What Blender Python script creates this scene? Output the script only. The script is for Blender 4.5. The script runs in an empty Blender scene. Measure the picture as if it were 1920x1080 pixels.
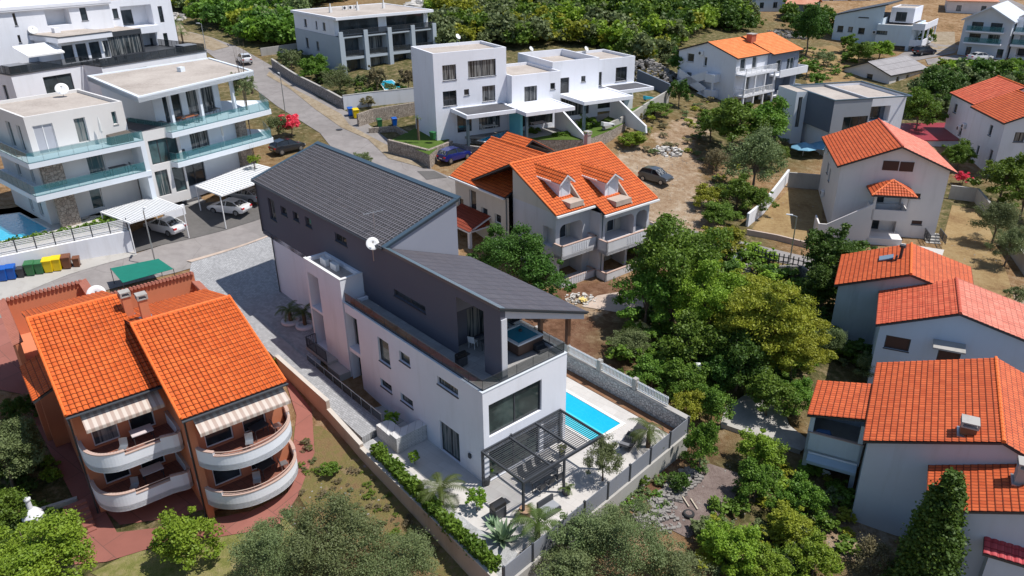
import bpy, math, random
import numpy as np
from mathutils import Vector, Matrix
from mathutils.geometry import delaunay_2d_cdt

# ------------------------------------------------------------------ camera, light, exposure
C = bpy.context.scene.collection
scn = bpy.context.scene
PITCH, ROLL, FPX, CH = math.radians(25.583), math.radians(-0.72), 1422.8, 30.0
_F = np.array([0, math.cos(PITCH), -math.sin(PITCH)]); _u = np.array([0, math.sin(PITCH), math.cos(PITCH)]); _r = np.array([1., 0, 0])
_R = _r*math.cos(ROLL)+_u*math.sin(ROLL); _U = _u*math.cos(ROLL)-_r*math.sin(ROLL)
cd = bpy.data.cameras.new('camera'); cam = bpy.data.objects.new('camera', cd); C.objects.link(cam)
cd.sensor_width = 36; cd.lens = FPX/1920*36; cd.clip_start = .5; cd.clip_end = 3000
cam.matrix_world = Matrix([[_R[0], _U[0], -_F[0], 0], [_R[1], _U[1], -_F[1], 0], [_R[2], _U[2], -_F[2], CH], [0, 0, 0, 1]])
scn.camera = cam
SUN_AZ, SUN_EL = math.radians(-6), math.radians(63)
w = bpy.data.worlds.new("World"); scn.world = w; w.use_nodes = True
nt = w.node_tree; nt.nodes.clear()
sky = nt.nodes.new('ShaderNodeTexSky'); sky.sky_type = 'NISHITA'; sky.sun_disc = False
sky.sun_elevation = SUN_EL; sky.sun_rotation = math.pi/2-SUN_AZ; sky.dust_density = .6; sky.ozone_density = 2.0
bg = nt.nodes.new('ShaderNodeBackground'); bg.inputs[1].default_value = .115
wo = nt.nodes.new('ShaderNodeOutputWorld'); nt.links.new(sky.outputs[0], bg.inputs[0]); nt.links.new(bg.outputs[0], wo.inputs[0])
sl = bpy.data.lights.new('sun', 'SUN'); sl.energy = 4.9; sl.angle = math.radians(.5); sl.color = (1, .965, .915)
so = bpy.data.objects.new('sun', sl); C.objects.link(so)
sd = Vector((math.cos(SUN_EL)*math.cos(SUN_AZ), math.cos(SUN_EL)*math.sin(SUN_AZ), math.sin(SUN_EL)))
so.rotation_euler = sd.to_track_quat('Z', 'Y').to_euler(); so.location = (60, 0, 120)
scn.view_settings.view_transform = 'Standard'; scn.view_settings.look = 'None'; scn.view_settings.gamma = 1
scn.view_settings.exposure = 0.05
scn.render.engine = 'CYCLES'; scn.cycles.max_bounces = 6; scn.cycles.transparent_max_bounces = 12
scn.cycles.diffuse_bounces = 3; scn.cycles.glossy_bounces = 3
random.seed(7); rng = np.random.default_rng(7)

# ------------------------------------------------------------------ terrain height and survey helpers
TC = [(-10,30,-1.7),(-20,29,-1.9),(-30,34,-1.6),(-34,45,-.8),(0,27,-1.5),(6,31,-1.4),(12,38,-1.5),(14,32,-2.2),(20,33,-3),(24,30,-3),(28,45,-2.2),(26,55,-1.4),
 (16,48,-1),(18,58,-.7),(10,52,-.6),(35,62,-1),(42,60,-.8),(34,76,0),(44,74,-.3),(14,62,-.2),(24,66,-.4),(8,64,0),(0,72,1.6),(12,80,2),(20,86,2),(28,90,1.8),
 (-4,46,-.4),(2,40,-.5),(-6,38,-.5),(-11,44,-.2),(-16,46,.1),(-14,52,.9),(-19,57,1.1),(-23,66,1.5),(-28,70,2.2),(-29,76,3.2),(-38,63,3.1),(-46,58,3.2),(-34,70,3.2),(-24,50,-.2),(-33,52,.4),
 (-22,84,4.4),(-10,84,4),(-2,82,3.2),(-8,92,4.8),(-16,98,5.4),(-24,96,5.6),(-30,108,7),(-34,125,8.6),(-22,118,8.2),(-45,66,4.4),(-45,85,6),(-60,85,6),(-60,110,9),(-48,140,10.5),
 (-8,110,7),(8,106,6.5),(20,112,6),(32,104,3.6),(28,118,5.4),(40,116,3.6),(48,104,2.6),(50,84,.6),(60,90,1),(72,90,1.2),(60,70,-.8),(80,70,-.5),(52,48,-2),(70,50,-2),(60,118,3),(80,112,3),
 (62,136,5),(80,140,6),(72,165,8),(95,160,8),(40,150,8.5),(10,140,10),(-26,140,10.5),(-10,180,14),(-60,190,15),(40,190,12),(80,210,12.5),(120,180,10),(-110,160,14),(-100,90,9),(-100,50,6),
 (-60,30,1),(-40,15,-1.5),(0,10,-2.5),(50,15,-4),(100,30,-3),(130,100,3),(0,260,19),(-120,260,22),(120,270,17),(0,420,27),(-250,420,34),(250,420,26),(-250,120,16),(250,120,6),(-250,-100,5),(250,-100,-4),(0,-100,-4),(0,700,40),(400,700,38),(-400,700,44)]
_tc = np.array(TC, float)
def _phi(d2): return np.where(d2 > 0, .5*d2*np.log(np.maximum(d2, 1e-12)), 0)
_n = len(_tc); _d2 = ((_tc[:, None, :2]-_tc[None, :, :2])**2).sum(-1)
_A = np.zeros((_n+3, _n+3)); _A[:_n, :_n] = _phi(_d2)+np.eye(_n)*12; _A[:_n, _n] = 1; _A[:_n, _n+1:] = _tc[:, :2]; _A[_n:, :_n] = _A[:_n, _n:].T
_wt = np.linalg.solve(_A, np.concatenate([_tc[:, 2], np.zeros(3)]))
def hts(X, Y):
    X = np.asarray(X, float); Y = np.asarray(Y, float)
    out = _wt[_n]+_wt[_n+1]*X+_wt[_n+2]*Y
    for i in range(_n): out = out+_wt[i]*_phi((X-_tc[i, 0])**2+(Y-_tc[i, 1])**2)
    return out
def ht(x, y): return float(hts(x, y))
def ray(px, py):
    d = _F*FPX+_R*(px-960)-_U*(py-540); return d/d[1]
CAM = np.array([0, 0, CH])
def P(px, py, z):                                       # survey: where a sight line of the photograph meets height z
    d = ray(px, py); return CAM+d*((z-CH)/d[2])
def G(px, py, up=0):                                    # ... and where it meets the ground (or a height above it)
    d = ray(px, py); t = np.arange(18, 420, 1.0); Q = CAM[:, None]+d[:, None]*t
    g = Q[2]-hts(Q[0], Q[1])-up; k = int(np.argmax(g < 0)) if (g < 0).any() else len(t)-1
    a, b = t[max(k-1, 0)], t[k]
    for _ in range(18):
        m = (a+b)/2; q = CAM+d*m
        if q[2]-ht(q[0], q[1])-up > 0: a = m
        else: b = m
    return CAM+d*b
class Fr:                                               # a local frame: x along the front, y to the back, z absolute height
    def __init__(s, o, yaw):
        s.o = np.array([o[0], o[1], 0.]); s.yaw = math.radians(yaw)
        s.ex = np.array([math.cos(s.yaw), math.sin(s.yaw), 0]); s.ey = np.array([-math.sin(s.yaw), math.cos(s.yaw), 0])
    def L(s, q): d = np.asarray(q)-s.o; return (float(d@s.ex), float(d@s.ey), float(q[2]))
    def W(s, x, y, z=0): return s.o+s.ex*x+s.ey*y+np.array([0, 0, z])
    def pk(s, px, py, ax, val):
        c = CAM-s.o; d = ray(px, py); c = [c@s.ex, c@s.ey, c[2]]; D = [d@s.ex, d@s.ey, d[2]]
        i = 'xyz'.index(ax); t = (val-c[i])/D[i]; return [c[k]+D[k]*t for k in range(3)]

# ------------------------------------------------------------------ mesh helpers
class MB:
    def __init__(s): s.v = []; s.f = []; s.uv = None
    def quad(s, a, b, c, d): n = len(s.v); s.v += [a, b, c, d]; s.f.append((n, n+1, n+2, n+3)); return s
    def poly(s, pts): n = len(s.v); s.v += list(pts); s.f.append(tuple(range(n, n+len(pts)))); return s
    def box(s, x0, x1, y0, y1, z0, z1):
        return s.hexa([(x0, y0, z0), (x1, y0, z0), (x1, y1, z0), (x0, y1, z0), (x0, y0, z1), (x1, y0, z1), (x1, y1, z1), (x0, y1, z1)])
    def hexa(s, p):
        n = len(s.v); s.v += list(p)
        for q in ((0, 3, 2, 1), (4, 5, 6, 7), (0, 1, 5, 4), (1, 2, 6, 5), (2, 3, 7, 6), (3, 0, 4, 7)): s.f.append(tuple(n+i for i in q))
        return s
    def prism(s, pts, z0, z1):
        n = len(s.v); k = len(pts); zz = z1 if hasattr(z1, '__len__') else [z1]*k
        s.v += [(p[0], p[1], z0) for p in pts]+[(p[0], p[1], z) for p, z in zip(pts, zz)]
        s.f.append(tuple(range(n+k-1, n-1, -1))); s.f.append(tuple(range(n+k, n+2*k)))
        for i in range(k): j = (i+1) % k; s.f.append((n+i, n+j, n+k+j, n+k+i))
        return s
    def slab(s, pts, t):                                # a 3D polygon thickened downwards by t
        n = len(s.v); k = len(pts); s.v += [tuple(p) for p in pts]+[(p[0], p[1], p[2]-t) for p in pts]
        s.f.append(tuple(range(n, n+k))); s.f.append(tuple(range(n+2*k-1, n+k-1, -1)))
        for i in range(k): j = (i+1) % k; s.f.append((n+i, n+k+i, n+k+j, n+j))
        return s
    def tube(s, a, b, r, r2=None, k=8, caps=True):
        a = Vector(a); b = Vector(b); d = (b-a); r2 = r if r2 is None else r2
        if d.length < 1e-6: return s
        q = d.to_track_quat('Z', 'Y'); n = len(s.v)
        for c, rr in ((a, r), (b, r2)):
            for i in range(k):
                t = 2*math.pi*i/k; s.v.append(tuple(c+q @ Vector((rr*math.cos(t), rr*math.sin(t), 0))))
        for i in range(k): j = (i+1) % k; s.f.append((n+i, n+j, n+k+j, n+k+i))
        if caps: s.f.append(tuple(range(n+k-1, n-1, -1))); s.f.append(tuple(range(n+k, n+2*k)))
        return s
    def path(s, pts, r, k=6):
        for a, b in zip(pts, pts[1:]): s.tube(a, b, r, k=k)
        return s
    def bar(s, a, b, w_, h_):
        a = Vector(a); b = Vector(b); d = (b-a).normalized(); x = d.cross(Vector((0, 0, 1)))
        x = x.normalized() if x.length > 1e-4 else Vector((1, 0, 0)); z = x.cross(d)
        p = [tuple(c+x*sx*w_/2+z*sz*h_/2) for c in (a, b) for sx, sz in ((-1, -1), (1, -1), (1, 1), (-1, 1))]
        n = len(s.v); s.v += p
        for q in ((0, 1, 2, 3), (7, 6, 5, 4), (0, 4, 5, 1), (1, 5, 6, 2), (2, 6, 7, 3), (3, 7, 4, 0)): s.f.append(tuple(n+i for i in q))
        return s
    def lathe(s, c, prof, k=16, ax=None):
        n = len(s.v); q = Vector(ax).to_track_quat('Z', 'Y') if ax else None
        for r, z in prof:
            for i in range(k):
                t = 2*math.pi*i/k; v = Vector((r*math.cos(t), r*math.sin(t), z))
                if q: v = q @ v
                s.v.append((c[0]+v[0], c[1]+v[1], c[2]+v[2]))
        for m in range(len(prof)-1):
            for i in range(k): j = (i+1) % k; s.f.append((n+m*k+i, n+m*k+j, n+m*k+k+j, n+m*k+k+i))
        s.f.append(tuple(range(n+k-1, n-1, -1))); m = n+(len(prof)-1)*k; s.f.append(tuple(range(m, m+k)))
        return s
    def build(s, name, mat=None, parent=None, smooth=False, bevel=0):
        me = bpy.data.meshes.new(name); me.from_pydata([tuple(map(float, v)) for v in s.v], [], s.f); me.update()
        o = bpy.data.objects.new(name, me); C.objects.link(o)
        if mat: me.materials.append(mat)
        if parent: o.parent = parent
        if smooth: me.polygons.foreach_set('use_smooth', [True]*len(me.polygons))
        if bevel:
            b = o.modifiers.new('b', 'BEVEL'); b.width = bevel; b.segments = 2; b.limit_method = 'ANGLE'
        return o
def npmesh(name, V, Q, mat=None, attr=None, smooth=False):
    me = bpy.data.meshes.new(name); k = Q.shape[1]
    me.vertices.add(len(V)); me.vertices.foreach_set('co', V.astype('f').ravel())
    me.loops.add(Q.size); me.loops.foreach_set('vertex_index', Q.astype('i').ravel())
    me.polygons.add(len(Q)); me.polygons.foreach_set('loop_start', np.arange(0, Q.size, k, dtype='i')); me.polygons.foreach_set('loop_total', np.full(len(Q), k, dtype='i'))
    me.update(calc_edges=True)
    for nm, A in (attr or {}).items():
        a = me.attributes.new(nm, 'FLOAT', 'POINT'); a.data.foreach_set('value', A.astype('f'))
    if smooth: me.polygons.foreach_set('use_smooth', np.ones(len(Q), dtype=bool))
    if mat: me.materials.append(mat)
    return me
def tag(o, label=None, cat=None, group=None, kind=None):
    if label: o['label'] = label
    if cat: o['category'] = cat
    if group: o['group'] = group
    if kind: o['kind'] = kind
    return o
def thing(name, label, cat, loc=(0, 0, 0), rz=0, group=None, sc=None):
    o = bpy.data.objects.new(name, None); C.objects.link(o); o.empty_display_size = .3
    o.location = [float(q) for q in loc]; o.rotation_euler = (0, 0, rz)
    if sc: o.scale = sc
    return tag(o, label, cat, group)
def copy_tree(o, loc, rz=0, label=None, group=None, sc=None, _p=None):
    c = o.copy(); C.objects.link(c)
    if _p is not None: c.parent = _p
    else:
        c.location = [float(q) for q in loc]; c.rotation_euler = (0, 0, rz)
        if sc: c.scale = sc
        if label: c['label'] = label
        if group: c['group'] = group
    for ch in list(o.children): copy_tree(ch, None, _p=c)
    return c
def drape(name, poly, mat, off=.05, step=2.0, zf=None):  # a sheet laid on the ground
    pts = [Vector((float(p[0]), float(p[1]))) for p in poly]; n = len(pts)
    dense = []
    for i in range(n):
        a, b = pts[i], pts[(i+1) % n]; m = max(1, int((b-a).length/step))
        dense += [a.lerp(b, k/m) for k in range(m)]
    k = len(dense); xs = [p.x for p in dense]; ys = [p.y for p in dense]; allp = list(dense)
    def inside(x, y):
        c = False
        for i in range(k):
            x1, y1, x2, y2 = xs[i], ys[i], xs[i-1], ys[i-1]
            if (y1 > y) != (y2 > y) and x < (x2-x1)*(y-y1)/(y2-y1)+x1: c = not c
        return c
    x = min(xs)+step/2
    while x < max(xs):
        y = min(ys)+step/2
        while y < max(ys):
            if inside(x, y): allp.append(Vector((x+.01*random.random(), y)))
            y += step
        x += step
    vs, es, fs, *_ = delaunay_2d_cdt(allp, [(i, (i+1) % k) for i in range(k)], [list(range(k))], 1, 1e-4)
    V = np.array([(v.x, v.y) for v in vs]); Z = hts(V[:, 0], V[:, 1])+off if zf is None else np.array([zf(a, b) for a, b in V])
    me = bpy.data.meshes.new(name); me.from_pydata([(a, b, c) for (a, b), c in zip(V.tolist(), Z.tolist())], [], [tuple(f) for f in fs]); me.update()
    for p in me.polygons:
        if p.normal.z < 0: me.flip_normals(); break
    me.materials.append(mat); o = bpy.data.objects.new(name, me); C.objects.link(o); return o

# ------------------------------------------------------------------ materials
MATS = {}
def newmat(name):
    m = bpy.data.materials.new(name); m.use_nodes = True; m.node_tree.nodes.clear(); MATS[name] = m
    t = m.node_tree; o = t.nodes.new('ShaderNodeOutputMaterial'); b = t.nodes.new('ShaderNodeBsdfPrincipled'); t.links.new(b.outputs[0], o.inputs[0])
    return m, t, b, o
def N(t, ty, **k):
    n = t.nodes.new('ShaderNode'+ty)
    for a, v in k.items():
        if a.startswith('i_'):
            q = a[2:]; n.inputs[int(q) if q.isdigit() else q.replace('_', ' ')].default_value = v
        else: setattr(n, a, v)
    return n
def noise(t, scale, detail=4, rough=.6, vec=None, dim='3D'):
    n = N(t, 'TexNoise', i_Scale=scale, i_Detail=detail, i_Roughness=rough)
    if vec is not None: t.links.new(vec, n.inputs['Vector'])
    return n
def pos(t): return N(t, 'NewGeometry').outputs['Position']
def ramp(t, fac, cols):
    r = N(t, 'ValToRGB'); e = r.color_ramp.elements
    while len(e) > 1: e.remove(e[0])
    e[0].position = cols[0][0]; e[0].color = (*cols[0][1], 1) if len(cols[0][1]) == 3 else cols[0][1]
    for p, c in cols[1:]: q = e.new(p); q.color = (*c, 1)
    t.links.new(fac, r.inputs[0]); return r.outputs[0]
def mix(t, fac, a, b, mode='MIX'):
    m = N(t, 'MixRGB', blend_type=mode)
    for i, v in ((0, fac), (1, a), (2, b)):
        if hasattr(v, 'links'): t.links.new(v, m.inputs[i])
        elif i == 0: m.inputs[0].default_value = v
        else: m.inputs[i].default_value = (*v, 1)
    return m.outputs[0]
def math_(t, op, a, b=None, c=None):
    m = N(t, 'Math', operation=op)
    for i, v in enumerate((a, b, c)):
        if v is None: continue
        if hasattr(v, 'links'): t.links.new(v, m.inputs[i])
        else: m.inputs[i].default_value = v
    return m.outputs[0]
def bump(t, b, h, strength=.4, dist=.02):
    n = N(t, 'Bump', i_Strength=strength, i_Distance=dist); t.links.new(h, n.inputs['Height']); t.links.new(n.outputs[0], b.inputs['Normal'])
def plaster(name, col, var=.08, rough=.85, dirt=.12, dirtcol=(.3, .27, .22)):
    if name in MATS: return MATS[name]
    m, t, b, o = newmat(name); p = pos(t)
    n1 = noise(t, .35, 4, .6, p); n2 = noise(t, 9, 5, .7, p)
    mp = N(t, 'Mapping', i_Scale=(1.1, 1.1, .16)); t.links.new(p, mp.inputs[0]); n3 = noise(t, 1.0, 5, .65, mp.outputs[0])
    dk = tuple(c*(1-var*2) for c in col)
    c = mix(t, n1.outputs[0], dk, tuple(min(1, c*(1+var)) for c in col))
    st = ramp(t, n3.outputs[0], [(.52, (0, 0, 0)), (.85, (1, 1, 1))]); st = math_(t, 'MULTIPLY', st, dirt)
    c = mix(t, st, c, tuple(a*q for a, q in zip(dirtcol, (1, 1, 1)))) if dirt else c
    t.links.new(c, b.inputs['Base Color']); b.inputs['Roughness'].default_value = rough; b.inputs['Specular IOR Level'].default_value = .25
    bump(t, b, n2.outputs[0], .25, .012); return m
def flat(name, col, rough=.5, metal=0, spec=.5, var=.06):
    if name in MATS: return MATS[name]
    m, t, b, o = newmat(name); n1 = noise(t, 1.7, 4, .6, pos(t))
    t.links.new(mix(t, n1.outputs[0], tuple(c*(1-var*2) for c in col), tuple(min(1, c*(1+var)) for c in col)), b.inputs['Base Color'])
    b.inputs['Roughness'].default_value = rough; b.inputs['Metallic'].default_value = metal; b.inputs['Specular IOR Level'].default_value = spec
    return m
def tilemat(name, base, alt, groove=.3, cw=.3, rh=.36, gw=.14):
    m, t, b, o = newmat(name)
    uv = N(t, 'UVMap'); sp = N(t, 'SeparateXYZ'); t.links.new(uv.outputs[0], sp.inputs[0])
    u = math_(t, 'DIVIDE', sp.outputs[0], cw); v = math_(t, 'DIVIDE', sp.outputs[1], rh)
    cb = N(t, 'CombineXYZ'); t.links.new(math_(t, 'FLOOR', u), cb.inputs[0]); t.links.new(math_(t, 'FLOOR', v), cb.inputs[1])
    wn = N(t, 'TexWhiteNoise', noise_dimensions='3D'); t.links.new(cb.outputs[0], wn.inputs[0])
    c = mix(t, wn.outputs[0], base, alt); n1 = noise(t, .8, 5, .65, pos(t))
    c = mix(t, math_(t, 'MULTIPLY', ramp(t, n1.outputs[0], [(.45, (0, 0, 0)), (.75, (1, 1, 1))]), .35), c, tuple(q*.55 for q in base))
    n5 = noise(t, 6, 4, .7, pos(t)); c = mix(t, math_(t, 'MULTIPLY', n5.outputs[0], .25), c, tuple(q*.7 for q in alt))
    n6 = noise(t, 2.3, 6, .75, pos(t)); c = mix(t, math_(t, 'MULTIPLY', ramp(t, n6.outputs[0], [(.56, (0, 0, 0)), (.70, (1, 1, 1))]), .3), c, (.17, .12, .09))
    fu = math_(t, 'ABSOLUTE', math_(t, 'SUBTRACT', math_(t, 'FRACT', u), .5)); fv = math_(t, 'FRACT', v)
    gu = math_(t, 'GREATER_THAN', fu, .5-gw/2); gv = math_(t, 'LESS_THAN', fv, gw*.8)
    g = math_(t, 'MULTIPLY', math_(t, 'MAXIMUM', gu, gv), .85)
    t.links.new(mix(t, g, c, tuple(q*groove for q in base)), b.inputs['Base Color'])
    b.inputs['Roughness'].default_value = .62; b.inputs['Specular IOR Level'].default_value = .3
    return m
def glassmat(name, col, rough=.04):
    m, t, b, o = newmat(name); n1 = noise(t, .45, 3, .6, pos(t)); n2 = noise(t, 1.6, 2, .5, pos(t))
    c = mix(t, ramp(t, n1.outputs[0], [(.42, (0, 0, 0)), (.6, (1, 1, 1))]), tuple(q*.4 for q in col), col)
    oi = N(t, 'ObjectInfo'); mp = N(t, 'Mapping', i_Scale=(3, 3, .12)); t.links.new(pos(t), mp.inputs[0]); n3 = noise(t, 1.6, 3, .6, mp.outputs[0])
    cu = math_(t, 'MULTIPLY', math_(t, 'GREATER_THAN', oi.outputs['Random'], .62), ramp(t, n3.outputs[0], [(.46, (0, 0, 0)), (.56, (1, 1, 1))]))
    c = mix(t, math_(t, 'MULTIPLY', cu, .8), c, (.26, .26, .25))
    t.links.new(c, b.inputs['Base Color']); b.inputs['Roughness'].default_value = rough; b.inputs['Specular IOR Level'].default_value = .5
    b.inputs['Coat Weight'].default_value = .15; b.inputs['Coat Roughness'].default_value = .02
    return m
def clearglass(name, tint, alpha):
    m, t, b, o = newmat(name); b.inputs['Base Color'].default_value = (*tint, 1); b.inputs['Roughness'].default_value = .03; b.inputs['Specular IOR Level'].default_value = .9
    tr = N(t, 'BsdfTransparent'); tr.inputs[0].default_value = (*[min(1, q*.5+.5) for q in tint], 1); mx = N(t, 'MixShader'); mx.inputs[0].default_value = alpha
    t.links.new(tr.outputs[0], mx.inputs[1]); t.links.new(b.outputs[0], mx.inputs[2]); t.links.new(mx.outputs[0], o.inputs[0]); return m
def stone(name, c1, c2, mortar, scale=3.0, depth=.05):
    m, t, b, o = newmat(name); p = pos(t); nn = noise(t, 2.2, 3, .5, p)
    ad = mix(t, .12, p, nn.outputs['Color'], 'ADD')
    v = N(t, 'TexVoronoi', feature='F1', i_Scale=scale); t.links.new(ad, v.inputs['Vector'])
    e = N(t, 'TexVoronoi', feature='DISTANCE_TO_EDGE', i_Scale=scale); t.links.new(ad, e.inputs['Vector'])
    sp = N(t, 'SeparateColor'); t.links.new(v.outputs['Color'], sp.inputs[0])
    c = mix(t, sp.outputs[0], c1, c2); n3 = noise(t, 12, 4, .7, p); c = mix(t, math_(t, 'MULTIPLY', n3.outputs[0], .4), c, tuple(q*.5 for q in c1))
    ed = ramp(t, e.outputs['Distance'], [(.0, (0, 0, 0)), (.09, (1, 1, 1))])
    t.links.new(mix(t, ed, mortar, c), b.inputs['Base Color']); b.inputs['Roughness'].default_value = .9
    bump(t, b, ed, .8, depth); return m
def brickm(name, c1, c2, mortar, bw, bh, scale=1, ms=.012, rot=0, floor=True, b2=.3):
    m, t, b, o = newmat(name); p = pos(t); mp = N(t, 'Mapping', i_Rotation=(0, 0, rot) if floor else (math.pi/2, 0, rot)); t.links.new(p, mp.inputs[0])
    k = N(t, 'TexBrick', i_Scale=scale); k.inputs['Brick Width'].default_value = bw; k.inputs['Row Height'].default_value = bh; k.inputs['Mortar Size'].default_value = ms
    k.inputs['Color1'].default_value = (*c1, 1); k.inputs['Color2'].default_value = (*c2, 1); k.inputs['Mortar'].default_value = (*mortar, 1)
    t.links.new(mp.outputs[0], k.inputs['Vector']); n1 = noise(t, .5, 5, .7, p); n2 = noise(t, 14, 4, .7, p)
    c = mix(t, math_(t, 'MULTIPLY', ramp(t, n1.outputs[0], [(.4, (0, 0, 0)), (.7, (1, 1, 1))]), .35), k.outputs[0], tuple(q*.6 for q in c1))
    c = mix(t, math_(t, 'MULTIPLY', n2.outputs[0], b2), c, tuple(q*.55 for q in c2))
    t.links.new(c, b.inputs['Base Color']); b.inputs['Roughness'].default_value = .85; return m
def roughm(name, cols, s1=.15, s2=3, s3=20, rough=.95, bs=.5, bd=.03):
    m, t, b, o = newmat(name); p = pos(t); n1 = noise(t, s1, 6, .65, p); n2 = noise(t, s2, 6, .7, p); n3 = noise(t, s3, 4, .7, p)
    f = math_(t, 'ADD', math_(t, 'MULTIPLY', n1.outputs[0], .55), math_(t, 'MULTIPLY', n2.outputs[0], .45))
    k = len(cols); c = ramp(t, f, [(.36+.28*i/max(1, k-1), q) for i, q in enumerate(cols)])
    c = mix(t, math_(t, 'MULTIPLY', n3.outputs[0], .5), c, tuple(q*.6 for q in cols[0]))
    t.links.new(c, b.inputs['Base Color']); b.inputs['Roughness'].default_value = rough; b.inputs['Specular IOR Level'].default_value = .2
    bump(t, b, math_(t, 'ADD', n2.outputs[0], n3.outputs[0]), bs, bd); return m
def leafm(name, c1, c2, tr=.35):
    m, t, b, o = newmat(name); at = N(t, 'Attribute', attribute_name='rnd'); oi = N(t, 'ObjectInfo'); n1 = noise(t, .5, 3, .6, pos(t))
    f = math_(t, 'ADD', math_(t, 'MULTIPLY', at.outputs['Fac'], .6), math_(t, 'MULTIPLY', n1.outputs[0], .5))
    c = mix(t, f, c1, c2); hs = N(t, 'HueSaturation'); t.links.new(c, hs.inputs['Color'])
    t.links.new(math_(t, 'ADD', .82, math_(t, 'MULTIPLY', oi.outputs['Random'], .36)), hs.inputs['Value']); t.links.new(math_(t, 'ADD', .485, math_(t, 'MULTIPLY', oi.outputs['Random'], .03)), hs.inputs['Hue'])
    t.links.new(hs.outputs[0], b.inputs['Base Color']); b.inputs['Roughness'].default_value = .55; b.inputs['Specular IOR Level'].default_value = .35
    tl = N(t, 'BsdfTranslucent'); t.links.new(hs.outputs[0], tl.inputs[0]); mx = N(t, 'MixShader'); mx.inputs[0].default_value = tr
    t.links.new(b.outputs[0], mx.inputs[1]); t.links.new(tl.outputs[0], mx.inputs[2]); t.links.new(mx.outputs[0], o.inputs[0]); return m
WHITE = plaster('white_plaster', (.79, .80, .85), .045, dirt=.20); WHITE2 = plaster('weathered_white_plaster', (.74, .75, .79), .05, dirt=.3)
BLUEW = plaster('pale_blue_plaster', (.58, .68, .76), .05, dirt=.2); PINKW = plaster('warm_white_plaster', (.74, .70, .68), .05, dirt=.25)
CREAM = plaster('cream_plaster', (.62, .58, .50), .06, dirt=.3); DGREY = plaster('charcoal_plaster', (.115, .118, .15), .05, dirt=.05); MGREY = plaster('mid_grey_plaster', (.33, .35, .38), .05, dirt=.1)
SLATE = plaster('slate_blue_plaster', (.13, .155, .20), .05, dirt=.05); TERRA = plaster('terracotta_plaster', (.60, .22, .115), .06, dirt=.15, dirtcol=(.25, .1, .06))
CONC = plaster('concrete', (.42, .40, .37), .12, dirt=.5, dirtcol=(.14, .12, .1)); CONCP = plaster('pink_beige_concrete', (.50, .40, .33), .12, dirt=.5, dirtcol=(.2, .13, .1))
METAL = flat('dark_metal', (.06, .065, .075), .45, .3); MTEAL = flat('blue_grey_metal_trim', (.10, .15, .19), .35, .5); WMETAL = flat('white_metal', (.78, .78, .78), .4); SILVER = flat('galvanised_steel', (.5, .52, .54), .35, .8)
FRAME = flat('window_frame_dark', (.05, .052, .06), .5); WFRAME = flat('window_frame_white', (.75, .75, .75), .5)
GLASS = glassmat('window_glass', (.05, .065, .075)); GLASST = glassmat('teal_window_glass', (.07, .13, .14)); BLIND = flat('roller_blind', (.42, .43, .47), .6); SHUT = flat('brown_shutter', (.07, .03, .02), .7)
CGLASS = clearglass('balustrade_glass', (.09, .30, .33), .38); SGLASS = clearglass('smoked_glass', (.04, .05, .06), .5)
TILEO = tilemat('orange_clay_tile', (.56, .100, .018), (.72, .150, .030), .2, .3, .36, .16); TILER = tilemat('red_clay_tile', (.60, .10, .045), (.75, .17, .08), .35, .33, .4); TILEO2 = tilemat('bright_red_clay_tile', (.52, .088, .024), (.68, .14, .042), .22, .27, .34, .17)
TILEP = tilemat('salmon_clay_tile', (.62, .17, .11), (.76, .26, .18), .45, .33, .4); TILEG = tilemat('anthracite_tile', (.022, .021, .024), (.045, .044, .048), 7, .3, .36, .22)  # anthracite groove lines painted pale as highlights along the tile rows
TILEB = tilemat('dark_red_tile', (.22, .035, .012), (.3, .05, .02), .4); TILEC = tilemat('crimson_tile', (.45, .05, .06), (.55, .09, .10), .5)
SHING = tilemat('grey_shingle', (.085, .08, .095), (.11, .105, .12), .55, .9, .16, .12)
RGRAV = roughm('roof_gravel', [(.36, .31, .27), (.50, .44, .39), (.60, .54, .48)], .3, 4, 14, bs=.5, bd=.02); RDARK = roughm('dark_roof_felt', [(.09, .09, .1), (.15, .15, .16)], .3, 3, 12)
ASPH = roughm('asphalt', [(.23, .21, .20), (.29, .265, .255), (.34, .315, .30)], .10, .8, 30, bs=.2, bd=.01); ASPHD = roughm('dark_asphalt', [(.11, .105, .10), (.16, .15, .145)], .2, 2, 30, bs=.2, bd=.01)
def cracks(m):
    t = m.node_tree; b = [n for n in t.nodes if n.type == 'BSDF_PRINCIPLED'][0]; src = b.inputs['Base Color'].links[0].from_socket; p = pos(t); nn = noise(t, .6, 4, .6, p); ad = mix(t, .5, p, nn.outputs['Color'], 'ADD')
    e = N(t, 'TexVoronoi', feature='DISTANCE_TO_EDGE', i_Scale=.17); t.links.new(ad, e.inputs['Vector']); v = N(t, 'TexVoronoi', feature='F1', i_Scale=.11); t.links.new(p, v.inputs['Vector']); s = N(t, 'SeparateColor'); t.links.new(v.outputs['Color'], s.inputs[0])
    c = mix(t, math_(t, 'MULTIPLY', math_(t, 'LESS_THAN', e.outputs['Distance'], .006), .22), src, (.10, .09, .085)); c = mix(t, math_(t, 'MULTIPLY', math_(t, 'GREATER_THAN', s.outputs[0], .72), .22), c, (.16, .15, .14))
    n4 = noise(t, .35, 3, .8, p); c = mix(t, math_(t, 'MULTIPLY', ramp(t, n4.outputs[0], [(.6, (0, 0, 0)), (.7, (1, 1, 1))]), .3), c, (.15, .135, .12)); t.links.new(c, b.inputs['Base Color'])
cracks(ASPH)
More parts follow.
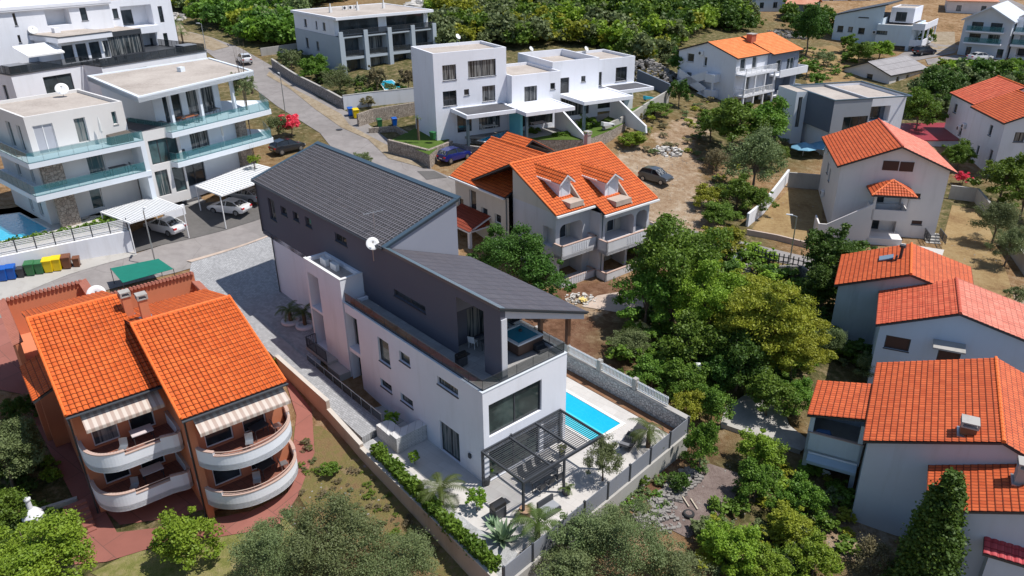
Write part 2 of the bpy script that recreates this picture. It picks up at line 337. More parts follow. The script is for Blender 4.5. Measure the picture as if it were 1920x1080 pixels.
PAVER = brickm('grey_pavers', (.30, .30, .305), (.45, .45, .46), (.17, .17, .17), .24, .16, 1, .012, math.radians(41)); DECK = brickm('pale_stone_deck', (.54, .51, .48), (.59, .56, .53), (.36, .34, .32), 1.2, .6, 1, .006, math.radians(41), b2=.12)
REDPAV = brickm('red_concrete_paving', (.28, .10, .075), (.34, .13, .10), (.14, .07, .055), 2.4, 2.4, 1, .02, math.radians(37), b2=.35)
GRAVEL = roughm('white_gravel', [(.28, .28, .28), (.46, .46, .46), (.66, .66, .66)], 1.5, 9, 30, bs=.9, bd=.03); LAWN = roughm('lawn', [(.06, .11, .015), (.11, .17, .03)], .4, 5, 25)
STONE = stone('limestone_rubble', (.36, .33, .30), (.56, .52, .47), (.13, .12, .11), 3.2); STONEB = stone('brown_rubble_stone', (.34, .28, .23), (.50, .43, .36), (.15, .12, .10), 3.4); STONED = stone('grey_rubble_stone', (.27, .25, .24), (.40, .37, .35), (.10, .09, .09), 3.4)
SPLIT = brickm('split_face_stone', (.56, .55, .54), (.72, .70, .68), (.25, .24, .23), .45, .11, 1, .012, floor=False)
DUSTY = flat('teal_grey_trim', (.20, .30, .33), .3, .4)
SOIL = roughm('red_soil', [(.20, .10, .055), (.30, .16, .09), (.38, .24, .15)], .3, 2.5, 14, bs=.9, bd=.06); DRY = roughm('dry_grass', [(.22, .13, .06), (.34, .235, .11), (.42, .31, .16)], .3, 2.5, 14, bs=.9, bd=.06)
GREENG = roughm('weedy_ground', [(.22, .14, .07), (.16, .15, .05), (.07, .11, .025)], .25, 1.5, 10, bs=1, bd=.08)
BARK = flat('bark', (.16, .12, .09), .9, var=.2); WOODB = flat('brown_timber', (.20, .09, .045), .6, var=.15)
WATER, t_, b_, o_ = newmat('pool_water'); b_.inputs['Roughness'].default_value = .03; b_.inputs['Specular IOR Level'].default_value = .6
_n = noise(t_, .25, 3, .5, pos(t_)); _v = N(t_, 'TexVoronoi', feature='DISTANCE_TO_EDGE', i_Scale=2.2); _w = noise(t_, 1.2, 2, .5, pos(t_)); t_.links.new(mix(t_, .35, pos(t_), _w.outputs['Color'], 'ADD'), _v.inputs['Vector'])
_c = mix(t_, _n.outputs[0], (.0, .36, .58), (.02, .46, .64)); _c = mix(t_, math_(t_, 'MULTIPLY', ramp(t_, _v.outputs['Distance'], [(0, (1, 1, 1)), (.07, (0, 0, 0))]), .07), _c, (.12, .70, .85)); t_.links.new(_c, b_.inputs['Base Color']); _m = noise(t_, 3.5, 4, .6, pos(t_)); bump(t_, b_, _m.outputs[0], .35, .06)  # pale web of caustic light painted into the water colour
POOLIN = flat('pool_ledge', (.07, .60, .74), .06)
def paint(name, col): 
    if name in MATS: return MATS[name]
    m, t, b, o = newmat(name); b.inputs['Base Color'].default_value = (*col, 1); b.inputs['Roughness'].default_value = .3; b.inputs['Coat Weight'].default_value = 1; b.inputs['Coat Roughness'].default_value = .05; b.inputs['Metallic'].default_value = .15; return m
_n = len(_tc)

# ------------------------------------------------------------------ the ground
def axis(lo, a, b, hi, s):
    v = list(np.arange(a, b, s)); x = a; d = s
    while x > lo: d *= 1.25; x -= d; v.insert(0, x)
    x = b; d = s
    while x < hi: v.append(x); d *= 1.25; x += d
    return np.array(v)
GX = axis(-900, -75, 95, 900, 1.25); GY = axis(-250, 18, 175, 1600, 1.25)
XX, YY = np.meshgrid(GX, GY); ZZ = hts(XX, YY)
V = np.stack([XX.ravel(), YY.ravel(), ZZ.ravel()], 1); nx = len(GX)
I = (np.arange(len(GY)-1)[:, None]*nx+np.arange(nx-1)[None]).ravel()
Q = np.stack([I, I+1, I+nx+1, I+nx], 1)
def spots(lst, X, Y):
    s = np.zeros_like(X)
    for px, py, r, wgt in lst:
        q = G(px, py); s = np.maximum(s, wgt*np.exp(-((X-q[0])**2+(Y-q[1])**2)/(r*r)))
    return s
grn = spots([(1340,370,8,.9),(1400,650,14,1),(1450,950,9,.8),(700,150,40,1),(400,50,40,1),(1100,60,70,1),(1750,200,22,1),(1850,400,14,1),(1410,270,12,.9),(250,1050,7,1),(600,990,6,.8),(30,900,8,1),(1230,180,5,.5),(1330,450,9,1)], V[:, 0], V[:, 1])
red = spots([(1100,630,9,1),(1310,900,6,.8),(680,940,7,.8),(1240,300,8,.5),(1150,580,6,1)], V[:, 0], V[:, 1])
dst = spots([(x, y, r*1.15, 1) for x, y, r in ((1180,405,4),(1215,395,5),(1260,400,5),(1290,425,4.5),(1235,360,5),(1275,355,5),(1300,350,3),(1240,320,5),(1215,300,4),(1268,300,3.5),(1292,240,3),(1310,230,2.5),(1262,262,3),(1540,980,2),(1600,1000,2.5),(1100,575,2),(1860,560,3),(1800,500,3))], V[:, 0], V[:, 1])
m_, t_, b_, o_ = newmat('ground_soil'); p_ = pos(t_); n1 = noise(t_, .16, 6, .7, p_); n2 = noise(t_, 1.3, 6, .7, p_); n3 = noise(t_, 9, 5, .75, p_)
def at_(nm): return N(t_, 'Attribute', attribute_name=nm).outputs['Fac']
ff = math_(t_, 'ADD', math_(t_, 'MULTIPLY', n1.outputs[0], .4), math_(t_, 'MULTIPLY', n2.outputs[0], .6))
dry = ramp(t_, ff, [(.36, (.16, .11, .045)), (.45, (.33, .19, .09)), (.54, (.45, .29, .16)), (.66, (.56, .43, .29))])
sl_ = ramp(t_, ff, [(.4, (.15, .07, .04)), (.5, (.25, .125, .075)), (.62, (.34, .20, .13))])
gr_ = ramp(t_, n2.outputs[0], [(.38, (.07, .08, .02)), (.48, (.14, .13, .05)), (.56, (.24, .19, .09)), (.64, (.36, .28, .16))])
gm = ramp(t_, math_(t_, 'MULTIPLY', at_('grn'), math_(t_, 'ADD', math_(t_, 'MULTIPLY', math_(t_, 'ADD', n1.outputs[0], n2.outputs[0]), 1.1), -.1)), [(.40, (0, 0, 0)), (.72, (1, 1, 1))])
rm = ramp(t_, math_(t_, 'MULTIPLY', at_('red'), math_(t_, 'ADD', n2.outputs[0], .6)), [(.35, (0, 0, 0)), (.6, (1, 1, 1))])
ds_ = ramp(t_, ff, [(.38, (.34, .21, .12)), (.5, (.50, .36, .24)), (.62, (.66, .54, .41))]); dm_ = ramp(t_, math_(t_, 'MULTIPLY', at_('dst'), math_(t_, 'ADD', n2.outputs[0], .6)), [(.48, (0, 0, 0)), (.64, (1, 1, 1))])
c_ = mix(t_, rm, dry, sl_); c_ = mix(t_, gm, c_, gr_); c_ = mix(t_, dm_, c_, ds_); c_ = mix(t_, math_(t_, 'MULTIPLY', n3.outputs[0], .45), c_, (.07, .055, .03))
t_.links.new(c_, b_.inputs['Base Color']); b_.inputs['Roughness'].default_value = .95; b_.inputs['Specular IOR Level'].default_value = .15
bump(t_, b_, math_(t_, 'ADD', n2.outputs[0], n3.outputs[0]), 1, .2)
me = npmesh('ground', V, Q, m_, {'grn': grn, 'red': red, 'dst': dst}, True); o = bpy.data.objects.new('ground', me); C.objects.link(o); tag(o, kind='structure')
def sheet(name, px, mat, off=.05, label=None, kind='structure', step=2.0):
    o = drape(name, [G(*p)[:2] for p in px], mat, off, step); tag(o, label, kind=kind); return o
sheet('road', [(-60,640),(-20,575),(130,515),(250,478),(370,440),(470,412),(520,395),(600,345),(640,300),(600,250),(520,200),(430,130),(380,92),(355,60),(395,70),(450,90),(520,130),(600,185),(680,225),(728,262),(740,285),(810,318),(850,335),(1000,370),(1150,395),(1260,425),(1360,445),(1480,475),(1600,500),(1700,530),(1830,560),(1920,600),(1920,640),(1800,600),(1650,540),(1540,508),(1400,480),(1290,452),(1180,432),(1100,420),(1000,400),(880,395),(780,380),(700,390),(600,410),(470,470),(330,512),(200,545),(60,585),(10,640),(-40,700)], ASPH, .06)
sheet('driveway', [(360,492),(470,455),(532,438),(600,420),(640,520),(620,600),(600,690),(560,690),(500,640),(430,590),(365,580),(350,540)], PAVER, .12)
sheet('kerb', [(350,492),(532,432),(533,434),(360,494)], CONCP, .16)
VERGE = roughm('dusty_verge', [(.22,.17,.10),(.34,.27,.19),(.45,.38,.29)], .8, 3, 16, bs=.9, bd=.05)
sheet('pavement', [(-80,560),(0,512),(120,492),(250,468),(256,480),(130,516),(-20,578)], CONC, .09)
sheet('verge', [(505,135),(560,172),(640,215),(655,235),(730,275),(735,290),(800,312),(800,318),(728,298),(690,262),(640,240),(590,205),(540,165),(500,142)], VERGE, .10)
sheet('gravel_road', [(265,30),(300,15),(330,30),(350,60),(392,70),(430,88),(400,96),(372,88),(330,86),(290,62)], VERGE, .09)
sheet('dry_garden', [(548,800),(600,800),(680,850),(900,1070),(880,1100),(600,1000),(560,930)], roughm('bare_brown_garden', [(.20,.115,.06),(.27,.19,.09),(.20,.19,.06),(.34,.24,.15)], .3, 2.2, 14, bs=1, bd=.1), .04)
sheet('dry_lawn', [(240,1040),(330,1020),(520,960),(560,1000),(500,1090),(200,1090),(170,1075)], roughm('dry_lawn_grass', [(.13,.16,.03),(.26,.25,.08),(.38,.32,.15),(.42,.34,.2)], .3, 2.2, 14, bs=1, bd=.1), .04)
sheet('dry_yard', [(1410,430),(1430,405),(1480,355),(1545,358),(1540,420),(1560,450),(1520,462),(1455,448)], DRY, .04); sheet('dry_yard', [(1760,500),(1770,440),(1785,385),(1840,395),(1860,440),(1890,520),(1910,600),(1830,560),(1760,535)], DRY, .04)
sheet('dry_slope', [(1490,95),(1560,85),(1640,125),(1570,165),(1515,160),(1500,130)], DRY, .04)
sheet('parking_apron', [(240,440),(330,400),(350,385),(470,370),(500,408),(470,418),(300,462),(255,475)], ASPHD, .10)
sheet('courtyard_paving', [(-60,610),(40,590),(60,700),(220,1000),(345,985),(470,960),(540,925),(556,780),(530,700),(585,770),(590,850),(560,930),(520,990),(400,1010),(280,1030),(200,1055),(140,1060),(90,1000),(150,960),(100,860),(40,740),(-60,720)], REDPAV, .07)
sheet('courtyard_paving', [(90,700),(520,760),(540,900),(340,970),(225,985),(120,880)], REDPAV, .04)
sheet('road_patch', [(782,322),(815,322),(838,334),(800,338)], ASPHD, .09)
sheet('gravel_court', [(1690,120),(1790,100),(1800,85),(1730,80),(1660,118)], ASPH, .06)
sheet('road', [(1830,0),(1900,60),(1920,110),(1960,120),(1920,10),(1870,-10)], ASPH, .07)
sheet('path', [(1180,545),(1250,520),(1240,560),(1180,590),(1090,575),(1120,555)], CONCP, .05)
sheet('concrete_yard', [(1400,740),(1470,770),(1480,800),(1520,830),(1500,850),(1430,820),(1350,800),(1360,765)], CONC, .10)
sheet('concrete_yard', [(1675,455),(1770,470),(1760,500),(1700,490)], DECK, .10)
sheet('tilled_plot', [(1250,900),(1330,870),(1390,890),(1370,960),(1290,1010),(1210,970)], roughm('tilled_grey_soil', [(.17,.125,.11),(.26,.20,.18),(.33,.27,.24)], .6, 4, 18, bs=1, bd=.08), .04)

# ------------------------------------------------------------------ building helpers
def wallsheet(mb, rv, side, p0, a0, a1, z0, z1, ops):
    """one facade: a rectangle with openings, and the reveals of the openings"""
    def M(a, z, d=0):
        return (a, p0+d, z) if side == 'f' else (a, p0-d, z) if side == 'b' else (p0+d, a, z) if side == 'l' else (p0-d, a, z)
    ops = [(max(a0+.02, min(q[0], q[1])), min(a1-.02, max(q[0], q[1])), max(z0+.01, min(q[2], q[3])), min(z1-.01, max(q[2], q[3])), q[4]) for q in ops]
    A = sorted({a0, a1} | {v for q in ops for v in q[:2]}); Z = sorted({z0, z1} | {v for q in ops for v in q[2:4]})
    for i in range(len(A)-1):
        for j in range(len(Z)-1):
            ca, cz = (A[i]+A[i+1])/2, (Z[j]+Z[j+1])/2
            if any(q[0] < ca < q[1] and q[2] < cz < q[3] for q in ops): continue
            mb.quad(M(A[i], Z[j]), M(A[i+1], Z[j]), M(A[i+1], Z[j+1]), M(A[i], Z[j+1]))
    for q in ops:
        d = q[4]; c = [(q[0], q[2]), (q[1], q[2]), (q[1], q[3]), (q[0], q[3])]
        for k in range(4): a, b = c[k], c[(k+1) % 4]; rv.quad(M(*a), M(*b), M(*b, d), M(*a, d))
    return M
class House:
    def __init__(s, name, label, cat, o, yaw, g, group=None):
        s.F = Fr(o, yaw); s.g = g; s.root = thing(name, label, cat, (o[0], o[1], 0), math.radians(yaw), group)
    def mb(s): return MB()
    SPL = {'gable_wall', 'rain_gutter', 'terrace_edge', 'roof_trim', 'balcony_slab', 'parapet', 'balcony_front', 'parapet_cap', 'drain_pipe', 'upper_balcony_slab', 'lower_balcony_slab', 'side_pillar', 'post', 'flue', 'wall_lamp', 'roof_vent', 'porch_parapet', 'stair_parapet', 'terrace_screen', 'chimney_cap'}
    def put(s, mb, name, mat, **k):
        if name in s.SPL:
            pr = list(range(len(mb.v)))
            for f in mb.f:
                m = min(pr[i] for i in f)
                for i in f: pr[i] = m
            for f in mb.f:
                m = min(pr[i] for i in f)
                for i in f: pr[i] = m
            ids = sorted({pr[f[0]] for f in mb.f})
            if len(ids) > 1:
                for g in ids:
                    q = MB(); vi = [i for i in range(len(mb.v)) if pr[i] == g]; mp = {v: n for n, v in enumerate(vi)}
                    q.v = [mb.v[i] for i in vi]; q.f = [tuple(mp[i] for i in f) for f in mb.f if pr[f[0]] == g]; o = q.build(name, mat, s.root, **k)
                return o
        return mb.build(name, mat, s.root, **k)
    def op(s, side, p0, tl, br, kind='w'):
        ax = 'y' if side in 'fb' else 'x'; A = s.F.pk(*tl, ax, p0); B = s.F.pk(*br, ax, p0); i = 0 if ax == 'y' else 1
        return (A[i], B[i], B[2], A[2], kind)
    def window(s, M, q, kind, glass, frame, name='window', d=.14):
        a0, a1, z0, z1 = min(q[0], q[1]), max(q[0], q[1]), min(q[2], q[3]), max(q[2], q[3]); w_, h_ = a1-a0, z1-z0
        t = min(.07, w_*.12); fr = MB()
        def bx(x0, x1, y0, y1, d0, d1, mb=fr):
            mb.hexa([M(x0, y0, d0), M(x1, y0, d0), M(x1, y0, d1), M(x0, y0, d1), M(x0, y1, d0), M(x1, y1, d0), M(x1, y1, d1), M(x0, y1, d1)])
        bx(a0, a1, z0, z0+t, d, d+.06); bx(a0, a1, z1-t, z1, d, d+.06); bx(a0, a0+t, z0+t, z1-t, d, d+.06); bx(a1-t, a1, z0+t, z1-t, d, d+.06)
        nm = 2 if w_ > 3.5 else max(1, int(round(w_/1.1)))
        for i in range(1, nm): x = a0+w_*i/nm; bx(x-t*.6, x+t*.6, z0+t, z1-t, d+.002, d+.062)
        f = fr.build(name, frame, s.root)
        pn = MB(); pn.quad(M(a0+t, z0+t, d+.035), M(a1-t, z0+t, d+.035), M(a1-t, z1-t, d+.035), M(a0+t, z1-t, d+.035)); pn.build('pane', glass, f)
        if kind == 'w' and h_ < 2: sb = MB(); bx(a0-.05, a1+.05, z0-.07, z0-.005, -.06, .1, sb); sb.build('sill', frame if frame is FRAME else CONC, f)
        return f
    def block(s, x0, x1, y0, y1, z0, z1, mat, f=(), l=(), r=(), b=(), glass=None, frame=None, name='wall', top=None, par=.0, revmat=None, rd=.14, floor=None, sides='flrb'):
        glass = glass or GLASS; frame = frame or FRAME; mb = MB(); rv = mb
        for side, p0, a0, a1, ops in (('f', y0, x0, x1, f), ('l', x0, y0, y1, l), ('r', x1, y0, y1, r), ('b', y1, x0, x1, b)):
            if side not in sides: continue
            kk = [(q[0], q[1], q[2], q[3], q[4][1] if isinstance(q[4], tuple) else rd) for q in ops]
            M = wallsheet(mb, rv, side, p0, a0, a1, z0, z1, kk)
            for q in ops:
                if q[4] in ('w', 'd'): s.window(M, q, q[4], glass, frame, 'door' if q[4] == 'd' else 'window', rd)
                elif q[4] == 's': s.window(M, q, 'w', BLIND, frame, 'window', rd*.6)
                elif q[4] == 'b': s.window(M, q, 'w', SHUT, frame, 'window', rd*.4)
                elif isinstance(q[4], tuple):        # a recess: ('rec', depth, back material, window list on the back wall)
                    d = q[4][1]; bk = MB(); br = bk; A0, A1, Z0, Z1 = min(q[:2]), max(q[:2]), min(q[2:4]), max(q[2:4])
                    sub = [(max(A0+.05, w0), min(A1-.05, w1), max(Z0+.02, w2), min(Z1-.05, w3), .1) for w0, w1, w2, w3 in q[4][3]]
                    pp = p0+d if side in 'fl' else p0-d
                    MM = wallsheet(bk, br, side, pp, A0, A1, Z0, Z1, sub)
                    bk.build('recess_wall', q[4][2], s.root)
                    for w in sub: s.window(MM, (w[0], w[1], w[2], w[3], 0), 'd', glass, frame, 'glass_door', .1)
        if top != 'open': pass
        if par:
            t = .22; mb.quad((x0+t, y0+t, z1-par), (x1-t, y0+t, z1-par), (x1-t, y0+t, z1), (x0+t, y0+t, z1)); mb.quad((x0+t, y1-t, z1-par), (x1-t, y1-t, z1-par), (x1-t, y1-t, z1), (x0+t, y1-t, z1))
            mb.quad((x0+t, y0+t, z1-par), (x0+t, y1-t, z1-par), (x0+t, y1-t, z1), (x0+t, y0+t, z1)); mb.quad((x1-t, y0+t, z1-par), (x1-t, y1-t, z1-par), (x1-t, y1-t, z1), (x1-t, y0+t, z1))
            for A, B, Cc, D in (((x0, y0), (x1, y0), (x1-t, y0+t), (x0+t, y0+t)), ((x1, y0), (x1, y1), (x1-t, y1-t), (x1-t, y0+t)), ((x1, y1), (x0, y1), (x0+t, y1-t), (x1-t, y1-t)), ((x0, y1), (x0, y0), (x0+t, y0+t), (x0+t, y1-t))):
                mb.quad(*[(q[0], q[1], z1) for q in (A, B, Cc, D)])
            if floor: MB().quad((x0+t, y0+t, z1-par), (x1-t, y0+t, z1-par), (x1-t, y1-t, z1-par), (x0+t, y1-t, z1-par)).build('flat_roof', floor, s.root)
        elif floor: MB().quad((x0, y0, z1-.003), (x1, y0, z1-.003), (x1, y1, z1-.003), (x0, y1, z1-.003)).build('flat_roof', floor, s.root)
        o = mb.build(name, mat, s.root)
        return o
    def rim(s, x0, x1, y0, y1, z0, z1, mat, name='roof_edge', t=.28, floor=None, fz=.12):   # flat slab with raised edge
        mb = MB(); mb.box(x0, x1, y0, y0+t, z0, z1).box(x0, x1, y1-t, y1, z0, z1).box(x0, x0+t, y0+t, y1-t, z0, z1).box(x1-t, x1, y0+t, y1-t, z0, z1).box(x0+t, x1-t, y0+t, y1-t, z0, z1-fz)
        o = mb.build(name, mat, s.root)
        if floor: MB().box(x0+t+.003, x1-t-.003, y0+t+.003, y1-t-.003, z1-fz+.004, z1-fz+.04).build('roof_gravel', floor, s.root)
        return o
    def rail(s, pts, z, h, mat=None, name='balustrade', kind='glass', inner=None, bare=False):
        fr = MB(); gl = MB(); post = (mat or METAL) if (kind != 'glass' or (inner or CGLASS) is not CGLASS) else DUSTY
        for (xa, ya), (xb, yb) in zip(pts, pts[1:]):
            L_ = math.hypot(xb-xa, yb-ya); n = max(1, int(round(L_/1.3)))
            if kind == 'glass':
                q_ = .02 if (inner or CGLASS) is CGLASS or bare else .045; fr.bar((xa, ya, z+h), (xb, yb, z+h), q_, q_); fr.bar((xa, ya, z+.03), (xb, yb, z+.03), .04, .05)
                gl.quad((xa, ya, z+.06), (xb, yb, z+.06), (xb, yb, z+h-.03), (xa, ya, z+h-.03))
            else:
                fr.bar((xa, ya, z+h), (xb, yb, z+h), .06, .05); fr.bar((xa, ya, z+.1), (xb, yb, z+.1), .05, .04)
                m = int(L_/.14)
                for i in range(m): k = (i+.5)/m; fr.bar((xa+(xb-xa)*k, ya+(yb-ya)*k, z+.1), (xa+(xb-xa)*k, ya+(yb-ya)*k, z+h), .03, .03)
            pw = .02 if kind == 'glass' and (bare or (inner or CGLASS) is CGLASS) else .045
            for i in range(n+1): k = i/n; fr.bar((xa+(xb-xa)*k, ya+(yb-ya)*k, z), (xa+(xb-xa)*k, ya+(yb-ya)*k, z+h), pw, pw)
        o = fr.build(name, post, s.root)
        if gl.v: gl.build('glass', inner or CGLASS, o)
        return o
    def roof(s, pts, mat, cw=.3, rh=.36, amp=.035, clip=None, name='roof', thick=.14, edge=None, tiles=True):
        """pts: planar convex polygon, first edge is the eave (left to right seen from below the slope)"""
        p = [Vector(tuple(map(float, q))) for q in pts]; e = (p[1]-p[0]).normalized(); n = e.cross(p[-1]-p[0]).normalized()
        if n.z < 0: n = -n
        u = n.cross(e).normalized()
        if u.z < 0: u = -u
        ab = [((q-p[0]).dot(e), (q-p[0]).dot(u)) for q in p]; a0 = min(a for a, b in ab); a1 = max(a for a, b in ab); b1 = max(b for a, b in ab)
        sl2 = MB().slab([tuple(q-n*.02) for q in p], thick).build(name, edge or METAL, s.root)
        nc = int(math.ceil((a1-a0)/cw)); nr = int(math.ceil(b1/rh)); k = 5
        aa = a0+np.arange(nc*k+1)*cw/k; prof = amp*np.abs(np.sin(np.pi*(aa-a0)/cw))**.8 if tiles else np.zeros(len(aa))
        V = []; UV = []; Q = []; m = len(aa); st = .028 if tiles else .012
        for j in range(nr):
            for (b, hh) in ((j*rh, st-.03), (j*rh, st), ((j+1)*rh, 0.0)):
                base = len(V)
                for a, h0 in zip(aa, prof):
                    q = p[0]+e*a+u*b+n*(h0+hh+.012); V.append(q); UV.append((a-a0, b))
            r0 = len(V)-3*m
            for rr in (0, 1):
                for i in range(m-1): Q.append((r0+rr*m+i, r0+rr*m+i+1, r0+(rr+1)*m+i+1, r0+(rr+1)*m+i))
        import bmesh
        me = bpy.data.meshes.new('roof_tiles'); me.from_pydata(V, [], Q); uv = me.uv_layers.new(name='UVMap')
        li = np.zeros(len(me.loops), 'i'); me.loops.foreach_get('vertex_index', li); UVa = np.array(UV, 'f'); UVa[:, 1] += 0; uv.data.foreach_set('uv', UVa[li].ravel())
        bm = bmesh.new(); bm.from_mesh(me); c = sum(p, Vector())/len(p)
        for i in range(len(p)):
            a, b = p[i], p[(i+1) % len(p)]; no = (b-a).cross(n).normalized()
            if no.dot(c-a) > 0: no = -no
            if i == 0 : continue
            bmesh.ops.bisect_plane(bm, geom=bm.verts[:]+bm.edges[:]+bm.faces[:], plane_co=a+no*.02, plane_no=no, clear_outer=True, dist=1e-5)
        a = p[0]; no = -u; bmesh.ops.bisect_plane(bm, geom=bm.verts[:]+bm.edges[:]+bm.faces[:], plane_co=a+no*.05, plane_no=no, clear_outer=True, dist=1e-5)
        bm.to_mesh(me); bm.free(); me.materials.append(mat); o = bpy.data.objects.new('roof_tiles', me); C.objects.link(o); o.parent = sl2
        return sl2
    def ridge(s, a, b, mat, r=.11, name='ridge_cap'):
        a = Vector(a); b = Vector(b); n = max(2, int((b-a).length/.4)); mb = MB()
        for i in range(n): mb.tube(a.lerp(b, i/n), a.lerp(b, (i+1.08)/n), r*1.08, r*.92, 8)
        return mb.build(name, mat, s.root)

def ac_unit(loc, rz, label, group='air conditioning units'):
    r = thing('air_conditioner', label, 'air conditioner', loc, rz, group)
    MB().box(-.42, .42, -.15, .15, 0, .62).build('casing', WMETAL, r, bevel=.02); mb = MB()
    mb.lathe((-.1, -.155, .31), [(.23, 0), (.23, .01), (.05, .02)], 14, (0, -1, 0)); mb.build('fan_grille', METAL, r)
    return r
def dish(loc, az, label, R_=.42, pole=.7, group='satellite dishes'):
    r = thing('satellite_dish', label, 'satellite dish', loc, 0, group)
    MB().tube((0, 0, -.1), (0, 0, pole), .03).build('pole', SILVER, r)
    ax = Vector((math.cos(az)*.8, math.sin(az)*.8, .55)).normalized()
    prof = [(.02, 0)]+[(R_*k/6, R_*.28*(k/6)**2) for k in range(1, 7)]+[(R_*.99, R_*.28+.01), (R_*.5, R_*.1), (.02, .02)]
    MB().lathe((ax[0]*.08, ax[1]*.08, pole), prof, 20, tuple(ax)).build('reflector', flat('dish_white', (.72, .72, .72), .5), r, smooth=True)
    mb = MB(); tip = Vector((0, 0, pole))+ax*R_*1.1; mb.tube((ax[0]*.1, ax[1]*.1, pole-R_*.8), tuple(tip), .012); mb.box(tip[0]-.05, tip[0]+.05, tip[1]-.05, tip[1]+.05, tip[2]-.04, tip[2]+.06); mb.build('feed_arm', SILVER, r)
    return r
def chimney(H, x, y, z, h, w_=.45, mat=None, cap=None):
    mat = mat or TERRA; mb = MB().box(x-w_/2, x+w_/2, y-w_/2, y+w_/2, z-.8, z+h); o = H.put(mb, 'chimney', mat)
    mb = MB(); k = w_/2+.06
    mb.box(x-k, x+k, y-k, y+k, z+h, z+h+.07); mb.box(x-k, x+k, y-k, y+k, z+h+.27, z+h+.34)
    for sx in (-1, 1):
        for sy in (-1, 1): mb.box(x+sx*(k-.05)-.05, x+sx*(k-.05)+.05, y+sy*(k-.05)-.05, y+sy*(k-.05)+.05, z+h+.07, z+h+.27)
    mb.build('chimney_cap', cap or CONC, o)
    f = MB(); f.box(x-w_/2-.12, x+w_/2+.12, y-w_/2-.2, y+w_/2+.1, z-.02, z+.05); f.build('flashing', SILVER, o)
    return o
def chair(loc, rz, label, group, mat=None, proto={}):
    key = mat.name if mat else 'd'
    if key in proto: return copy_tree(proto[key], loc, rz, label, group)
    m = mat or METAL; r = thing('garden_chair', label, 'chair', loc, rz, group); proto[key] = r
    MB().box(-.22, .22, -.22, .22, .42, .46).build('seat', m, r); MB().hexa([(-.22, .2, .46), (.22, .2, .46), (.22, .24, .46), (-.22, .24, .46), (-.22, .28, .9), (.22, .28, .9), (.22, .32, .9), (-.22, .32, .9)]).build('backrest', m, r)
    for sx in (-1, 1):
        for sy in (-1, 1): MB().tube((sx*.2, sy*.2, 0), (sx*.18, sy*.18, .43), .02, k=5).build('leg', m, r)
    return r
def table(loc, rz, label, group, sx=.8, sy=.5, mat=None, top=None, cat='table', name='garden_table'):
    r = thing(name, label, cat, loc, rz, group); m = mat or METAL
    MB().box(-sx, sx, -sy, sy, .70, .75).build('table_top', top or m, r)
    for x in (-1, 1):
        for y in (-1, 1): MB().tube((x*(sx-.08), y*(sy-.08), 0), (x*(sx-.08), y*(sy-.08), .7), .03, k=5).build('leg', m, r)
    return r
def sunshade_closed(loc, label):
    r = thing('parasol', label, 'parasol', loc, 0, 'closed white parasols'); MB().tube((0, 0, 0), (0, 0, 2.6), .03).build('pole', WMETAL, r)
    MB().lathe((0, 0, 1.1), [(.05, 0), (.14, .15), (.12, .9), (.03, 1.45)], 8).build('folded_canopy', flat('canvas', (.7, .7, .68), .9), r); return r

# ------------------------------------------------------------------ the modern house in the middle
A0 = (-1.733, 35.677); RZ = math.radians(40.79)
def LW(x, y, z=0): return H.F.W(x, y, z)
H = House('modern_villa', 'modern white and charcoal villa with shallow grey roofs and a roof terrace, beside the pool', 'house', A0, 40.79, 0)
L1 = [(9.75, 11.1, 3.65, 5.48, 'w'), (7.3, 8.5, 4.8, 5.53, 'w'), (9.85, 11.25, 1.55, 2.17, 'w'), (7.35, 8.77, 1.6, 2.2, 'w'), (2.3, 4.35, 5.0, 5.56, 'w'), (2.42, 4.42, .02, 2.3, 'd'),
      (13.7, 15.3, 2.9, 5.7, ('rec', .55, WHITE, [(13.7, 15.3, 2.9, 5.6)])), (13.8, 15.4, -.55, 2.6, ('rec', .55, WHITE, [(13.8, 15.3, -.5, 2.5)]))]
H.block(0, 6.65, 0, 15.25, -2.2, 6.4, WHITE, f=[(.42, 4.55, 3.2, 5.42, 'w'), (.35, 4.4, .05, 2.2, 'd')], l=L1, glass=glassmat('green_tinted_glass', (.07, .10, .09)), par=.22, floor=brickm('terrace_tiles', (.33, .32, .31), (.42, .41, .40), (.2, .2, .2), .6, .6, 1, .01, math.radians(41)))
H.block(6.7, 7.8, 5.6, 30, -2.2, 6.2, WHITE, r=[(8, 10, 3.2, 5.2, 'w'), (14, 16, 3.2, 5.2, 'w')])
DX = 1.8
H.block(0, DX, 15.5, 20.8, -2.2, 8.05, WHITE, l=[(18.85, 20.5, 4.2, 7.05, ('rec', 1.2, WHITE, [(18.9, 20.4, 4.3, 6.6)])), (18.85, 20.6, .95, 4.0, ('rec', 1.4, WHITE, [(19, 20.0, 1.0, 3.2)]))], par=.3, floor=RGRAV)
H.block(DX, 6.65, 15.26, 30.5, -2.2, 6.6, WHITE, l=[(21.5, 23.5, 1.2, 4.4, 'd')], sides='lb')
H.put(MB().box(-.03, DX, 15.46, 15.7, 8.051, 8.09), 'parapet_cap', WMETAL); H.put(MB().box(-.03, .2, 15.7, 20.83, 8.051, 8.09), 'parapet_cap', WMETAL)
mb = MB().box(-.03, .24, -.03, 15.45, 6.401, 6.44).box(.24, 6.68, -.03, .24, 6.401, 6.44).box(6.44, 6.68, .24, 5.5, 6.401, 6.44); H.put(mb, 'parapet_cap', flat('pale_coping', (.62, .66, .70), .4))
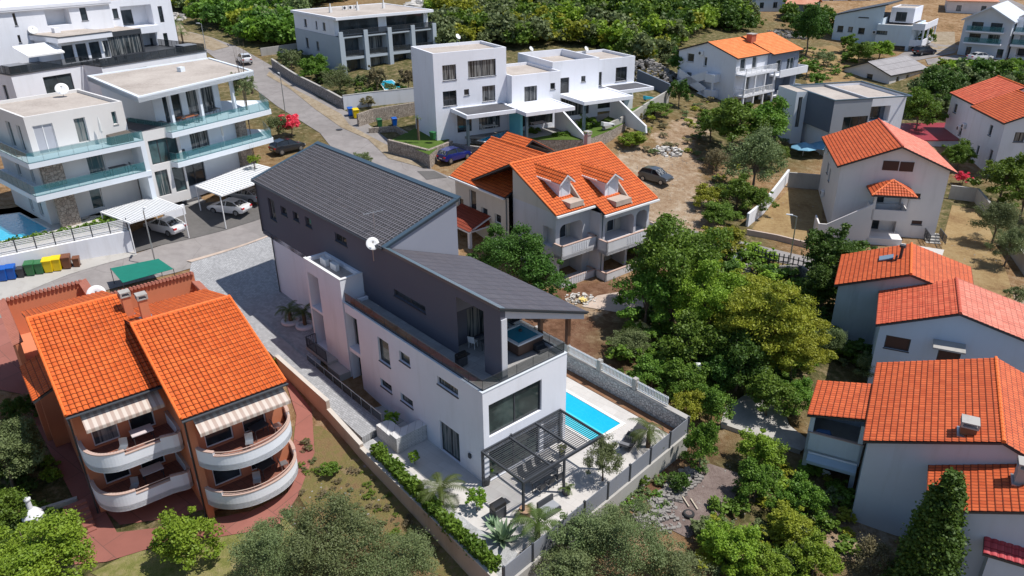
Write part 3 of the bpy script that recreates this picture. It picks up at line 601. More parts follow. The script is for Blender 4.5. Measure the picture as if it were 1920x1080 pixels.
# charcoal upper volume: terrace screen with the big opening, then the long body
dk = lambda tl, br: H.op('l', DX, tl, br, 'w')
DK = [dk((738, 541), (798, 588)), dk((627, 435), (651, 463)), dk((571, 405), (585, 429)), dk((548, 395), (561, 417)), dk((525, 385), (539, 407)), dk((501, 370), (519, 416))]
H.block(DX, 7.8, 4.5, 32.2, 6.2, 10.6, DGREY, l=DK, sides='l'); H.block(DX, 7.8, 32.2, 32.22, 6.2, 10.6, DGREY, sides='b')
H.block(DX+.02, 7.8, 5.4, 12.2, 6.2, 8.6, DGREY, f=[(3.2, 7.6, 6.25, 8.5, 'd')], sides='fr')
H.put(MB().box(DX-.03, 7.8, 30.5, 32.22, 6.5, 6.62), 'soffit', DGREY)
GL = plaster('sunlit_charcoal_plaster', (.27, .28, .33), .04, dirt=.05)  # charcoal lightened for the gable faces: sunlight put into the colour
mb = MB(); mb.quad((DX, 4.5, 10.6), (DX, 32.2, 10.6), (DX, 32.2, 10.92), (DX, 4.5, 10.92)); H.put(mb, 'gable_wall', DGREY); mb = MB()
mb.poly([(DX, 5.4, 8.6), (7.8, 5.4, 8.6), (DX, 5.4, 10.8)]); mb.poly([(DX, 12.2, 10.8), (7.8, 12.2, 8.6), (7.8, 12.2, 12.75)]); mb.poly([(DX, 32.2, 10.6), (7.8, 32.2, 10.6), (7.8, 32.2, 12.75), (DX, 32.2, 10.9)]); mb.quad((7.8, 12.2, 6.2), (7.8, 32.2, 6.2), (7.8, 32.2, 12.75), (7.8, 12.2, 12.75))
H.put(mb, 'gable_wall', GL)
H.put(MB().box(DX, DX+.35, .45, 1.95, 6.2, 10.9).box(DX, DX+.35, 1.95, 4.5, 10.2, 10.9), 'terrace_screen', DGREY); H.put(MB().box(DX+.02, DX+.42, .38, .45, 6.2, 10.2), 'lit_column_face', plaster('lit_face_plaster', (.55, .56, .6), .04, dirt=.05))  # thin pale plate paints the sunlit front face of the charcoal screen
H.put(MB().hexa([(DX+.02, .5, 10.3), (8.6, .5, 7.85), (8.6, .8, 7.85), (DX+.02, .8, 10.3), (DX+.02, .5, 10.85), (8.6, .5, 8.3), (8.6, .8, 8.3), (DX+.02, .8, 10.85)]), 'roof_beam', MATS['lit_face_plaster'])  # beam shares the paler colour that has the sunlight painted in
H.put(MB().box(7.6, 7.85, 3.4, 3.65, .1, 8.3).box(7.6, 7.85, .9, 1.15, 6.2, 8.1), 'post', WOODB)
# roofs
ER, RR = 10.98, 12.95
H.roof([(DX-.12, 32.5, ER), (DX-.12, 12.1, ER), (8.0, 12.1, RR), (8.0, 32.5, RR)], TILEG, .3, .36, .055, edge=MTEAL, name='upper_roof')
H.roof([(8.75, .35, 8.35), (8.75, 12.1, 8.35), (DX-.12, 12.1, 11.02), (DX-.12, .35, 11.02)], SHING, .9, .16, 0, edge=MTEAL, name='lower_roof', tiles=False)
mb = MB()
def strip(a, b, wv, h_=.07):
    a = Vector(a); b = Vector(b); wv = Vector(wv); mb.hexa([a, b, b+wv, a+wv, a+Vector((0, 0, h_)), b+Vector((0, 0, h_)), b+wv+Vector((0, 0, h_)), a+wv+Vector((0, 0, h_))])
strip((DX-.16, 32.55, ER+.02), (8.1, 32.55, RR+.06), (0, -.3, 0)); strip((7.75, 32.55, RR-.02), (7.75, 12.0, RR-.02), (.35, 0, .1)); strip((DX-.16, 12.35, ER+.03), (8.1, 12.35, RR+.07), (0, -.35, 0))
H.put(mb, 'roof_trim', MTEAL); mb = MB(); strip((DX-.18, 12.0, 11.06), (DX-.18, .3, 11.06), (.42, 0, -.16), .05); H.put(mb, 'verge_flashing', flat('weathered_zinc', (.22, .32, .38), .3, .6))
mb = MB(); strip((DX-.18, .28, 10.98), (8.8, .28, 8.28), (0, .12, 0), .1); H.put(mb, 'front_fascia', METAL)
H.put(MB().tube((DX-.1, 32.0, 10.8), (DX-.1, 32.0, 6.5), .05), 'rain_gutter', METAL); H.put(MB().tube((DX-.1, 30.3, 6.5), (DX-.1, 30.3, .8), .05), 'rain_gutter', METAL); H.put(MB().tube((DX-.2, 32.4, 10.93), (DX-.2, 12.2, 10.93), .07), 'rain_gutter', METAL)
H.rail([(.14, 15.3), (.14, .14), (6.54, .14), (6.54, 5.4)], 6.44, .7, METAL, 'terrace_balustrade', inner=SGLASS, bare=True)
for k_, (ya, yb, lb) in enumerate(((13.0, 15.0, 'nearest the white stair tower'), (9.8, 12.4, 'in the middle of the terrace strip'), (5.6, 9.2, 'longest one, nearest the terrace opening'))):
    r = thing('planter_box', 'long grey planter box on the villa roof terrace, '+lb, 'planter', LW(.62, (ya+yb)/2, 6.24), RZ); d2 = (yb-ya)/2
    MB().box(-.25, .25, -d2, d2, 0, .32).build('trough', plaster('planter_grey', (.30, .29, .27), .08), r)
H.put(MB().box(-.9, 0, 17.3, 20.6, .75, .95).box(-.9, -.02, 15.5, 17.3, -.6, .75), 'door_landing', CONC)
H.rail([(-.85, 17.4), (-.85, 20.5), (-.05, 20.5)], .95, .9, METAL, 'landing_railing', kind='bars')
# light well with ramp, path, railings
sol = MB().prism([(-1.65, 8.6), (-3.35, 8.4), (-3.35, 28), (-1.65, 28)], -2.2, [.42, .42, 1.15, 1.15])
def setting(mb, name, mat, parent_house, label=None, cat=None):
    o = mb.build(name, mat); o.location = parent_house.root.location; o.rotation_euler = parent_house.root.rotation_euler
    if cat: tag(o, label, cat)
    else: tag(o, label, kind='structure')
    return o
setting(sol, 'path', PAVER, H)
setting(MB().prism([(-1.65, 8.6), (-1.65, 16.5), (0, 16.5), (0, 8.6)], -2.3, [.0, -.55, -.55, .0]), 'light_well_floor', CONC, H)
r = House('handrail', 'low steel handrail along the paved path beside the white villa', 'railing', A0, 40.79, 0); r.rail([(-1.62, 8.7), (-1.62, 19)], .5, .75, SILVER, 'rail', kind='glass', inner=SGLASS)
# pool deck
setting(MB().prism([(-2.7, -2.2), (-2.2, -5.4), (12.75, -4.9), (12.75, 34), (8.6, 34), (8.6, 5.6), (6.65, 5.6), (6.65, 0), (0, 0), (0, 8.6), (-2.7, 8.3)], -2.4, 0), 'pool_deck', DECK, H)
setting(MB().prism([(-3.7, 8.2), (-2.7, 8.3), (-2.7, -2.2), (-2.2, -5.4), (-4.1, -6.3)], -2.4, .02), 'gravel_bed', GRAVEL, H)
setting(MB().prism([(12.0, 9), (12.0, -4.2), (12.7, -4.6), (12.7, 20)], -.2, .04), 'gravel_bed', SOIL, H)
pl = thing('swimming_pool', 'long rectangular blue swimming pool behind the white villa', 'swimming pool', (*A0, 0), math.radians(40.79))
MB().box(7.7, 10.5, -1.35, 8.5, .006, .03).build('water', WATER, pl); MB().box(7.72, 8.9, -1.33, 8.4, .032, .036).build('shallow_ledge', POOLIN, pl)
MB().box(7.45, 7.7, -1.6, 8.75, .004, .07).box(10.5, 10.75, -1.6, 8.75, .004, .07).box(7.7, 10.5, -1.6, -1.35, .004, .07).build('coping', plaster('white_stone_coping', (.76, .74, .70), .04), pl)
# split-faced stone garden wall by the path
o = setting(MB().box(-2.3, -.02, 5.9, 6.7, .02, 1.15).box(-2.3, -1.3, 6.7, 8.3, .02, .95), 'stone_planter_wall', SPLIT, H, 'white split face stone wall standing out from the villa side at the end of the paved path', 'wall')
# pergola
pg = thing('pergola', 'dark metal slatted pergola over the dining patio in front of the white villa', 'pergola', (*A0, 0), math.radians(40.79))
for x, y in ((-.2, -3.62), (2.95, -3.62), (6.1, -3.62), (-.2, -.08), (6.1, -.08)): MB().box(x-.06, x+.06, y-.06, y+.06, 0.005, 2.42).build('post', METAL, pg)
MB().box(-.26, 6.16, -3.7, -3.58, 2.42, 2.58).box(-.26, 6.16, -.1, -.005, 2.45, 2.58).build('beam', METAL, pg)
for x in (-.2, 1.9, 4.0, 6.1): MB().box(x-.05, x+.05, -3.58, -.1, 2.44, 2.58).build('rafter', METAL, pg)
mb = MB()
for i in range(23): y = -.2-i*.148; mb.hexa([(-.14, y, 2.50), (6.04, y, 2.50), (6.04, y-.055, 2.515), (-.14, y-.055, 2.515), (-.14, y, 2.53), (6.04, y, 2.53), (6.04, y-.055, 2.545), (-.14, y-.055, 2.545)])
tag(mb.build('slats', METAL, pg), kind='stuff')
mb = MB()
for i in range(12): mb.box(4.75, 6.4, -.03, -.004, .15+i*.18, .24+i*.18)
H.put(mb, 'shutter_slats', METAL)
H.put(MB().lathe((2.0, -.1, 2.62), [(.05, 0), (.07, .1)], 8).box(-.12, -.005, 1.25, 1.45, 1.2, 1.5), 'wall_lamp', METAL)
table(LW(2.6, -2.0), RZ, 'long dark dining table under the slatted pergola', None, 1.1, .5)
for i, (x, y, a) in enumerate([(1.9, -2.75, 0), (2.6, -2.75, 0), (3.3, -2.75, 0), (1.9, -1.25, math.pi), (2.6, -1.25, math.pi), (3.3, -1.25, math.pi), (4.0, -2.0, math.pi/2)]):
    chair(LW(x, y), RZ+math.pi-a, 'dark chair drawn up to the dining table under the pergola', 'dining chairs under the pergola')
def bbq(loc, label, s_=1):
    r = thing('barbecue', label, 'barbecue', loc, RZ, sc=(s_,)*3); MB().box(-.4, .4, -.28, .28, .05, .75).build('cabinet', METAL, r, bevel=.02); MB().tube((-.4, 0, .86), (.4, 0, .86), .27, k=12).build('lid', flat('black_enamel', (.02, .02, .02), .25), r); MB().box(.42, .75, -.22, .22, .74, .78).build('side_shelf', METAL, r)
bbq(LW(-1.2, -2.6), 'black gas barbecue on the pale deck left of the pergola'); bbq(LW(1.15, 3.4, 6.25), 'black gas barbecue on the roof terrace of the white villa', .8)
# hot tub
ht_ = thing('hot_tub', 'square hot tub with brown cabinet and blue water on the roof terrace', 'hot tub', LW(5.35, 2.85, 6.24), RZ)
MB().box(-1.0, 1.0, -1.0, 1.0, 0, .72).build('cabinet', flat('brown_panelling', (.12, .07, .05), .6, var=.15), ht_, bevel=.04)
mb = MB().box(-1.05, 1.05, -1.05, -.85, .72, .84).box(-1.05, 1.05, .85, 1.05, .72, .84).box(-1.05, -.85, -.85, .85, .72, .84).box(.85, 1.05, -.85, .85, .72, .84); mb.build('rim', WMETAL, ht_, bevel=.03)
MB().box(-.86, .86, -.86, .86, .721, .78).build('water', flat('tub_water', (.05, .30, .42), .05), ht_); MB().lathe((.3, .3, .78), [(.12, 0), (.1, .12)], 10).build('headrest', METAL, ht_)
st = thing('tub_steps', 'dark two step stool beside the hot tub', 'steps', LW(5.9, 1.35, 6.24), RZ); MB().box(-.35, .35, -.15, .2, 0, .2).build('lower_step', METAL, st); MB().box(-.35, .35, .2, .5, 0, .4).build('upper_step', METAL, st)
table(LW(3.4, 3.6, 6.24), RZ, 'small low table inside the covered roof terrace by the glass doors', None, .35, .35); chair(LW(3.0, 4.6, 6.24), RZ+2, 'white chair inside the covered roof terrace behind the charcoal screen', None, WMETAL)
for x, y, lb in ((.5, 19.3, 'white air conditioner on the villa stair tower roof, nearer the dark wall'), (.6, 18.0, 'beige air conditioner standing proud at the edge of the stair tower roof')): ac_unit(LW(x+.4, y, 7.62), RZ+math.pi/2, lb)
dish(LW(1.5, 13.2, 9.9), math.radians(-70), 'white satellite dish on a pole against the charcoal wall where the two grey roofs meet', .44, 1.15, None)
ant = thing('tv_antenna', 'thin roof aerial rising over the anthracite tiled roof of the villa', 'aerial', LW(2.6, 14.6, 11.3)); mb = MB().tube((0, 0, 0), (0, 0, 1.4), .02).tube((-.6, -.4, 1.3), (.6, .4, 1.3), .012)
for k in range(6): t = -1+k*.4; mb.tube((t*.55-.12, t*.37+.2, 1.3), (t*.55+.12, t*.37-.2, 1.3), .008)
mb.build('mast', SILVER, ant)
# boundary walls
def longwall(name, label, pts, tops, t, mat, H_=H, base=-2.6, cat='wall', cap=None):
    r = thing(name, label, cat, (*H_.F.o[:2], 0), H_.F.yaw); mb = MB(); cp = MB()
    for (a, b), zt in zip(zip(pts, pts[1:]), tops):
        za, zb = zt if hasattr(zt, '__len__') else (zt, zt); a2 = Vector((a[0], a[1])); b2 = Vector((b[0], b[1])); d = (b2-a2).normalized(); nn = Vector((-d.y, d.x))*t/2
        c = [a2-nn, b2-nn, b2+nn, a2+nn]; zz = [za, zb, zb, za]
        mb.hexa([(q.x, q.y, base) for q in c]+[(q.x, q.y, z) for q, z in zip(c, zz)])
        nn = nn*1.2; c = [a2-nn, b2-nn, b2+nn, a2+nn]; cp.hexa([(q.x, q.y, z+.002) for q, z in zip(c, zz)]+[(q.x, q.y, z+.06) for q, z in zip(c, zz)])
    mb.build('wall_body', mat, r)
    if cap: cp.build('coping', cap, r)
    return r
longwall('garden_wall', 'long stepped beige concrete wall between the villa path and the dry garden of the orange apartment house', [(-3.45, 20.2), (-3.5, 12.4), (-3.85, 7.6), (-4.35, -6.6)], [(1.35, 1.25), (.62, .55), (.32, .3)], .25, CONCP, cap=plaster('pale_coping_stone', (.58, .53, .47), .1, dirt=.4))
longwall('retaining_wall', 'grey stone retaining wall with white railing between pool deck and wild garden', [(12.95, 20), (12.95, -4.9)], [1.15], .35, stone('grey_stacked_stone', (.44, .44, .44), (.66, .65, .64), (.2, .2, .2), 4.5, .05), cap=CONC)
fw = thing('white_railing', 'white picket railing with grey pillars on top of the stone wall above the pool', 'fence', (*A0, 0), RZ)
ys = [19.4, 16.1, 12.8, 9.5, 6.2, 2.9, -.4, -3.4]
for y in ys[:-1]: MB().box(12.78, 13.12, y-.16, y+.16, 1.22, 2.1).build('pillar', CONC, fw)
for a, b in zip(ys, ys[1:]):
    mb = MB().box(12.92, 12.98, b+.17, a-.17, 1.32, 1.38).box(12.92, 12.98, b+.17, a-.17, 1.84, 1.9); n = int((a-b-.34)/.13)
    for i in range(n): y = b+.2+i*.13; mb.box(12.93, 12.97, y, y+.06, 1.381, 1.98)
    mb.build('picket_panel', WMETAL, fw)
gf = thing('panel_fence', 'grey mesh panel fence with dark posts along the lower edge of the villa plot', 'fence', (*A0, 0), RZ)
pa = Vector((12.9, -4.95)); pb = Vector((-4.2, -6.6)); nseg = 8
for i in range(nseg+1):
    q = pa.lerp(pb, i/nseg); MB().box(q.x-.06, q.x+.06, q.y-.06, q.y+.06, .1, 1.35).build('post', METAL, gf)
    if i < nseg: q2 = pa.lerp(pb, (i+1)/nseg); MB().bar((q.x, q.y, .72), (q2.x, q2.y, .72), .03, 1.1).build('panel', plaster('grey_screen', (.24, .25, .28), .1, dirt=.2), gf)
longwall('fence_footing', 'low pale concrete footing wall under the grey panel fence of the villa', [(12.9, -4.95), (-4.2, -6.6)], [.1], .28, CONC)
# loungers
def lounger(loc, rz, label, proto=[]):
    if proto: return copy_tree(proto[0], loc, rz, label)
    r = thing('sun_lounger', label, 'sun lounger', loc, rz, 'dark sun loungers by the pool'); proto.append(r); m = flat('dark_rattan', (.05, .05, .055), .8, var=.2); mb = MB()
    zz = [.32, .42, .36, .25, .24, .34, .55, .7]; xs = [-1.0, -.7, -.4, -.1, .2, .5, .8, 1.0]
    for a, b, za, zb in zip(xs, xs[1:], zz, zz[1:]): mb.hexa([(a, -.36, za-.05), (b, -.36, zb-.05), (b, .36, zb-.05), (a, .36, za-.05), (a, -.36, za), (b, -.36, zb), (b, .36, zb), (a, .36, za)])
    mb.build('seat', m, r); MB().box(-.7, .6, -.34, -.28, 0, .24).box(-.7, .6, .28, .34, 0, .24).build('frame', m, r); MB().box(.62, .95, -.3, .3, .5, .62).build('pillow', flat('grey_cushion', (.16, .16, .17), .9), r); return r
lounger(P(1178, 834, .1), RZ+.35+math.pi, 'dark curved sun lounger on the deck, the nearer of the two'); lounger(P(1198, 812, .1), RZ+.3+math.pi, 'dark curved sun lounger on the deck, the farther of the two')

# ------------------------------------------------------------------ terracotta apartment house, lower left
T = House('apartment_house', 'terracotta apartment house with orange clay tile roofs and curved white balconies', 'house', (-17.87, 34.11), 38, -1.7)
wd = lambda a, b, z0, z1: (a, b, z0, z1, 'd')
T.block(.2, 5.6, .9, 13.4, -2.6, 5.95, TERRA, f=[wd(1.0, 2.6, .2, 2.3), wd(3.2, 4.6, .2, 2.3), wd(1.0, 2.6, 3.0, 5.1), wd(3.2, 4.6, 3.0, 5.1), wd(2, 3.6, -1.7, -.4)], frame=WFRAME, sides='flb')
T.block(5.6, 5.62, .9, 13.4, -2.6, 5.95, TERRA, r=[(3, 4, 3.4, 4.6, 'w'), (8, 9, 3.4, 4.6, 'w'), (8, 9, .4, 1.6, 'w')], frame=WFRAME, sides='r')
T.block(-4.7, .2, 5.2, 17.4, -2.6, 5.95, TERRA, f=[wd(-4.0, -2.6, .2, 2.3), wd(-2.0, -.6, .2, 2.3), wd(-4.0, -2.6, 3.0, 5.1), wd(-2.0, -.6, 3.0, 5.1)], l=[(8, 9, 3.2, 4.4, 'w'), (12, 13, 3.2, 4.4, 'w'), (8, 9, .4, 1.6, 'w'), (14, 15, .4, 1.6, 'w')], frame=WFRAME, sides='flb')
mb = MB()
for x, ya, yb, yr, zr, ze in ((.2, .9, 13.4, 8.2, 8.4, 7.0), (5.6, .9, 13.4, 8.2, 8.4, 7.0), (-4.7, 5.2, 17.4, 12.6, 8.55, 7.2)): mb.poly([(x, ya, 5.95), (x, yb, 5.95), (x, yb, ze-.15), (x, yr, zr-.1), (x, ya, 6.15)])
T.put(mb, 'gable_wall', TERRA)
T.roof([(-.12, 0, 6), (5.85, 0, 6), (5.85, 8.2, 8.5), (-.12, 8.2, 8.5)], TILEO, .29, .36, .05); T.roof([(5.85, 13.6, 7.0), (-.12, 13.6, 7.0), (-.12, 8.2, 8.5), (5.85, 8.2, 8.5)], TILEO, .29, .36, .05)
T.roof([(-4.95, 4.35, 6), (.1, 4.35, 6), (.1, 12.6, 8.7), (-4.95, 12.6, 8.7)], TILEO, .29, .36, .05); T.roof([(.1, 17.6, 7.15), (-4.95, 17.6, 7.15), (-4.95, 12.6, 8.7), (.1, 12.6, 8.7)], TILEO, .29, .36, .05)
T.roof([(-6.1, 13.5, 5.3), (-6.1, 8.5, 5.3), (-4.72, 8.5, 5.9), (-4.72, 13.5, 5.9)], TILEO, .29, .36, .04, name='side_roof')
T.ridge((-.12, 8.2, 8.52), (5.85, 8.2, 8.52), TILEO2 if 'x' in MATS else flat('orange_ridge_tile', (.80, .17, .03), .6, var=.12)); T.ridge((-4.95, 12.6, 8.72), (.1, 12.6, 8.72), MATS['orange_ridge_tile']); T.ridge((-.12, .1, 6.07), (-.12, 8.2, 8.55), MATS['orange_ridge_tile'], .09, 'verge_tiles'); T.ridge((-4.95, 4.4, 6.07), (-4.95, 12.6, 8.75), MATS['orange_ridge_tile'], .09, 'verge_tiles'); T.ridge((5.85, .1, 6.07), (5.85, 8.2, 8.55), MATS['orange_ridge_tile'], .09, 'verge_tiles')
T.put(MB().tube((-.15, -.1, 5.93), (5.9, -.1, 5.93), .07).tube((-5.0, 4.25, 5.93), (.1, 4.25, 5.93), .07).tube((-4.85, 4.9, 5.9), (-4.85, 5.3, -2), .05).tube((.1, .7, 5.9), (.1, .8, -2), .05), 'rain_gutter', METAL)
chimney(T, .35, 11.0, 7.7, 1.5, .5); chimney(T, .9, 8.9, 8.3, 1.35, .5)
STR, t_, b_, o_ = newmat('striped_canvas'); tc = N(t_, 'TexCoord'); sp_ = N(t_, 'SeparateXYZ'); t_.links.new(tc.outputs['Object'], sp_.inputs[0])
fx = math_(t_, 'GREATER_THAN', math_(t_, 'FRACT', math_(t_, 'MULTIPLY', sp_.outputs[0], 2.6)), .5); t_.links.new(mix(t_, fx, (.56, .49, .43), (.42, .32, .27)), b_.inputs['Base Color']); b_.inputs['Roughness'].default_value = .9
def awning(H_, x0, x1, y, z, out, drop, label, mat, fold=.22):
    r = thing('awning', label, 'awning', (*H_.F.o[:2], 0), H_.F.yaw)
    MB().hexa([(x0, y, z-.03), (x1, y, z-.03), (x1, y-out, z-drop-.03), (x0, y-out, z-drop-.03), (x0, y, z), (x1, y, z), (x1, y-out, z-drop), (x0, y-out, z-drop)]).box(x0, x1, y-out-.02, y-out+.01, z-drop-fold, z-drop-.031).build('canvas', mat, r)
    MB().tube((x0, y, z+.03), (x1, y, z+.03), .06).build('roller', WMETAL, r)
    for x in (x0+.2, x1-.2): MB().bar((x, y, z-.15), (x, y-out+.1, z-drop-.06), .04, .04).build('arm', WMETAL, r)
    return r
awning(T, .5, 5.7, .85, 5.75, 1.5, .55, 'striped beige awning over the upper right curved balcony of the terracotta house', STR); awning(T, -4.3, -.15, 5.15, 5.75, 1.5, .55, 'striped beige awning over the upper left balcony of the terracotta house', STR)
def balcony(H_, pts, z, hr, name='balcony', floor=None, mat=None, thick=.16, zb=.25, low=None, curve=False, extra=()):
    """solid balcony: floor slab and curved parapet along pts"""
    if curve:
        q = [Vector(p) for p in pts]; out = []; lo2 = []
        for i in range(len(q)-1):
            p0, p1, p2, p3 = q[max(i-1, 0)], q[i], q[i+1], q[min(i+2, len(q)-1)]; m = 4
            for k in range(m):
                t = k/m; v = .5*((2*p1)+(p2-p0)*t+(2*p0-5*p1+4*p2-p3)*t*t+(3*p1-p0-3*p2+p3)*t**3); out.append((v.x, v.y)); lo2.append(i)
        out.append(tuple(q[-1])); 
        if low: idx = [k for k, i in enumerate(lo2) if low[0] <= i <= low[1]]; low = (idx[0], idx[-1])
        pts = out+list(extra)
    fl = MB().prism(pts, z-zb, z); o = fl.build(name, mat or WHITE2, H_.root)
    MB().poly([(p[0], p[1], z+.004) for p in pts]).build('balcony_floor', floor or MATS['floor_tiles_brown'], o)
    mb = MB(); cp = MB(); n = len(pts)
    for i in range(n-1):
        a = Vector(pts[i]); b = Vector(pts[i+1]); d = b-a
        if d.length < 1e-5: continue
        nn = Vector((-d.y, d.x)).normalized()*thick; h_ = hr if not (low and low[0] <= i <= low[1]) else hr*.72
        c = [a, b, b+nn, a+nn]; mb.hexa([(q.x, q.y, z-zb-.02) for q in c]+[(q.x, q.y, z+h_) for q in c])
        c = [a-nn*.15, b-nn*.15, b+nn*1.15, a+nn*1.15]; cp.hexa([(q.x, q.y, z+h_+.002) for q in c]+[(q.x, q.y, z+h_+.06) for q in c])
        if low and low[0] <= i <= low[1]: cp.tube((a.x+nn.x/2, a.y+nn.y/2, z+hr+.02), (b.x+nn.x/2, b.y+nn.y/2, z+hr+.02), .03, k=5)
    mb.build('parapet', mat or WHITE2, o); cp.build('coping', plaster('pink_coping', (.52, .37, .31), .08, dirt=.2), o)
    return o
brickm('floor_tiles_brown', (.24, .09, .06), (.30, .12, .08), (.12, .06, .05), .4, .4, 1, .015, math.radians(38))
bow = [(.15, 1.4), (.2, .7), (.45, -.1), (.9, -.7), (1.5, -1.15), (2.3, -1.45), (3.2, -1.5), (4.1, -1.35), (4.9, -.95), (5.5, -.35), (5.85, .4), (6.0, 1.2), (5.95, 1.9), (5.6, 2.3)]
bo2 = [(.17, 5.2), (-4.7, 5.3)][:0]+[(-4.75, 5.9), (-4.75, 4.6), (-4.6, 3.8), (-4.2, 3.15), (-3.6, 2.75), (-2.9, 2.6), (-2.0, 2.6), (-1.0, 2.6), (.15, 2.6), (.16, 5.2)]
BW = plaster('balcony_white', (.84, .86, .90), .02, dirt=.08)
for z, zz in ((2.9, .82), (.1, .82)):
    balcony(T, bow, z, zz, 'curved_balcony', zb=.35, low=(3, 9), curve=True, mat=BW); balcony(T, bo2, z, zz, 'rounded_balcony', zb=.35, low=(5, 6), curve=True, mat=BW)
T.put(MB().box(5.45, 5.75, 1.2, 1.5, -2, 5.9), 'column', TERRA); T.put(MB().box(.16, .5, .35, .9, -2.5, 5.9), 'divider_wall', TERRA)
for x, z, lb in ((1.6, 2.92, 'on the upper curved balcony'), (1.8, .12, 'on the lower curved balcony')):
    table(T.F.W(3.9, .3, z), .9, 'dark table ' + lb + ' of the terracotta house', None, .5, .35)
    chair(T.F.W(3.0, -.5, z), .3, 'grey folding chair '+lb+' of the terracotta house, left of the table', None, SILVER); chair(T.F.W(4.9, .1, z), 2.2, 'grey folding chair '+lb+' of the terracotta house, right of the table', None, SILVER)
CLOTH = flat('pale_cloth', (.6, .52, .52), .9)
for z, lb in ((2.92, 'upper left'), (.12, 'lower left')):
    table(T.F.W(-1.6, 4.2, z), .66, f'table with pale cloth on the {lb} balcony of the terracotta house', None, .6, .4, top=CLOTH); chair(T.F.W(-2.8, 3.6, z), .2, f'grey chair on the {lb} balcony of the terracotta house', None, SILVER)
# rear terrace walls with tile capping
def capwall(H_, a, b, z0, z1, mat, cap, t=.3):
    MBx = MB(); a = Vector(a); b = Vector(b); d = (b-a).normalized(); nn = Vector((-d.y, d.x))*t/2; c = [a-nn, b-nn, b+nn, a+nn]
    MBx.hexa([(q.x, q.y, z0) for q in c]+[(q.x, q.y, z1) for q in c]); o = MBx.build('terrace_wall', mat, H_.root); mb = MB(); n = int((b-a).length/.25)
    for i in range(n):
        p = a.lerp(b, (i+.5)/n); mb.tube((p.x-nn.x*1.9, p.y-nn.y*1.9, z1+.02), (p.x+nn.x*1.9, p.y+nn.y*1.9, z1+.16), .12, .12, 6)
    mb.build('tile_capping', cap, o); return o
RT = MATS['orange_ridge_tile']; RT2 = flat('faded_red_tile', (.42, .15, .10), .7, var=.15)
capwall(T, (6.4, 18.5), (-.45, 18.5), 0, 6.35, TERRA, RT2); capwall(T, (-.5, 22.3), (-5.7, 22.3), 0, 6.35, TERRA, RT2); capwall(T, (-5.75, 22.3), (-5.75, 14.5), -2, 6.35, TERRA, RT2); capwall(T, (-.5, 22.3), (-.5, 18.6), 0, 6.35, TERRA, RT2); capwall(T, (6.4, 13.6), (6.4, 18.4), 0, 5.6, TERRA, RT2)
T.put(MB().box(-5.6, 6.3, 13.5, 18.3, -2, 3.6), 'terrace_floor', TERRA); T.put(MB().box(-5.6, -.6, 18.3, 22.2, -2, 3.6), 'terrace_floor', TERRA)
dish(T.F.W(-.35, 17.8, 6.0), math.radians(-60), 'large white satellite dish behind the orange roofs of the terracotta house', .62, 1.0, None)
GT = flat('green_shade_net', (.0, .17, .12), .8, var=.12)
def tarp(name, label, px, z, cat='shade sail'):
    pts = [P(a, b, z) for a, b in px]; r = thing(name, label, cat, (float(pts[0][0]), float(pts[0][1]), 0)); q = [(p[0]-pts[0][0], p[1]-pts[0][1], p[2]) for p in pts]
    MB().slab([tuple(map(float, c)) for c in q], .03).build('net', GT, r)
    for c in q: MB().tube((c[0], c[1], 0), (c[0], c[1], z), .03).build('post', METAL, r)
tarp('shade_net', 'green shade net on poles beside the road behind the terracotta house', [(207, 503), (297, 485), (325, 504), (230, 530)], 3.6); tarp('shade_net', 'small green shade net right of the terracotta rear wall beside the pavers', [(352, 545), (362, 532), (397, 566), (365, 572)], 2.6)
st = thing('garden_steps', 'dark stone steps down beside the left corner of the terracotta house', 'steps', (*G(185, 980)[:2], ht(*G(185, 980)[:2])), T.F.yaw)
for i in range(6): MB().box(-1.4, -.2, -.6+i*.35, -.25+i*.35, -.6, .1+i*.17).build('step', REDPAV, st)
longwall('garden_wall', 'short grey garden wall left of the stone steps', [T.F.L(G(75, 975))[:2], T.F.L(G(150, 950))[:2]], [-.8], .25, CONC, T)
ov = G(68, 985); r = thing('garden_oven', 'white masonry barbecue oven with a short chimney in the lower left garden', 'oven', ov, .4)
MB().prism([(-.6, -.4), (.6, -.4), (.6, .4), (-.6, .4)], -.2, .5).build('base', WHITE2, r); MB().lathe((0, 0, .5), [(.62, 0), (.58, .3), (.38, .6), (.16, .8), (.14, 1.4), (.2, 1.42), (.2, 1.5)], 12).build('dome', WHITE2, r); MB().box(-.25, .25, -.62, -.5, .52, .85).build('mouth', METAL, r)

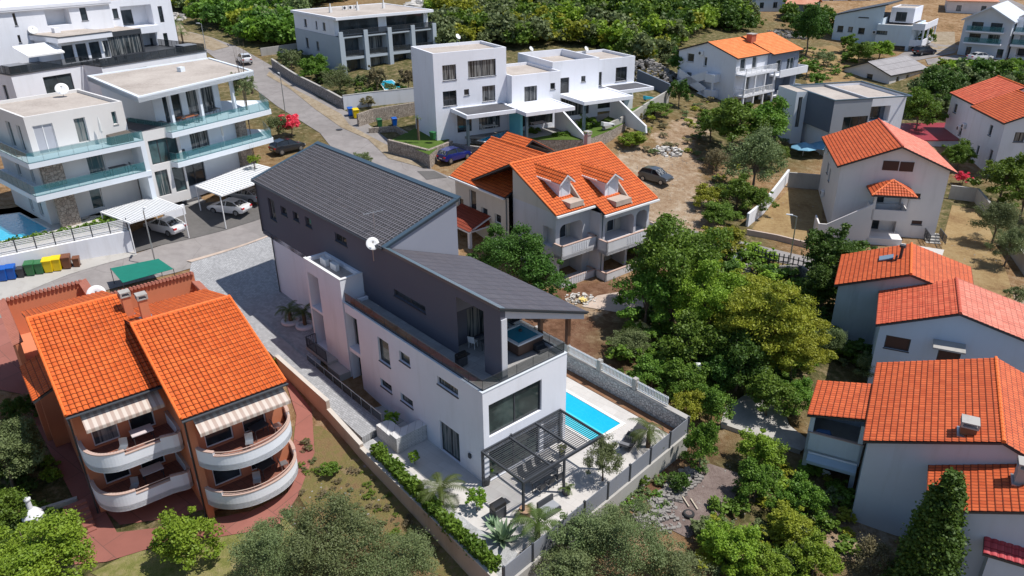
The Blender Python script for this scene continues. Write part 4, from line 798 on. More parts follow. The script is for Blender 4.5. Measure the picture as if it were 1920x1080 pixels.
# ------------------------------------------------------------------ orange roofed villa behind the modern house
o_ = P(1046, 405, 7.0); O = House('roofed_villa', 'cream villa with orange tile roof, two dormers and arched balconies', 'house', o_[:2], 38, 0)
def O1(tl, br, k='w', p=-.3): return O.op('l', p, tl, br, k)
RC = ('rec', 1.6, CREAM, [])
GYW = plaster('grey_white_plaster', (.62, .62, .64), .06, dirt=.3)
def rec(*w): return ('rec', 1.7, CREAM, list(w))
O.block(.3, 4.5, .6, 6.7, -.8, 6.9, GYW, f=[(.8, 3.6, 3.5, 5.7, rec((1.0, 1.9, 3.5, 5.4), (2.3, 3.2, 3.5, 5.4))), (.8, 3.6, .3, 2.6, rec((1.1, 2.3, .3, 2.3)))], l=[(1.0, 2.3, 3.6, 5.4, ('rec', .8, CREAM, []))], frame=WFRAME)
O.block(4.5, 11.1, -.7, 6.7, -.8, 6.4, GYW, f=[(5.2, 9.0, 3.3, 5.4, rec((5.6, 6.7, 3.3, 5.1), (7.2, 8.2, 3.3, 5.1))), (9.3, 10.8, 3.3, 5.4, rec()), (5.2, 8.0, .2, 2.3, rec((5.5, 7.0, .2, 2.1))), (8.3, 10.8, .2, 2.3, rec((8.8, 9.8, .2, 2.1)))], frame=WFRAME)
def archfill(x0, x1, y, z, mat, r=.55):
    mb = MB()
    for sx, xc in ((1, x0), (-1, x1)):
        pts = [(xc, z)]+[(xc+sx*(r-r*math.sin(t)), z-(r-r*math.cos(t))) for t in [math.pi/2*(1-k/6) for k in range(7)]]
        n = len(mb.v); mb.v += [(a, y+.002, b) for a, b in pts]+[(a, y+.25, b) for a, b in pts]; k = len(pts)
        mb.f.append(tuple(range(n, n+k))); mb.f.append(tuple(range(n+2*k-1, n+k-1, -1)))
        for i in range(k): j = (i+1) % k; mb.f.append((n+i, n+k+i, n+k+j, n+j))
    return mb.build('arch', mat, O.root)
archfill(.8, 3.6, .6, 5.7, GYW); archfill(.8, 3.6, .6, 2.6, GYW); archfill(5.2, 9.0, -.7, 5.4, GYW); archfill(9.3, 10.8, -.7, 5.4, GYW); archfill(5.2, 8.0, -.7, 2.3, GYW); archfill(8.3, 10.8, -.7, 2.3, GYW)
for x0, x1, y, z in ((.1, 4.4, -.5, 3.2), (4.35, 11.4, -1.9, 2.95), (.1, 4.4, -.5, .1), (4.35, 11.4, -1.9, .1)):
    yb = .6 if x0 < 1 else -.7
    balcony(O, [(x0, yb), (x0, y), (x1, y), (x1, yb)], z, .95 if z > 1 else .7, zb=.3, mat=GYW); mb = MB(); xm = (x0+x1)/2
    for i in range(9): mb.box(xm-.9+i*.22, xm-.82+i*.22, y-.03, y-.002, z+.15, z+.85)
    O.put(mb, 'baluster_panel', WHITE2)
mb = MB(); mb.poly([(.3, .6, 6.9), (.3, 6.7, 6.9), (.3, 6.7, 9.9), (.3, .6, 7.1)]); mb.poly([(11.1, -.7, 6.4), (11.1, 6.7, 6.4), (11.1, 13.2, 7.0), (11.1, 6.6, 10.1), (11.1, -.7, 6.55)]); O.put(mb, 'gable_wall', CREAM)
O.block(-.2, 11.0, 6.72, 15.6, -.8, 6.9, CREAM, l=[O1((857, 370), (868, 392)), O1((878, 355), (892, 400)), O1((901, 388), (913, 410)), O1((926, 400), (938, 422))], frame=WFRAME, sides='lbr')
sl = 3.2/6.6
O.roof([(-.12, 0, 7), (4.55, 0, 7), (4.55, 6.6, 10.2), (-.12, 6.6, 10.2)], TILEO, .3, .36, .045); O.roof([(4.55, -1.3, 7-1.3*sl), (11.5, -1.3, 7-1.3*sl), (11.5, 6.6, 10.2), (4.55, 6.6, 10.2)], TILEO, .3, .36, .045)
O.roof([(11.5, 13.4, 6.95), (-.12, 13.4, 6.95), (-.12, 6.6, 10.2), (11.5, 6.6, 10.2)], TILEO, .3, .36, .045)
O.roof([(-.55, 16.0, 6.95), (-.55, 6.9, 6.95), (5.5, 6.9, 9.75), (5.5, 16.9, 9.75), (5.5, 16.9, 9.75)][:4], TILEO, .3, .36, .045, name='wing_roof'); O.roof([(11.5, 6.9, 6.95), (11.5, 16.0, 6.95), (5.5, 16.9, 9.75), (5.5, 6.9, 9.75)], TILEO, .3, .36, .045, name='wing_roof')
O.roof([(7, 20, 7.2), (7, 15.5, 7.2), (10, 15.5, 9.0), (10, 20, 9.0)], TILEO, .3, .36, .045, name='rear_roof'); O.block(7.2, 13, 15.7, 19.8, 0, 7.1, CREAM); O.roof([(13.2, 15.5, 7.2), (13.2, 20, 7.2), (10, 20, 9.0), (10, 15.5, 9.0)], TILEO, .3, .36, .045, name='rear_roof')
O.ridge((-.12, 6.6, 10.24), (11.5, 6.6, 10.24), RT); O.ridge((5.5, 7.6, 9.8), (5.5, 16.9, 9.8), RT); O.ridge((-.12, 0, 7.07), (-.12, 6.6, 10.25), RT, .09, 'verge_tiles'); O.ridge((11.5, -1.2, 6.45), (11.5, 6.6, 10.25), RT, .09, 'verge_tiles')
O.put(MB().box(-.2, 4.4, -.2, .0, 6.82, 6.98).box(4.4, 11.6, -1.5, -1.3, 6.2, 6.36).box(-.75, -.55, 6.9, 16.0, 6.8, 6.95), 'rain_gutter', WMETAL)
O.put(MB().tube((-.3, 7.0, 6.8), (-.3, 7.0, 0), .05).tube((4.6, -.95, 6.3), (4.6, -.95, 0), .05), 'drain_pipe', MTEAL)
for xc, yf, wd_, zb in ((2.35, 1.75, 1.5, 7.75), (7.1, .55, 1.9, 7.2)):
    zt = zb+1.5; yb = (zt+.75-7)/sl+.1; hw = wd_/2
    mb = MB(); mb.box(xc-hw+.08, xc+hw-.08, yf, yb-.6, zb-.2, zt); mb.poly([(xc-hw+.08, yf, zt), (xc+hw-.08, yf, zt), (xc, yf, zt+.6)]); dm = O.put(mb, 'dormer', WHITE2)
    dd = MB().box(xc-.45, xc+.45, yf-.03, yf-.003, zb+.05, zb+1.35).build('dormer_door', flat('pale_shutter', (.62, .66, .72), .6), dm)
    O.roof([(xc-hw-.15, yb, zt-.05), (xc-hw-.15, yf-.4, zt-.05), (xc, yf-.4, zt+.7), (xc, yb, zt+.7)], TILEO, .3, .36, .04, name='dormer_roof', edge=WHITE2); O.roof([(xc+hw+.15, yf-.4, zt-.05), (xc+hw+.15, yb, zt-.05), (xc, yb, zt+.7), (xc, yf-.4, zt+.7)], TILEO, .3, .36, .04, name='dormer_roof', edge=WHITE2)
    O.put(MB().box(xc-hw-.25, xc-hw-.05, yf+.8, yb, zt-.1, zt+.02), 'flashing', WMETAL)
    mb = MB(); z0 = 7+sl*(yf-1.7)
    mb.hexa([(xc+hw+.1, yf-1.6, z0-.3), (xc+hw+.25, yf-1.6, z0-.3), (xc+hw+.25, yf+.6, zb-.2), (xc+hw+.1, yf+.6, zb-.2), (xc+hw+.1, yf-1.6, z0+.25), (xc+hw+.25, yf-1.6, z0+.25), (xc+hw+.25, yf+.6, zt-.2), (xc+hw+.1, yf+.6, zt-.2)])
    mb.box(xc-hw, xc+hw+.1, yf-1.6, yf, zb-.5, zb-.02); O.put(mb, 'dormer_balcony', CONCP)
chimney(O, 10.6, 7.6, 9.8, 1.2, .5, MATS['concrete'])
# side porch with a red tiled roof
O.roof([(-2.9, 14.6, 3.3), (-2.9, 9.6, 3.3), (-.2, 9.6, 4.3), (-.2, 14.6, 4.3)], TILEB, .3, .36, .05, name='porch_roof', edge=WHITE2); O.roof([(-2.9, 9.6, 3.3), (-.2, 9.6, 3.4), (-.2, 10.6, 4.3)], TILEB, .3, .36, .05, name='porch_roof', edge=WHITE2); O.put(MB().box(-2.7, -2.4, 9.8, 10.1, -.5, 3.2), 'porch_post', WHITE2)

# ------------------------------------------------------------------ peach house on the right with hip roofed porch
K = House('gabled_house', 'tall pink white house with red gable roof and a small hip roofed porch', 'house', P(1573, 311, 7.2)[:2], -13.3, 0)
def k1(tl, br, k='b'): return K.op('f', .4, tl, br, k)
K.block(.3, 10.6, .4, 11.6, -2.2, 7.1, PINKW, f=[(4.35, 5.9, 6.95, 7.05, 'b'), k1((1705, 362), (1725, 372)), k1((1710, 413), (1728, 422)), (4.0, 6.7, .2, 2.1, ('rec', .6, PINKW, [(4.2, 5.2, .2, 2.0)])), (4.0, 6.7, 3.3, 5.2, ('rec', .3, PINKW, [(4.2, 5.1, 3.3, 5.2)]))][1:], l=[(7.0, 7.9, 4.2, 5.4, 'w'), (5.4, 6.2, 3.8, 5.2, 'w')], r=[(3, 4, 3.5, 4.8, 'w')])
mb = MB(); rv = MB(); 
for y in (.4, 11.6): mb.poly([(.3, y, 7.1), (10.6, y, 7.1), (5.6, y, 9.3)])
K.put(mb, 'gable_wall', PINKW)
for q in (k1((1657, 301), (1683, 320)), k1((1689, 303), (1711, 322))):
    K.put(MB().box(q[0], q[1], .34, .398, q[2], q[3]), 'shutter', SHUT)
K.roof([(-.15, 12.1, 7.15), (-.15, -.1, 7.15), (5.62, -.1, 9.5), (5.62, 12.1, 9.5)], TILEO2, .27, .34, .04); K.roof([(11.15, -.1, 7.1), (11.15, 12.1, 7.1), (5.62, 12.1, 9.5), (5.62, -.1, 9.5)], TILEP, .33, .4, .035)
K.ridge((5.62, -.1, 9.53), (5.62, 12.1, 9.53), flat('red_ridge_tile', (.55, .10, .05), .6, var=.12))
K.put(MB().box(3.5, 6.9, -2.2, .4, 2.35, 2.55).box(3.5, 3.6, -2.2, .4, 2.55, 3.5).box(6.8, 6.9, -2.2, .4, 2.55, 3.5).box(3.6, 6.8, -2.2, -2.08, 2.55, 3.5).box(3.5, 6.9, -2.2, -.2, -1.8, .4), 'porch_parapet', PINKW)
K.put(MB().box(3.5, 3.72, -2.2, -1.98, -1.8, 5.1), 'porch_post', PINKW); K.put(MB().box(6.68, 6.9, -2.2, -1.98, 3.5, 5.1), 'porch_post', PINKW)
c = (5.2, -.9, 6.3); e = [(3.1, -2.6, 5.1), (7.3, -2.6, 5.1), (7.3, .4, 5.1), (3.1, .4, 5.1)]
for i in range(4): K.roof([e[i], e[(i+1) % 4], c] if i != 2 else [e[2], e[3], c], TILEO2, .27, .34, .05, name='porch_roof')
for i in range(2): K.ridge(e[i], c, RT, .09, 'hip_tiles')
# outside stair with solid parapets
mb = MB(); mb.hexa([(-.6, -2.3, -1.8), (3.5, -2.3, -1.8), (3.5, -2.15, -1.8), (-.6, -2.15, -1.8), (-.6, -2.3, 1.6), (3.5, -2.3, 4.1), (3.5, -2.15, 4.1), (-.6, -2.15, 1.6)])
mb.box(-1.4, -.6, -2.3, -2.15, -1.8, 1.6).box(-1.4, -1.25, -2.15, .4, -1.8, 1.6); K.put(mb, 'stair_parapet', PINKW)
for i in range(12): K.put(MB().box(-.4+i*.32, -.08+i*.32, -2.14, -.7, -1.8, .2+i*.19), 'step', CONC)
ac_unit(K.F.W(.1, 7.2, 1.6), K.F.yaw-math.pi/2, 'air conditioner low on the left wall of the pink white house'); ac_unit(K.F.W(.1, 9.4, 6.0), K.F.yaw-math.pi/2, 'air conditioner high on the left wall of the pink white house beside the parasols')
s2 = House('garden_stair', 'outside concrete stair with dark handrail right of the pink white house', 'stairs', P(1740, 470, -1)[:2], -13, 0)
for i in range(7): s2.put(MB().box(-.2, 1.2, -.6+i*.35, -.25+i*.35, -1.6, -.9+i*.2), 'step', CONC)
s2.rail([(1.25, -.6), (1.25, 1.8)], 0, .9, METAL, 'railing', 'bars'); s2.rail([(-.25, -.6), (-.25, 1.8)], 0, .9, METAL, 'railing', 'bars')

# ------------------------------------------------------------------ red roofed houses at the lower right
GREYB = plaster('blue_grey_stained_render', (.40, .46, .50), .12, dirt=.6, dirtcol=(.14, .17, .18)); LB = plaster('light_blue_render', (.50, .56, .64), .05, dirt=.15); LG = plaster('light_grey_render', (.56, .60, .66), .06, dirt=.3)
def gable(H_, x0, x1, y0, y1, zb, ze, xr, zr, mat, tl, tr, x1e=None, ze2=None, cw=.27, rh=.34, amp=.04, f=(), l=(), ov=.25, edge=None, ridge=None, frame=None, sides='flrb', ovl=.3):
    """gable house whose ridge runs to the back"""
    ze2 = ze if ze2 is None else ze2; H_.block(x0, x1, y0, y1, zb, min(ze, ze2)-.1, mat, f=f, l=l, frame=frame, sides=sides)
    mb = MB()
    for y in (y0, y1): mb.poly([(x0, y, min(ze, ze2)-.1), (x1, y, min(ze, ze2)-.1), (x1, y, ze2+.02), (xr, y, zr-.1), (x0, y, ze+.02)])
    H_.put(mb, 'gable_wall', mat)
    sL = (zr-ze)/(xr-x0); sR = (zr-ze2)/(x1-xr)
    H_.roof([(x0-ovl, y1+ov, ze-ovl*sL), (x0-ovl, y0-ov, ze-ovl*sL), (xr, y0-ov, zr), (xr, y1+ov, zr)], tl, cw, rh, amp, edge=edge)
    H_.roof([(x1+ovl, y0-ov, ze2-ovl*sR), (x1+ovl, y1+ov, ze2-ovl*sR), (xr, y1+ov, zr), (xr, y0-ov, zr)], tr, cw, rh, amp, edge=edge)
    H_.ridge((xr, y0-ov, zr+.04), (xr, y1+ov, zr+.04), ridge or RT)
H1 = House('red_roof_house', 'largest red roofed house at the lower right, with white side wall and balcony porch', 'house', (20.1, 35.1), -28, -2.6)
gable(H1, .1, 10.5, .3, 9.4, -4, 3.25, 6.25, 5.25, LG, TILEO2, TILEO2, ze2=3.4, ov=.25)
chimney(H1, 4.7, 1.0, 4.7, .55, .75, MATS['brown_timber'])
Hs = House('red_roof_house', 'lower red roofed house behind the tall cypress at the lower right corner', 'house', (21.2, 30.2), -28, -3)
gable(Hs, .3, 8.4, .3, 5.2, -5, 2.6, 4.2, 4.1, LB, TILEO2, TILEO2, ov=.25); chimney(Hs, 4.0, 2.6, 4.0, .9, .7, MATS['concrete'])
Hc = House('crimson_shed', 'small shed with a crimson tiled roof and pale blue wall in the lower right corner', 'shed', P(1852, 1040, 1.4)[:2], -28, -3)
Hc.block(.1, 5, .15, 1.7, -5, 1.3, LB); Hc.roof([(-.2, 0, 1.4), (5.2, 0, 1.4), (5.2, 1.8, 2.0), (-.2, 1.8, 2.0)], TILEC, .33, .4, .05)
# porch of the large house
PB = plaster('pale_blue_grey_render', (.56, .62, .67), .05, dirt=.2)
Hp = House('porch_building', 'two storey balcony porch with red tile roof, left of the largest red roofed house', 'house', (18.5, 39.2), -28, -2.6)
Hp.roof([(-.15, 4.1, 2.35), (-.15, -.3, 2.35), (3.35, -.3, 3.05), (3.35, 4.1, 3.05)], TILEO2, .27, .34, .04)
for x in (.2, 3.1): Hp.put(MB().box(x-.14, x+.14, 0, .28, -4, 2.3), 'post', PB)
balcony(Hp, [(.05, 3.9), (.05, -.05), (3.3, -.05), (3.3, 3.9)], -.3, 1.25, 'balcony', mat=PB, zb=.3, floor=CONC); Hp.put(MB().box(.1, 3.3, 3.9, 4.1, -4, 2.4), 'rear_wall', PB); Hp.put(MB().box(-.1, 3.3, -.4, 3.9, -3.2, -2.7), 'floor_slab', CONCP)
awning(Hp, .3, 3.2, -.06, -.55, .5, .25, 'narrow pale blue scalloped awning under the porch balcony', flat('blue_canvas', (.42, .52, .6), .9)); 
table(Hp.F.W(2.2, 1.5, -2.7), -.5, 'long orange brown table under the porch of the largest red roofed house', None, .9, .45, WOODB, flat('orange_table_top', (.45, .14, .05), .5)); chair(Hp.F.W(1.6, .6, -2.7), 2.5, 'white chair beside the orange brown table under the porch', None, WMETAL)
r = thing('laundry_bundle', 'blue and white bedding hung over the rail of the porch balcony', 'bedding', Hp.F.W(.9, .4, .6), Hp.F.yaw); MB().hexa([(-.5, -.2, 0), (.6, -.2, 0), (.6, .3, 0), (-.5, .3, 0), (-.4, -.1, .45), (.5, -.1, .35), (.4, .2, .5), (-.3, .2, .4)]).build('cloth', flat('blue_bedding', (.08, .16, .32), .9, var=.3), r, bevel=.08)
G1 = House('red_roof_house', 'blue white house with red gable roof, brown shutter and concrete door canopy', 'house', (26.4, 48.0), -25.8, -2)
q = [G1.op('f', .3, (1662, 628), (1703, 660), 'b'), G1.op('f', .3, (1762, 648), (1795, 690), 'b')]; q[1] = (q[1][0], q[1][1], .6, q[1][3], 'b')
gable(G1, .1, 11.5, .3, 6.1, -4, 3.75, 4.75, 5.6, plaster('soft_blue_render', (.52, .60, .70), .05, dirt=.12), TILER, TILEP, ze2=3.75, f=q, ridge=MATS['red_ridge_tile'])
G1.put(MB().hexa([(3.6, -.7, 2.95), (5.6, -.7, 2.95), (5.6, .28, 3.15), (3.6, .28, 3.15), (3.6, -.7, 3.07), (5.6, -.7, 3.07), (5.6, .28, 3.27), (3.6, .28, 3.27)]), 'door_canopy', CONC)
G2 = House('red_roof_house', 'weathered grey blue house with red roof, skylight and flue, beside the trees', 'house', (26.0, 54.7), -26.1, -2)
gable(G2, .1, 9.3, .3, 6.6, -4, 3.75, 4.95, 5.55, GREYB, TILEO2, TILEO2, ze2=4.3)
G2.put(MB().hexa([(2.7, 3.6, 4.82), (3.7, 3.6, 5.2), (3.7, 4.5, 5.2), (2.7, 4.5, 4.82), (2.7, 3.6, 4.94), (3.7, 3.6, 5.32), (3.7, 4.5, 5.32), (2.7, 4.5, 4.94)]), 'skylight', flat('blue_skylight', (.18, .25, .32), .1)); G2.put(MB().tube((4.2, 3.7, 5.0), (4.2, 3.7, 6.4), .12).tube((4.2, 3.7, 6.3), (4.2, 3.7, 6.5), .24).tube((3.9, 3.3, 5.0), (3.9, 3.3, 5.7), .09), 'flue', METAL)

# ------------------------------------------------------------------ white terraced villas on the left
PALEB = plaster('cool_white_plaster', (.70, .75, .80), .03, dirt=.08); BEIGEW = plaster('beige_white_plaster', (.70, .68, .66), .03, dirt=.1)
DK2 = plaster('balcony_floor_tile', (.30, .29, .28), .06)
A1 = House('terraced_villa', 'white flat roofed villa with glass balconies and stone piers, beside the left pool', 'house', (-42.5, 66.4), 49, 5.5)
a1 = lambda p, tl, br, k='w': A1.op('f', p, tl, br, k)
A1.block(0, 8.6, 0, 9.8, 11.8, 15.3, BEIGEW, f=[a1(0, (60, 237), (112, 283), 's'), a1(0, (137, 223), (170, 265), 'd'), a1(0, (208, 210), (222, 232))], l=[(1.6, 2.6, 11.9, 14.3, 'd'), (4.0, 5.2, 11.9, 14.3, 'd')], frame=WFRAME, par=.3, floor=RGRAV, glass=GLASST)
A1.put(MB().box(7.2, 8.9, 9.8, 10.0, 11.8, 15.3), 'rear_wall', BEIGEW)
A1.block(0, 8.6, 0, 9.8, 8.9, 11.4, BEIGEW, f=[(4.2, 5.8, 8.95, 11.2, 'd')], l=[(1.6, 2.4, 9, 11, 'd'), (5, 6, 9, 11, 'd')], frame=WFRAME, glass=GLASST)
A1.block(0, 8.6, .6, 9.8, 4.6, 8.4, BEIGEW, f=[a1(.6, (165, 352), (197, 388), 'd')], l=[(2, 3, 5.6, 7.8, 'd'), (4.4, 5.2, 5.6, 7.8, 'd')], frame=WFRAME, glass=GLASST)
A1.put(MB().box(-1.3, 8.9, -2.3, -.002, 11.35, 11.8).box(-1.3, -.002, -.002, 9.8, 11.35, 11.8), 'upper_balcony_slab', PALEB); A1.put(MB().box(-1.5, 8.9, -2.4, -.002, 8.4, 8.9).box(-1.5, -.002, -.002, 9.8, 8.4, 8.9), 'lower_balcony_slab', PALEB)
A1.put(MB().box(8.45, 8.9, -2.3, -.002, 8.9, 11.35).box(8.45, 8.9, -2.3, -.002, 4.6, 8.4), 'side_pillar', PALEB)
A1.put(MB().box(-1.0, -.2, 1, 9.5, 11.8, 11.9), 'gravel_strip', RGRAV)
A1.put(MB().box(.1, 1.9, -.5, -.004, 8.9, 11.35), 'stone_pier', STONEB); A1.put(MB().box(.3, 2.0, -1.1, -.7, 4.6, 8.4), 'stone_pier', STONEB)
A1.rail([(-1.25, 9.6), (-1.25, -2.25), (8.85, -2.25)], 11.8, .95, WMETAL, inner=CGLASS); A1.rail([(-1.45, 9.6), (-1.45, -2.35), (8.4, -2.35)], 8.9, .95, WMETAL, inner=CGLASS)
dish(A1.F.W(6.6, 8.5, 15.0), math.radians(-60), 'white satellite dish at the back of the nearest gravel roof on the left', .62, .7, None)
cov = thing('covered_furniture', 'brown covered patio furniture on the top balcony of the nearest white villa', 'patio furniture', A1.F.W(7.2, -1.1, 11.8), A1.F.yaw); MB().hexa([(-1.1, -.5, 0), (1.1, -.5, 0), (1.1, .5, 0), (-1.1, .5, 0), (-1, -.45, .75), (1, -.45, .85), (1, .45, .95), (-1, .45, .85)]).build('cover', flat('brown_cover', (.10, .085, .07), .8), cov, bevel=.06)
sunshade_closed(A1.F.W(5.9, -.6, 11.8), 'folded white parasol on the top balcony of the nearest white villa')
table(A1.F.W(6.4, -1.2, 8.9), A1.F.yaw, 'dark table behind the glass of the middle balcony, nearest white villa', None, .8, .4)
for x, lb in ((5.2, 'left of'), (7.8, 'right of')): chair(A1.F.W(x, -1.2, 8.9), A1.F.yaw+1.5, f'dark chair {lb} the table on the middle balcony of the nearest white villa', None)
A2 = House('terraced_villa', 'white villa with a wide overhanging gravel roof and two glass balconies, by the road', 'house', (-34.93, 72.2), 62, 5.3)
rp = [A2.F.L(P(a, b, 15.85))[:2] for a, b in ((163, 142), (258, 182), (475, 132), (393, 108))]
A2.put(MB().prism(rp, 15.3, 15.72), 'roof_slab', PALEB)
ce = np.mean(rp, 0); inn = [tuple(ce+(np.array(q)-ce)*.955) for q in rp]; mb = MB()
for i in range(4):
    j = (i+1) % 4; mb.hexa([(*rp[i], 15.3), (*rp[j], 15.3), (*inn[j], 15.3), (*inn[i], 15.3), (*rp[i], 15.87), (*rp[j], 15.87), (*inn[j], 15.87), (*inn[i], 15.87)])
A2.put(mb, 'roof_edge', PALEB); A2.put(MB().poly([(*q, 15.76) for q in inn]), 'roof_gravel', RGRAV)
A2.block(4.0, 12.6, 3.4, 11, 11.8, 15.3, PALEB, f=[(5.2, 7.4, 11.85, 14.8, 'd'), (8.2, 11.8, 11.85, 14.8, 'd')], sides='flrb', glass=GLASS)
for x in (4.1, 7.8, 12.3): A2.put(MB().box(x, x+.3, 1.0, 1.35, 11.8, 15.3), 'pillar', PALEB)
s1 = [A2.F.L(P(a, b, 11.8))[:2] for a, b in ((322, 250), (508, 205), (488, 188), (255, 225))]; s2_ = [A2.F.L(P(a, b, 8.8))[:2] for a, b in ((333, 306), (512, 258), (495, 243), (305, 292))]
A2.put(MB().prism([s1[0], s1[1], s1[2], (14, 11), (2.8, 11)], 11.3, 11.8), 'upper_balcony_slab', PALEB); A2.put(MB().prism([s2_[0], s2_[1], s2_[2], (14, 11), (2.8, 11)], 8.3, 8.8), 'lower_balcony_slab', PALEB)
A2.block(4.6, 13.4, 1.6, 11, 8.8, 11.3, PALEB, f=[(6.2, 8.6, 8.85, 11.0, 'd')], l=[(3, 5, 9.2, 10.8, 'w')]); A2.block(3.4, 13.4, 1.2, 11, 4.2, 8.3, PALEB, f=[(4.4, 7.0, 5.5, 7.7, 'd')], l=[(3, 4, 5.6, 7.6, 'd')])
A2.put(MB().box(12.4, 13.45, 1.0, 1.6, 8.8, 11.3), 'stone_pier', STONEB); A2.put(MB().box(11.8, 13.45, .7, 1.2, 4.2, 8.3), 'stone_pier', STONEB)
A2.rail([(s1[0][0]+.1, 6), (s1[0][0]+.1, s1[0][1]+.1), (s1[1][0]-.1, s1[1][1]+.1), (s1[2][0], s1[2][1])], 11.8, .95, WMETAL); A2.rail([(s2_[0][0]+.1, 3), (s2_[0][0]+.1, s2_[0][1]+.1), (s2_[1][0]-.1, s2_[1][1]+.1), (s2_[2][0], s2_[2][1])], 8.8, .95, WMETAL)
A2.put(MB().box(11.5, 12.1, 7.5, 8.1, 15.76, 16.25), 'roof_vent', PALEB)
table(A2.F.W(6.4, 1.6, 11.8), A2.F.yaw, 'brown timber dining table under the overhanging roof of the roadside white villa', None, 1.0, .5, WOODB, flat('timber_top', (.35, .12, .05), .5))
for x, y in ((5.6, .9), (7.2, .9), (6.4, 2.5)): chair(A2.F.W(x, y, 11.8), A2.F.yaw, 'dark chair at the brown timber table under the overhanging roof', 'chairs at the timber table')
sunshade_closed(A2.F.W(9.3, .2, 8.8), 'dark folded parasol on the middle balcony of the roadside villa'); chair(A2.F.W(4.2, .3, 8.8), 1, 'black garden chair at the left end of the middle balcony, roadside villa', None); table(A2.F.W(10.2, 1.8, 11.8), 1, 'black coffee table on the top balcony of the roadside villa', None, .5, .4)
# connecting dark glazed stair between them
cn = House('stair_link', 'glazed stair link between the two nearest white villas, with dark outside steps', 'stair block', (-34.4, 74.5), 49, 5.5)
cn.block(-2.2, 1.6, 0, 7, 4.6, 12.3, BEIGEW, f=[(-1.6, -.3, 5.6, 8.2, 'd'), (.2, 1.4, 5.6, 8.2, 'd'), (-1.6, 1.3, 8.9, 11.3, 'w')], floor=RDARK, glass=GLASST)
sA, sB = G(285, 335), G(368, 392); d_ = (sB-sA)[:2]; L_ = np.hypot(*d_); Sx = thing('outside_stairs', 'wide dark outside stairs climbing between the two carports', 'stairs', (*sA[:2], 0), math.atan2(d_[1], d_[0]))
for i in range(11): MB().box(i*L_/11, (i+1)*L_/11, -1.3, 1.6, 2.0, 6.0-(i*.23)).build('step', DK2 if i % 2 else RDARK, Sx)
# plot terraces, road side wall
W1, W0 = G(250, 470), G(-70, 533); wz = W1[2]
wp = [tuple(W1[:2]), tuple(W0[:2])]
yt = [W1[:2], W0[:2], W0[:2]+np.array([-14, 18]), A1.F.W(-9, 12)[:2], A1.F.W(9, 0)[:2], P(300, 374, 5.15)[:2], P(225, 402, 5.15)[:2]]
o = MB().prism([tuple(q) for q in yt], 1.5, 5.15).build('terrace', plaster('pale_paving', (.52, .49, .45), .08)); tag(o, kind='structure')
rw = thing('roadside_wall', 'white retaining wall behind the row of coloured bins', 'wall'); a, b = Vector(W1[:2]), Vector(W0[:2]); dd = (b-a).normalized(); nn = Vector((dd.y, -dd.x))
if nn.y > 0: nn = -nn
c = [a, b, b+nn*.3, a+nn*.3]; MB().hexa([(q.x, q.y, 1.2) for q in c]+[(q.x, q.y, 5.0) for q in c]).build('wall_body', WHITE2, rw)
fn = thing('slatted_fence', 'white horizontal slat fence with black posts on top of the roadside wall', 'fence'); n = 9
for i in range(n):
    p = a.lerp(b, i/n); q = a.lerp(b, (i+1)/n); MB().bar((p.x, p.y, 5.6), (p.x, p.y, 5.61), .08, .08); pp = MB().tube((p.x, p.y, 5.0), (p.x, p.y, 6.2), .05).build('post', METAL, fn)
    mb = MB()
    for k in range(7): mb.bar((p.x, p.y, 5.15+k*.15), (q.x, q.y, 5.15+k*.15), .03, .09)
    tag(mb.build('slat_panel', WMETAL, fn))
pl = thing('swimming_pool', 'bright blue swimming pool behind the slatted fence at the left edge', 'swimming pool', (0, 0, 0)); pp = [P(a, b, 5.2) for a, b in ((-60, 412), (35, 400), (88, 428), (55, 442), (-60, 462))]
MB().prism([q[:2] for q in pp], 5.16, 5.2).build('water', WATER, pl); cc = np.mean(pp, 0); q2 = [tuple((cc+(q-cc)*1.09)[:2]) for q in pp]; MB().prism(q2, 5.151, 5.175).build('coping', MATS['white_stone_coping'], pl)
def carport(name, label, px, z, w0):
    pts = [P(a, b, z) for a, b in px]; r = thing(name, label, 'carport', (float(pts[0][0]), float(pts[0][1]), 0)); o = pts[0]; loc = [(float(p[0]-o[0]), float(p[1]-o[1]), float(p[2])) for p in pts]
    MB().slab(loc, .12).build('roof', WMETAL, r); mb = MB(); A, B, Cc, D = [Vector(q) for q in loc]
    for k in range(1, 22): t = k/22; mb.bar(A.lerp(D, t)+Vector((0, 0, .03)), B.lerp(Cc, t)+Vector((0, 0, .03)), .05, .05)
    mb.build('roof_ribs', flat('grey_white_metal', (.66, .67, .68), .5), r)
    for q in (B.lerp(A, .05), Cc.lerp(D, .05), A.lerp(B, .05), D.lerp(A, .05)): MB().tube((q.x, q.y, w0), (q.x, q.y, z-.1), .06).build('post', WMETAL, r)
carport('carport', 'white ribbed carport roof over the single white saloon', [(187, 397), (243, 418), (345, 388), (290, 368)], 6.0, 2.5)
carport('carport', 'white ribbed carport roof over two parked cars', [(365, 348), (415, 367), (540, 322), (475, 305)], 6.2, 2.5)
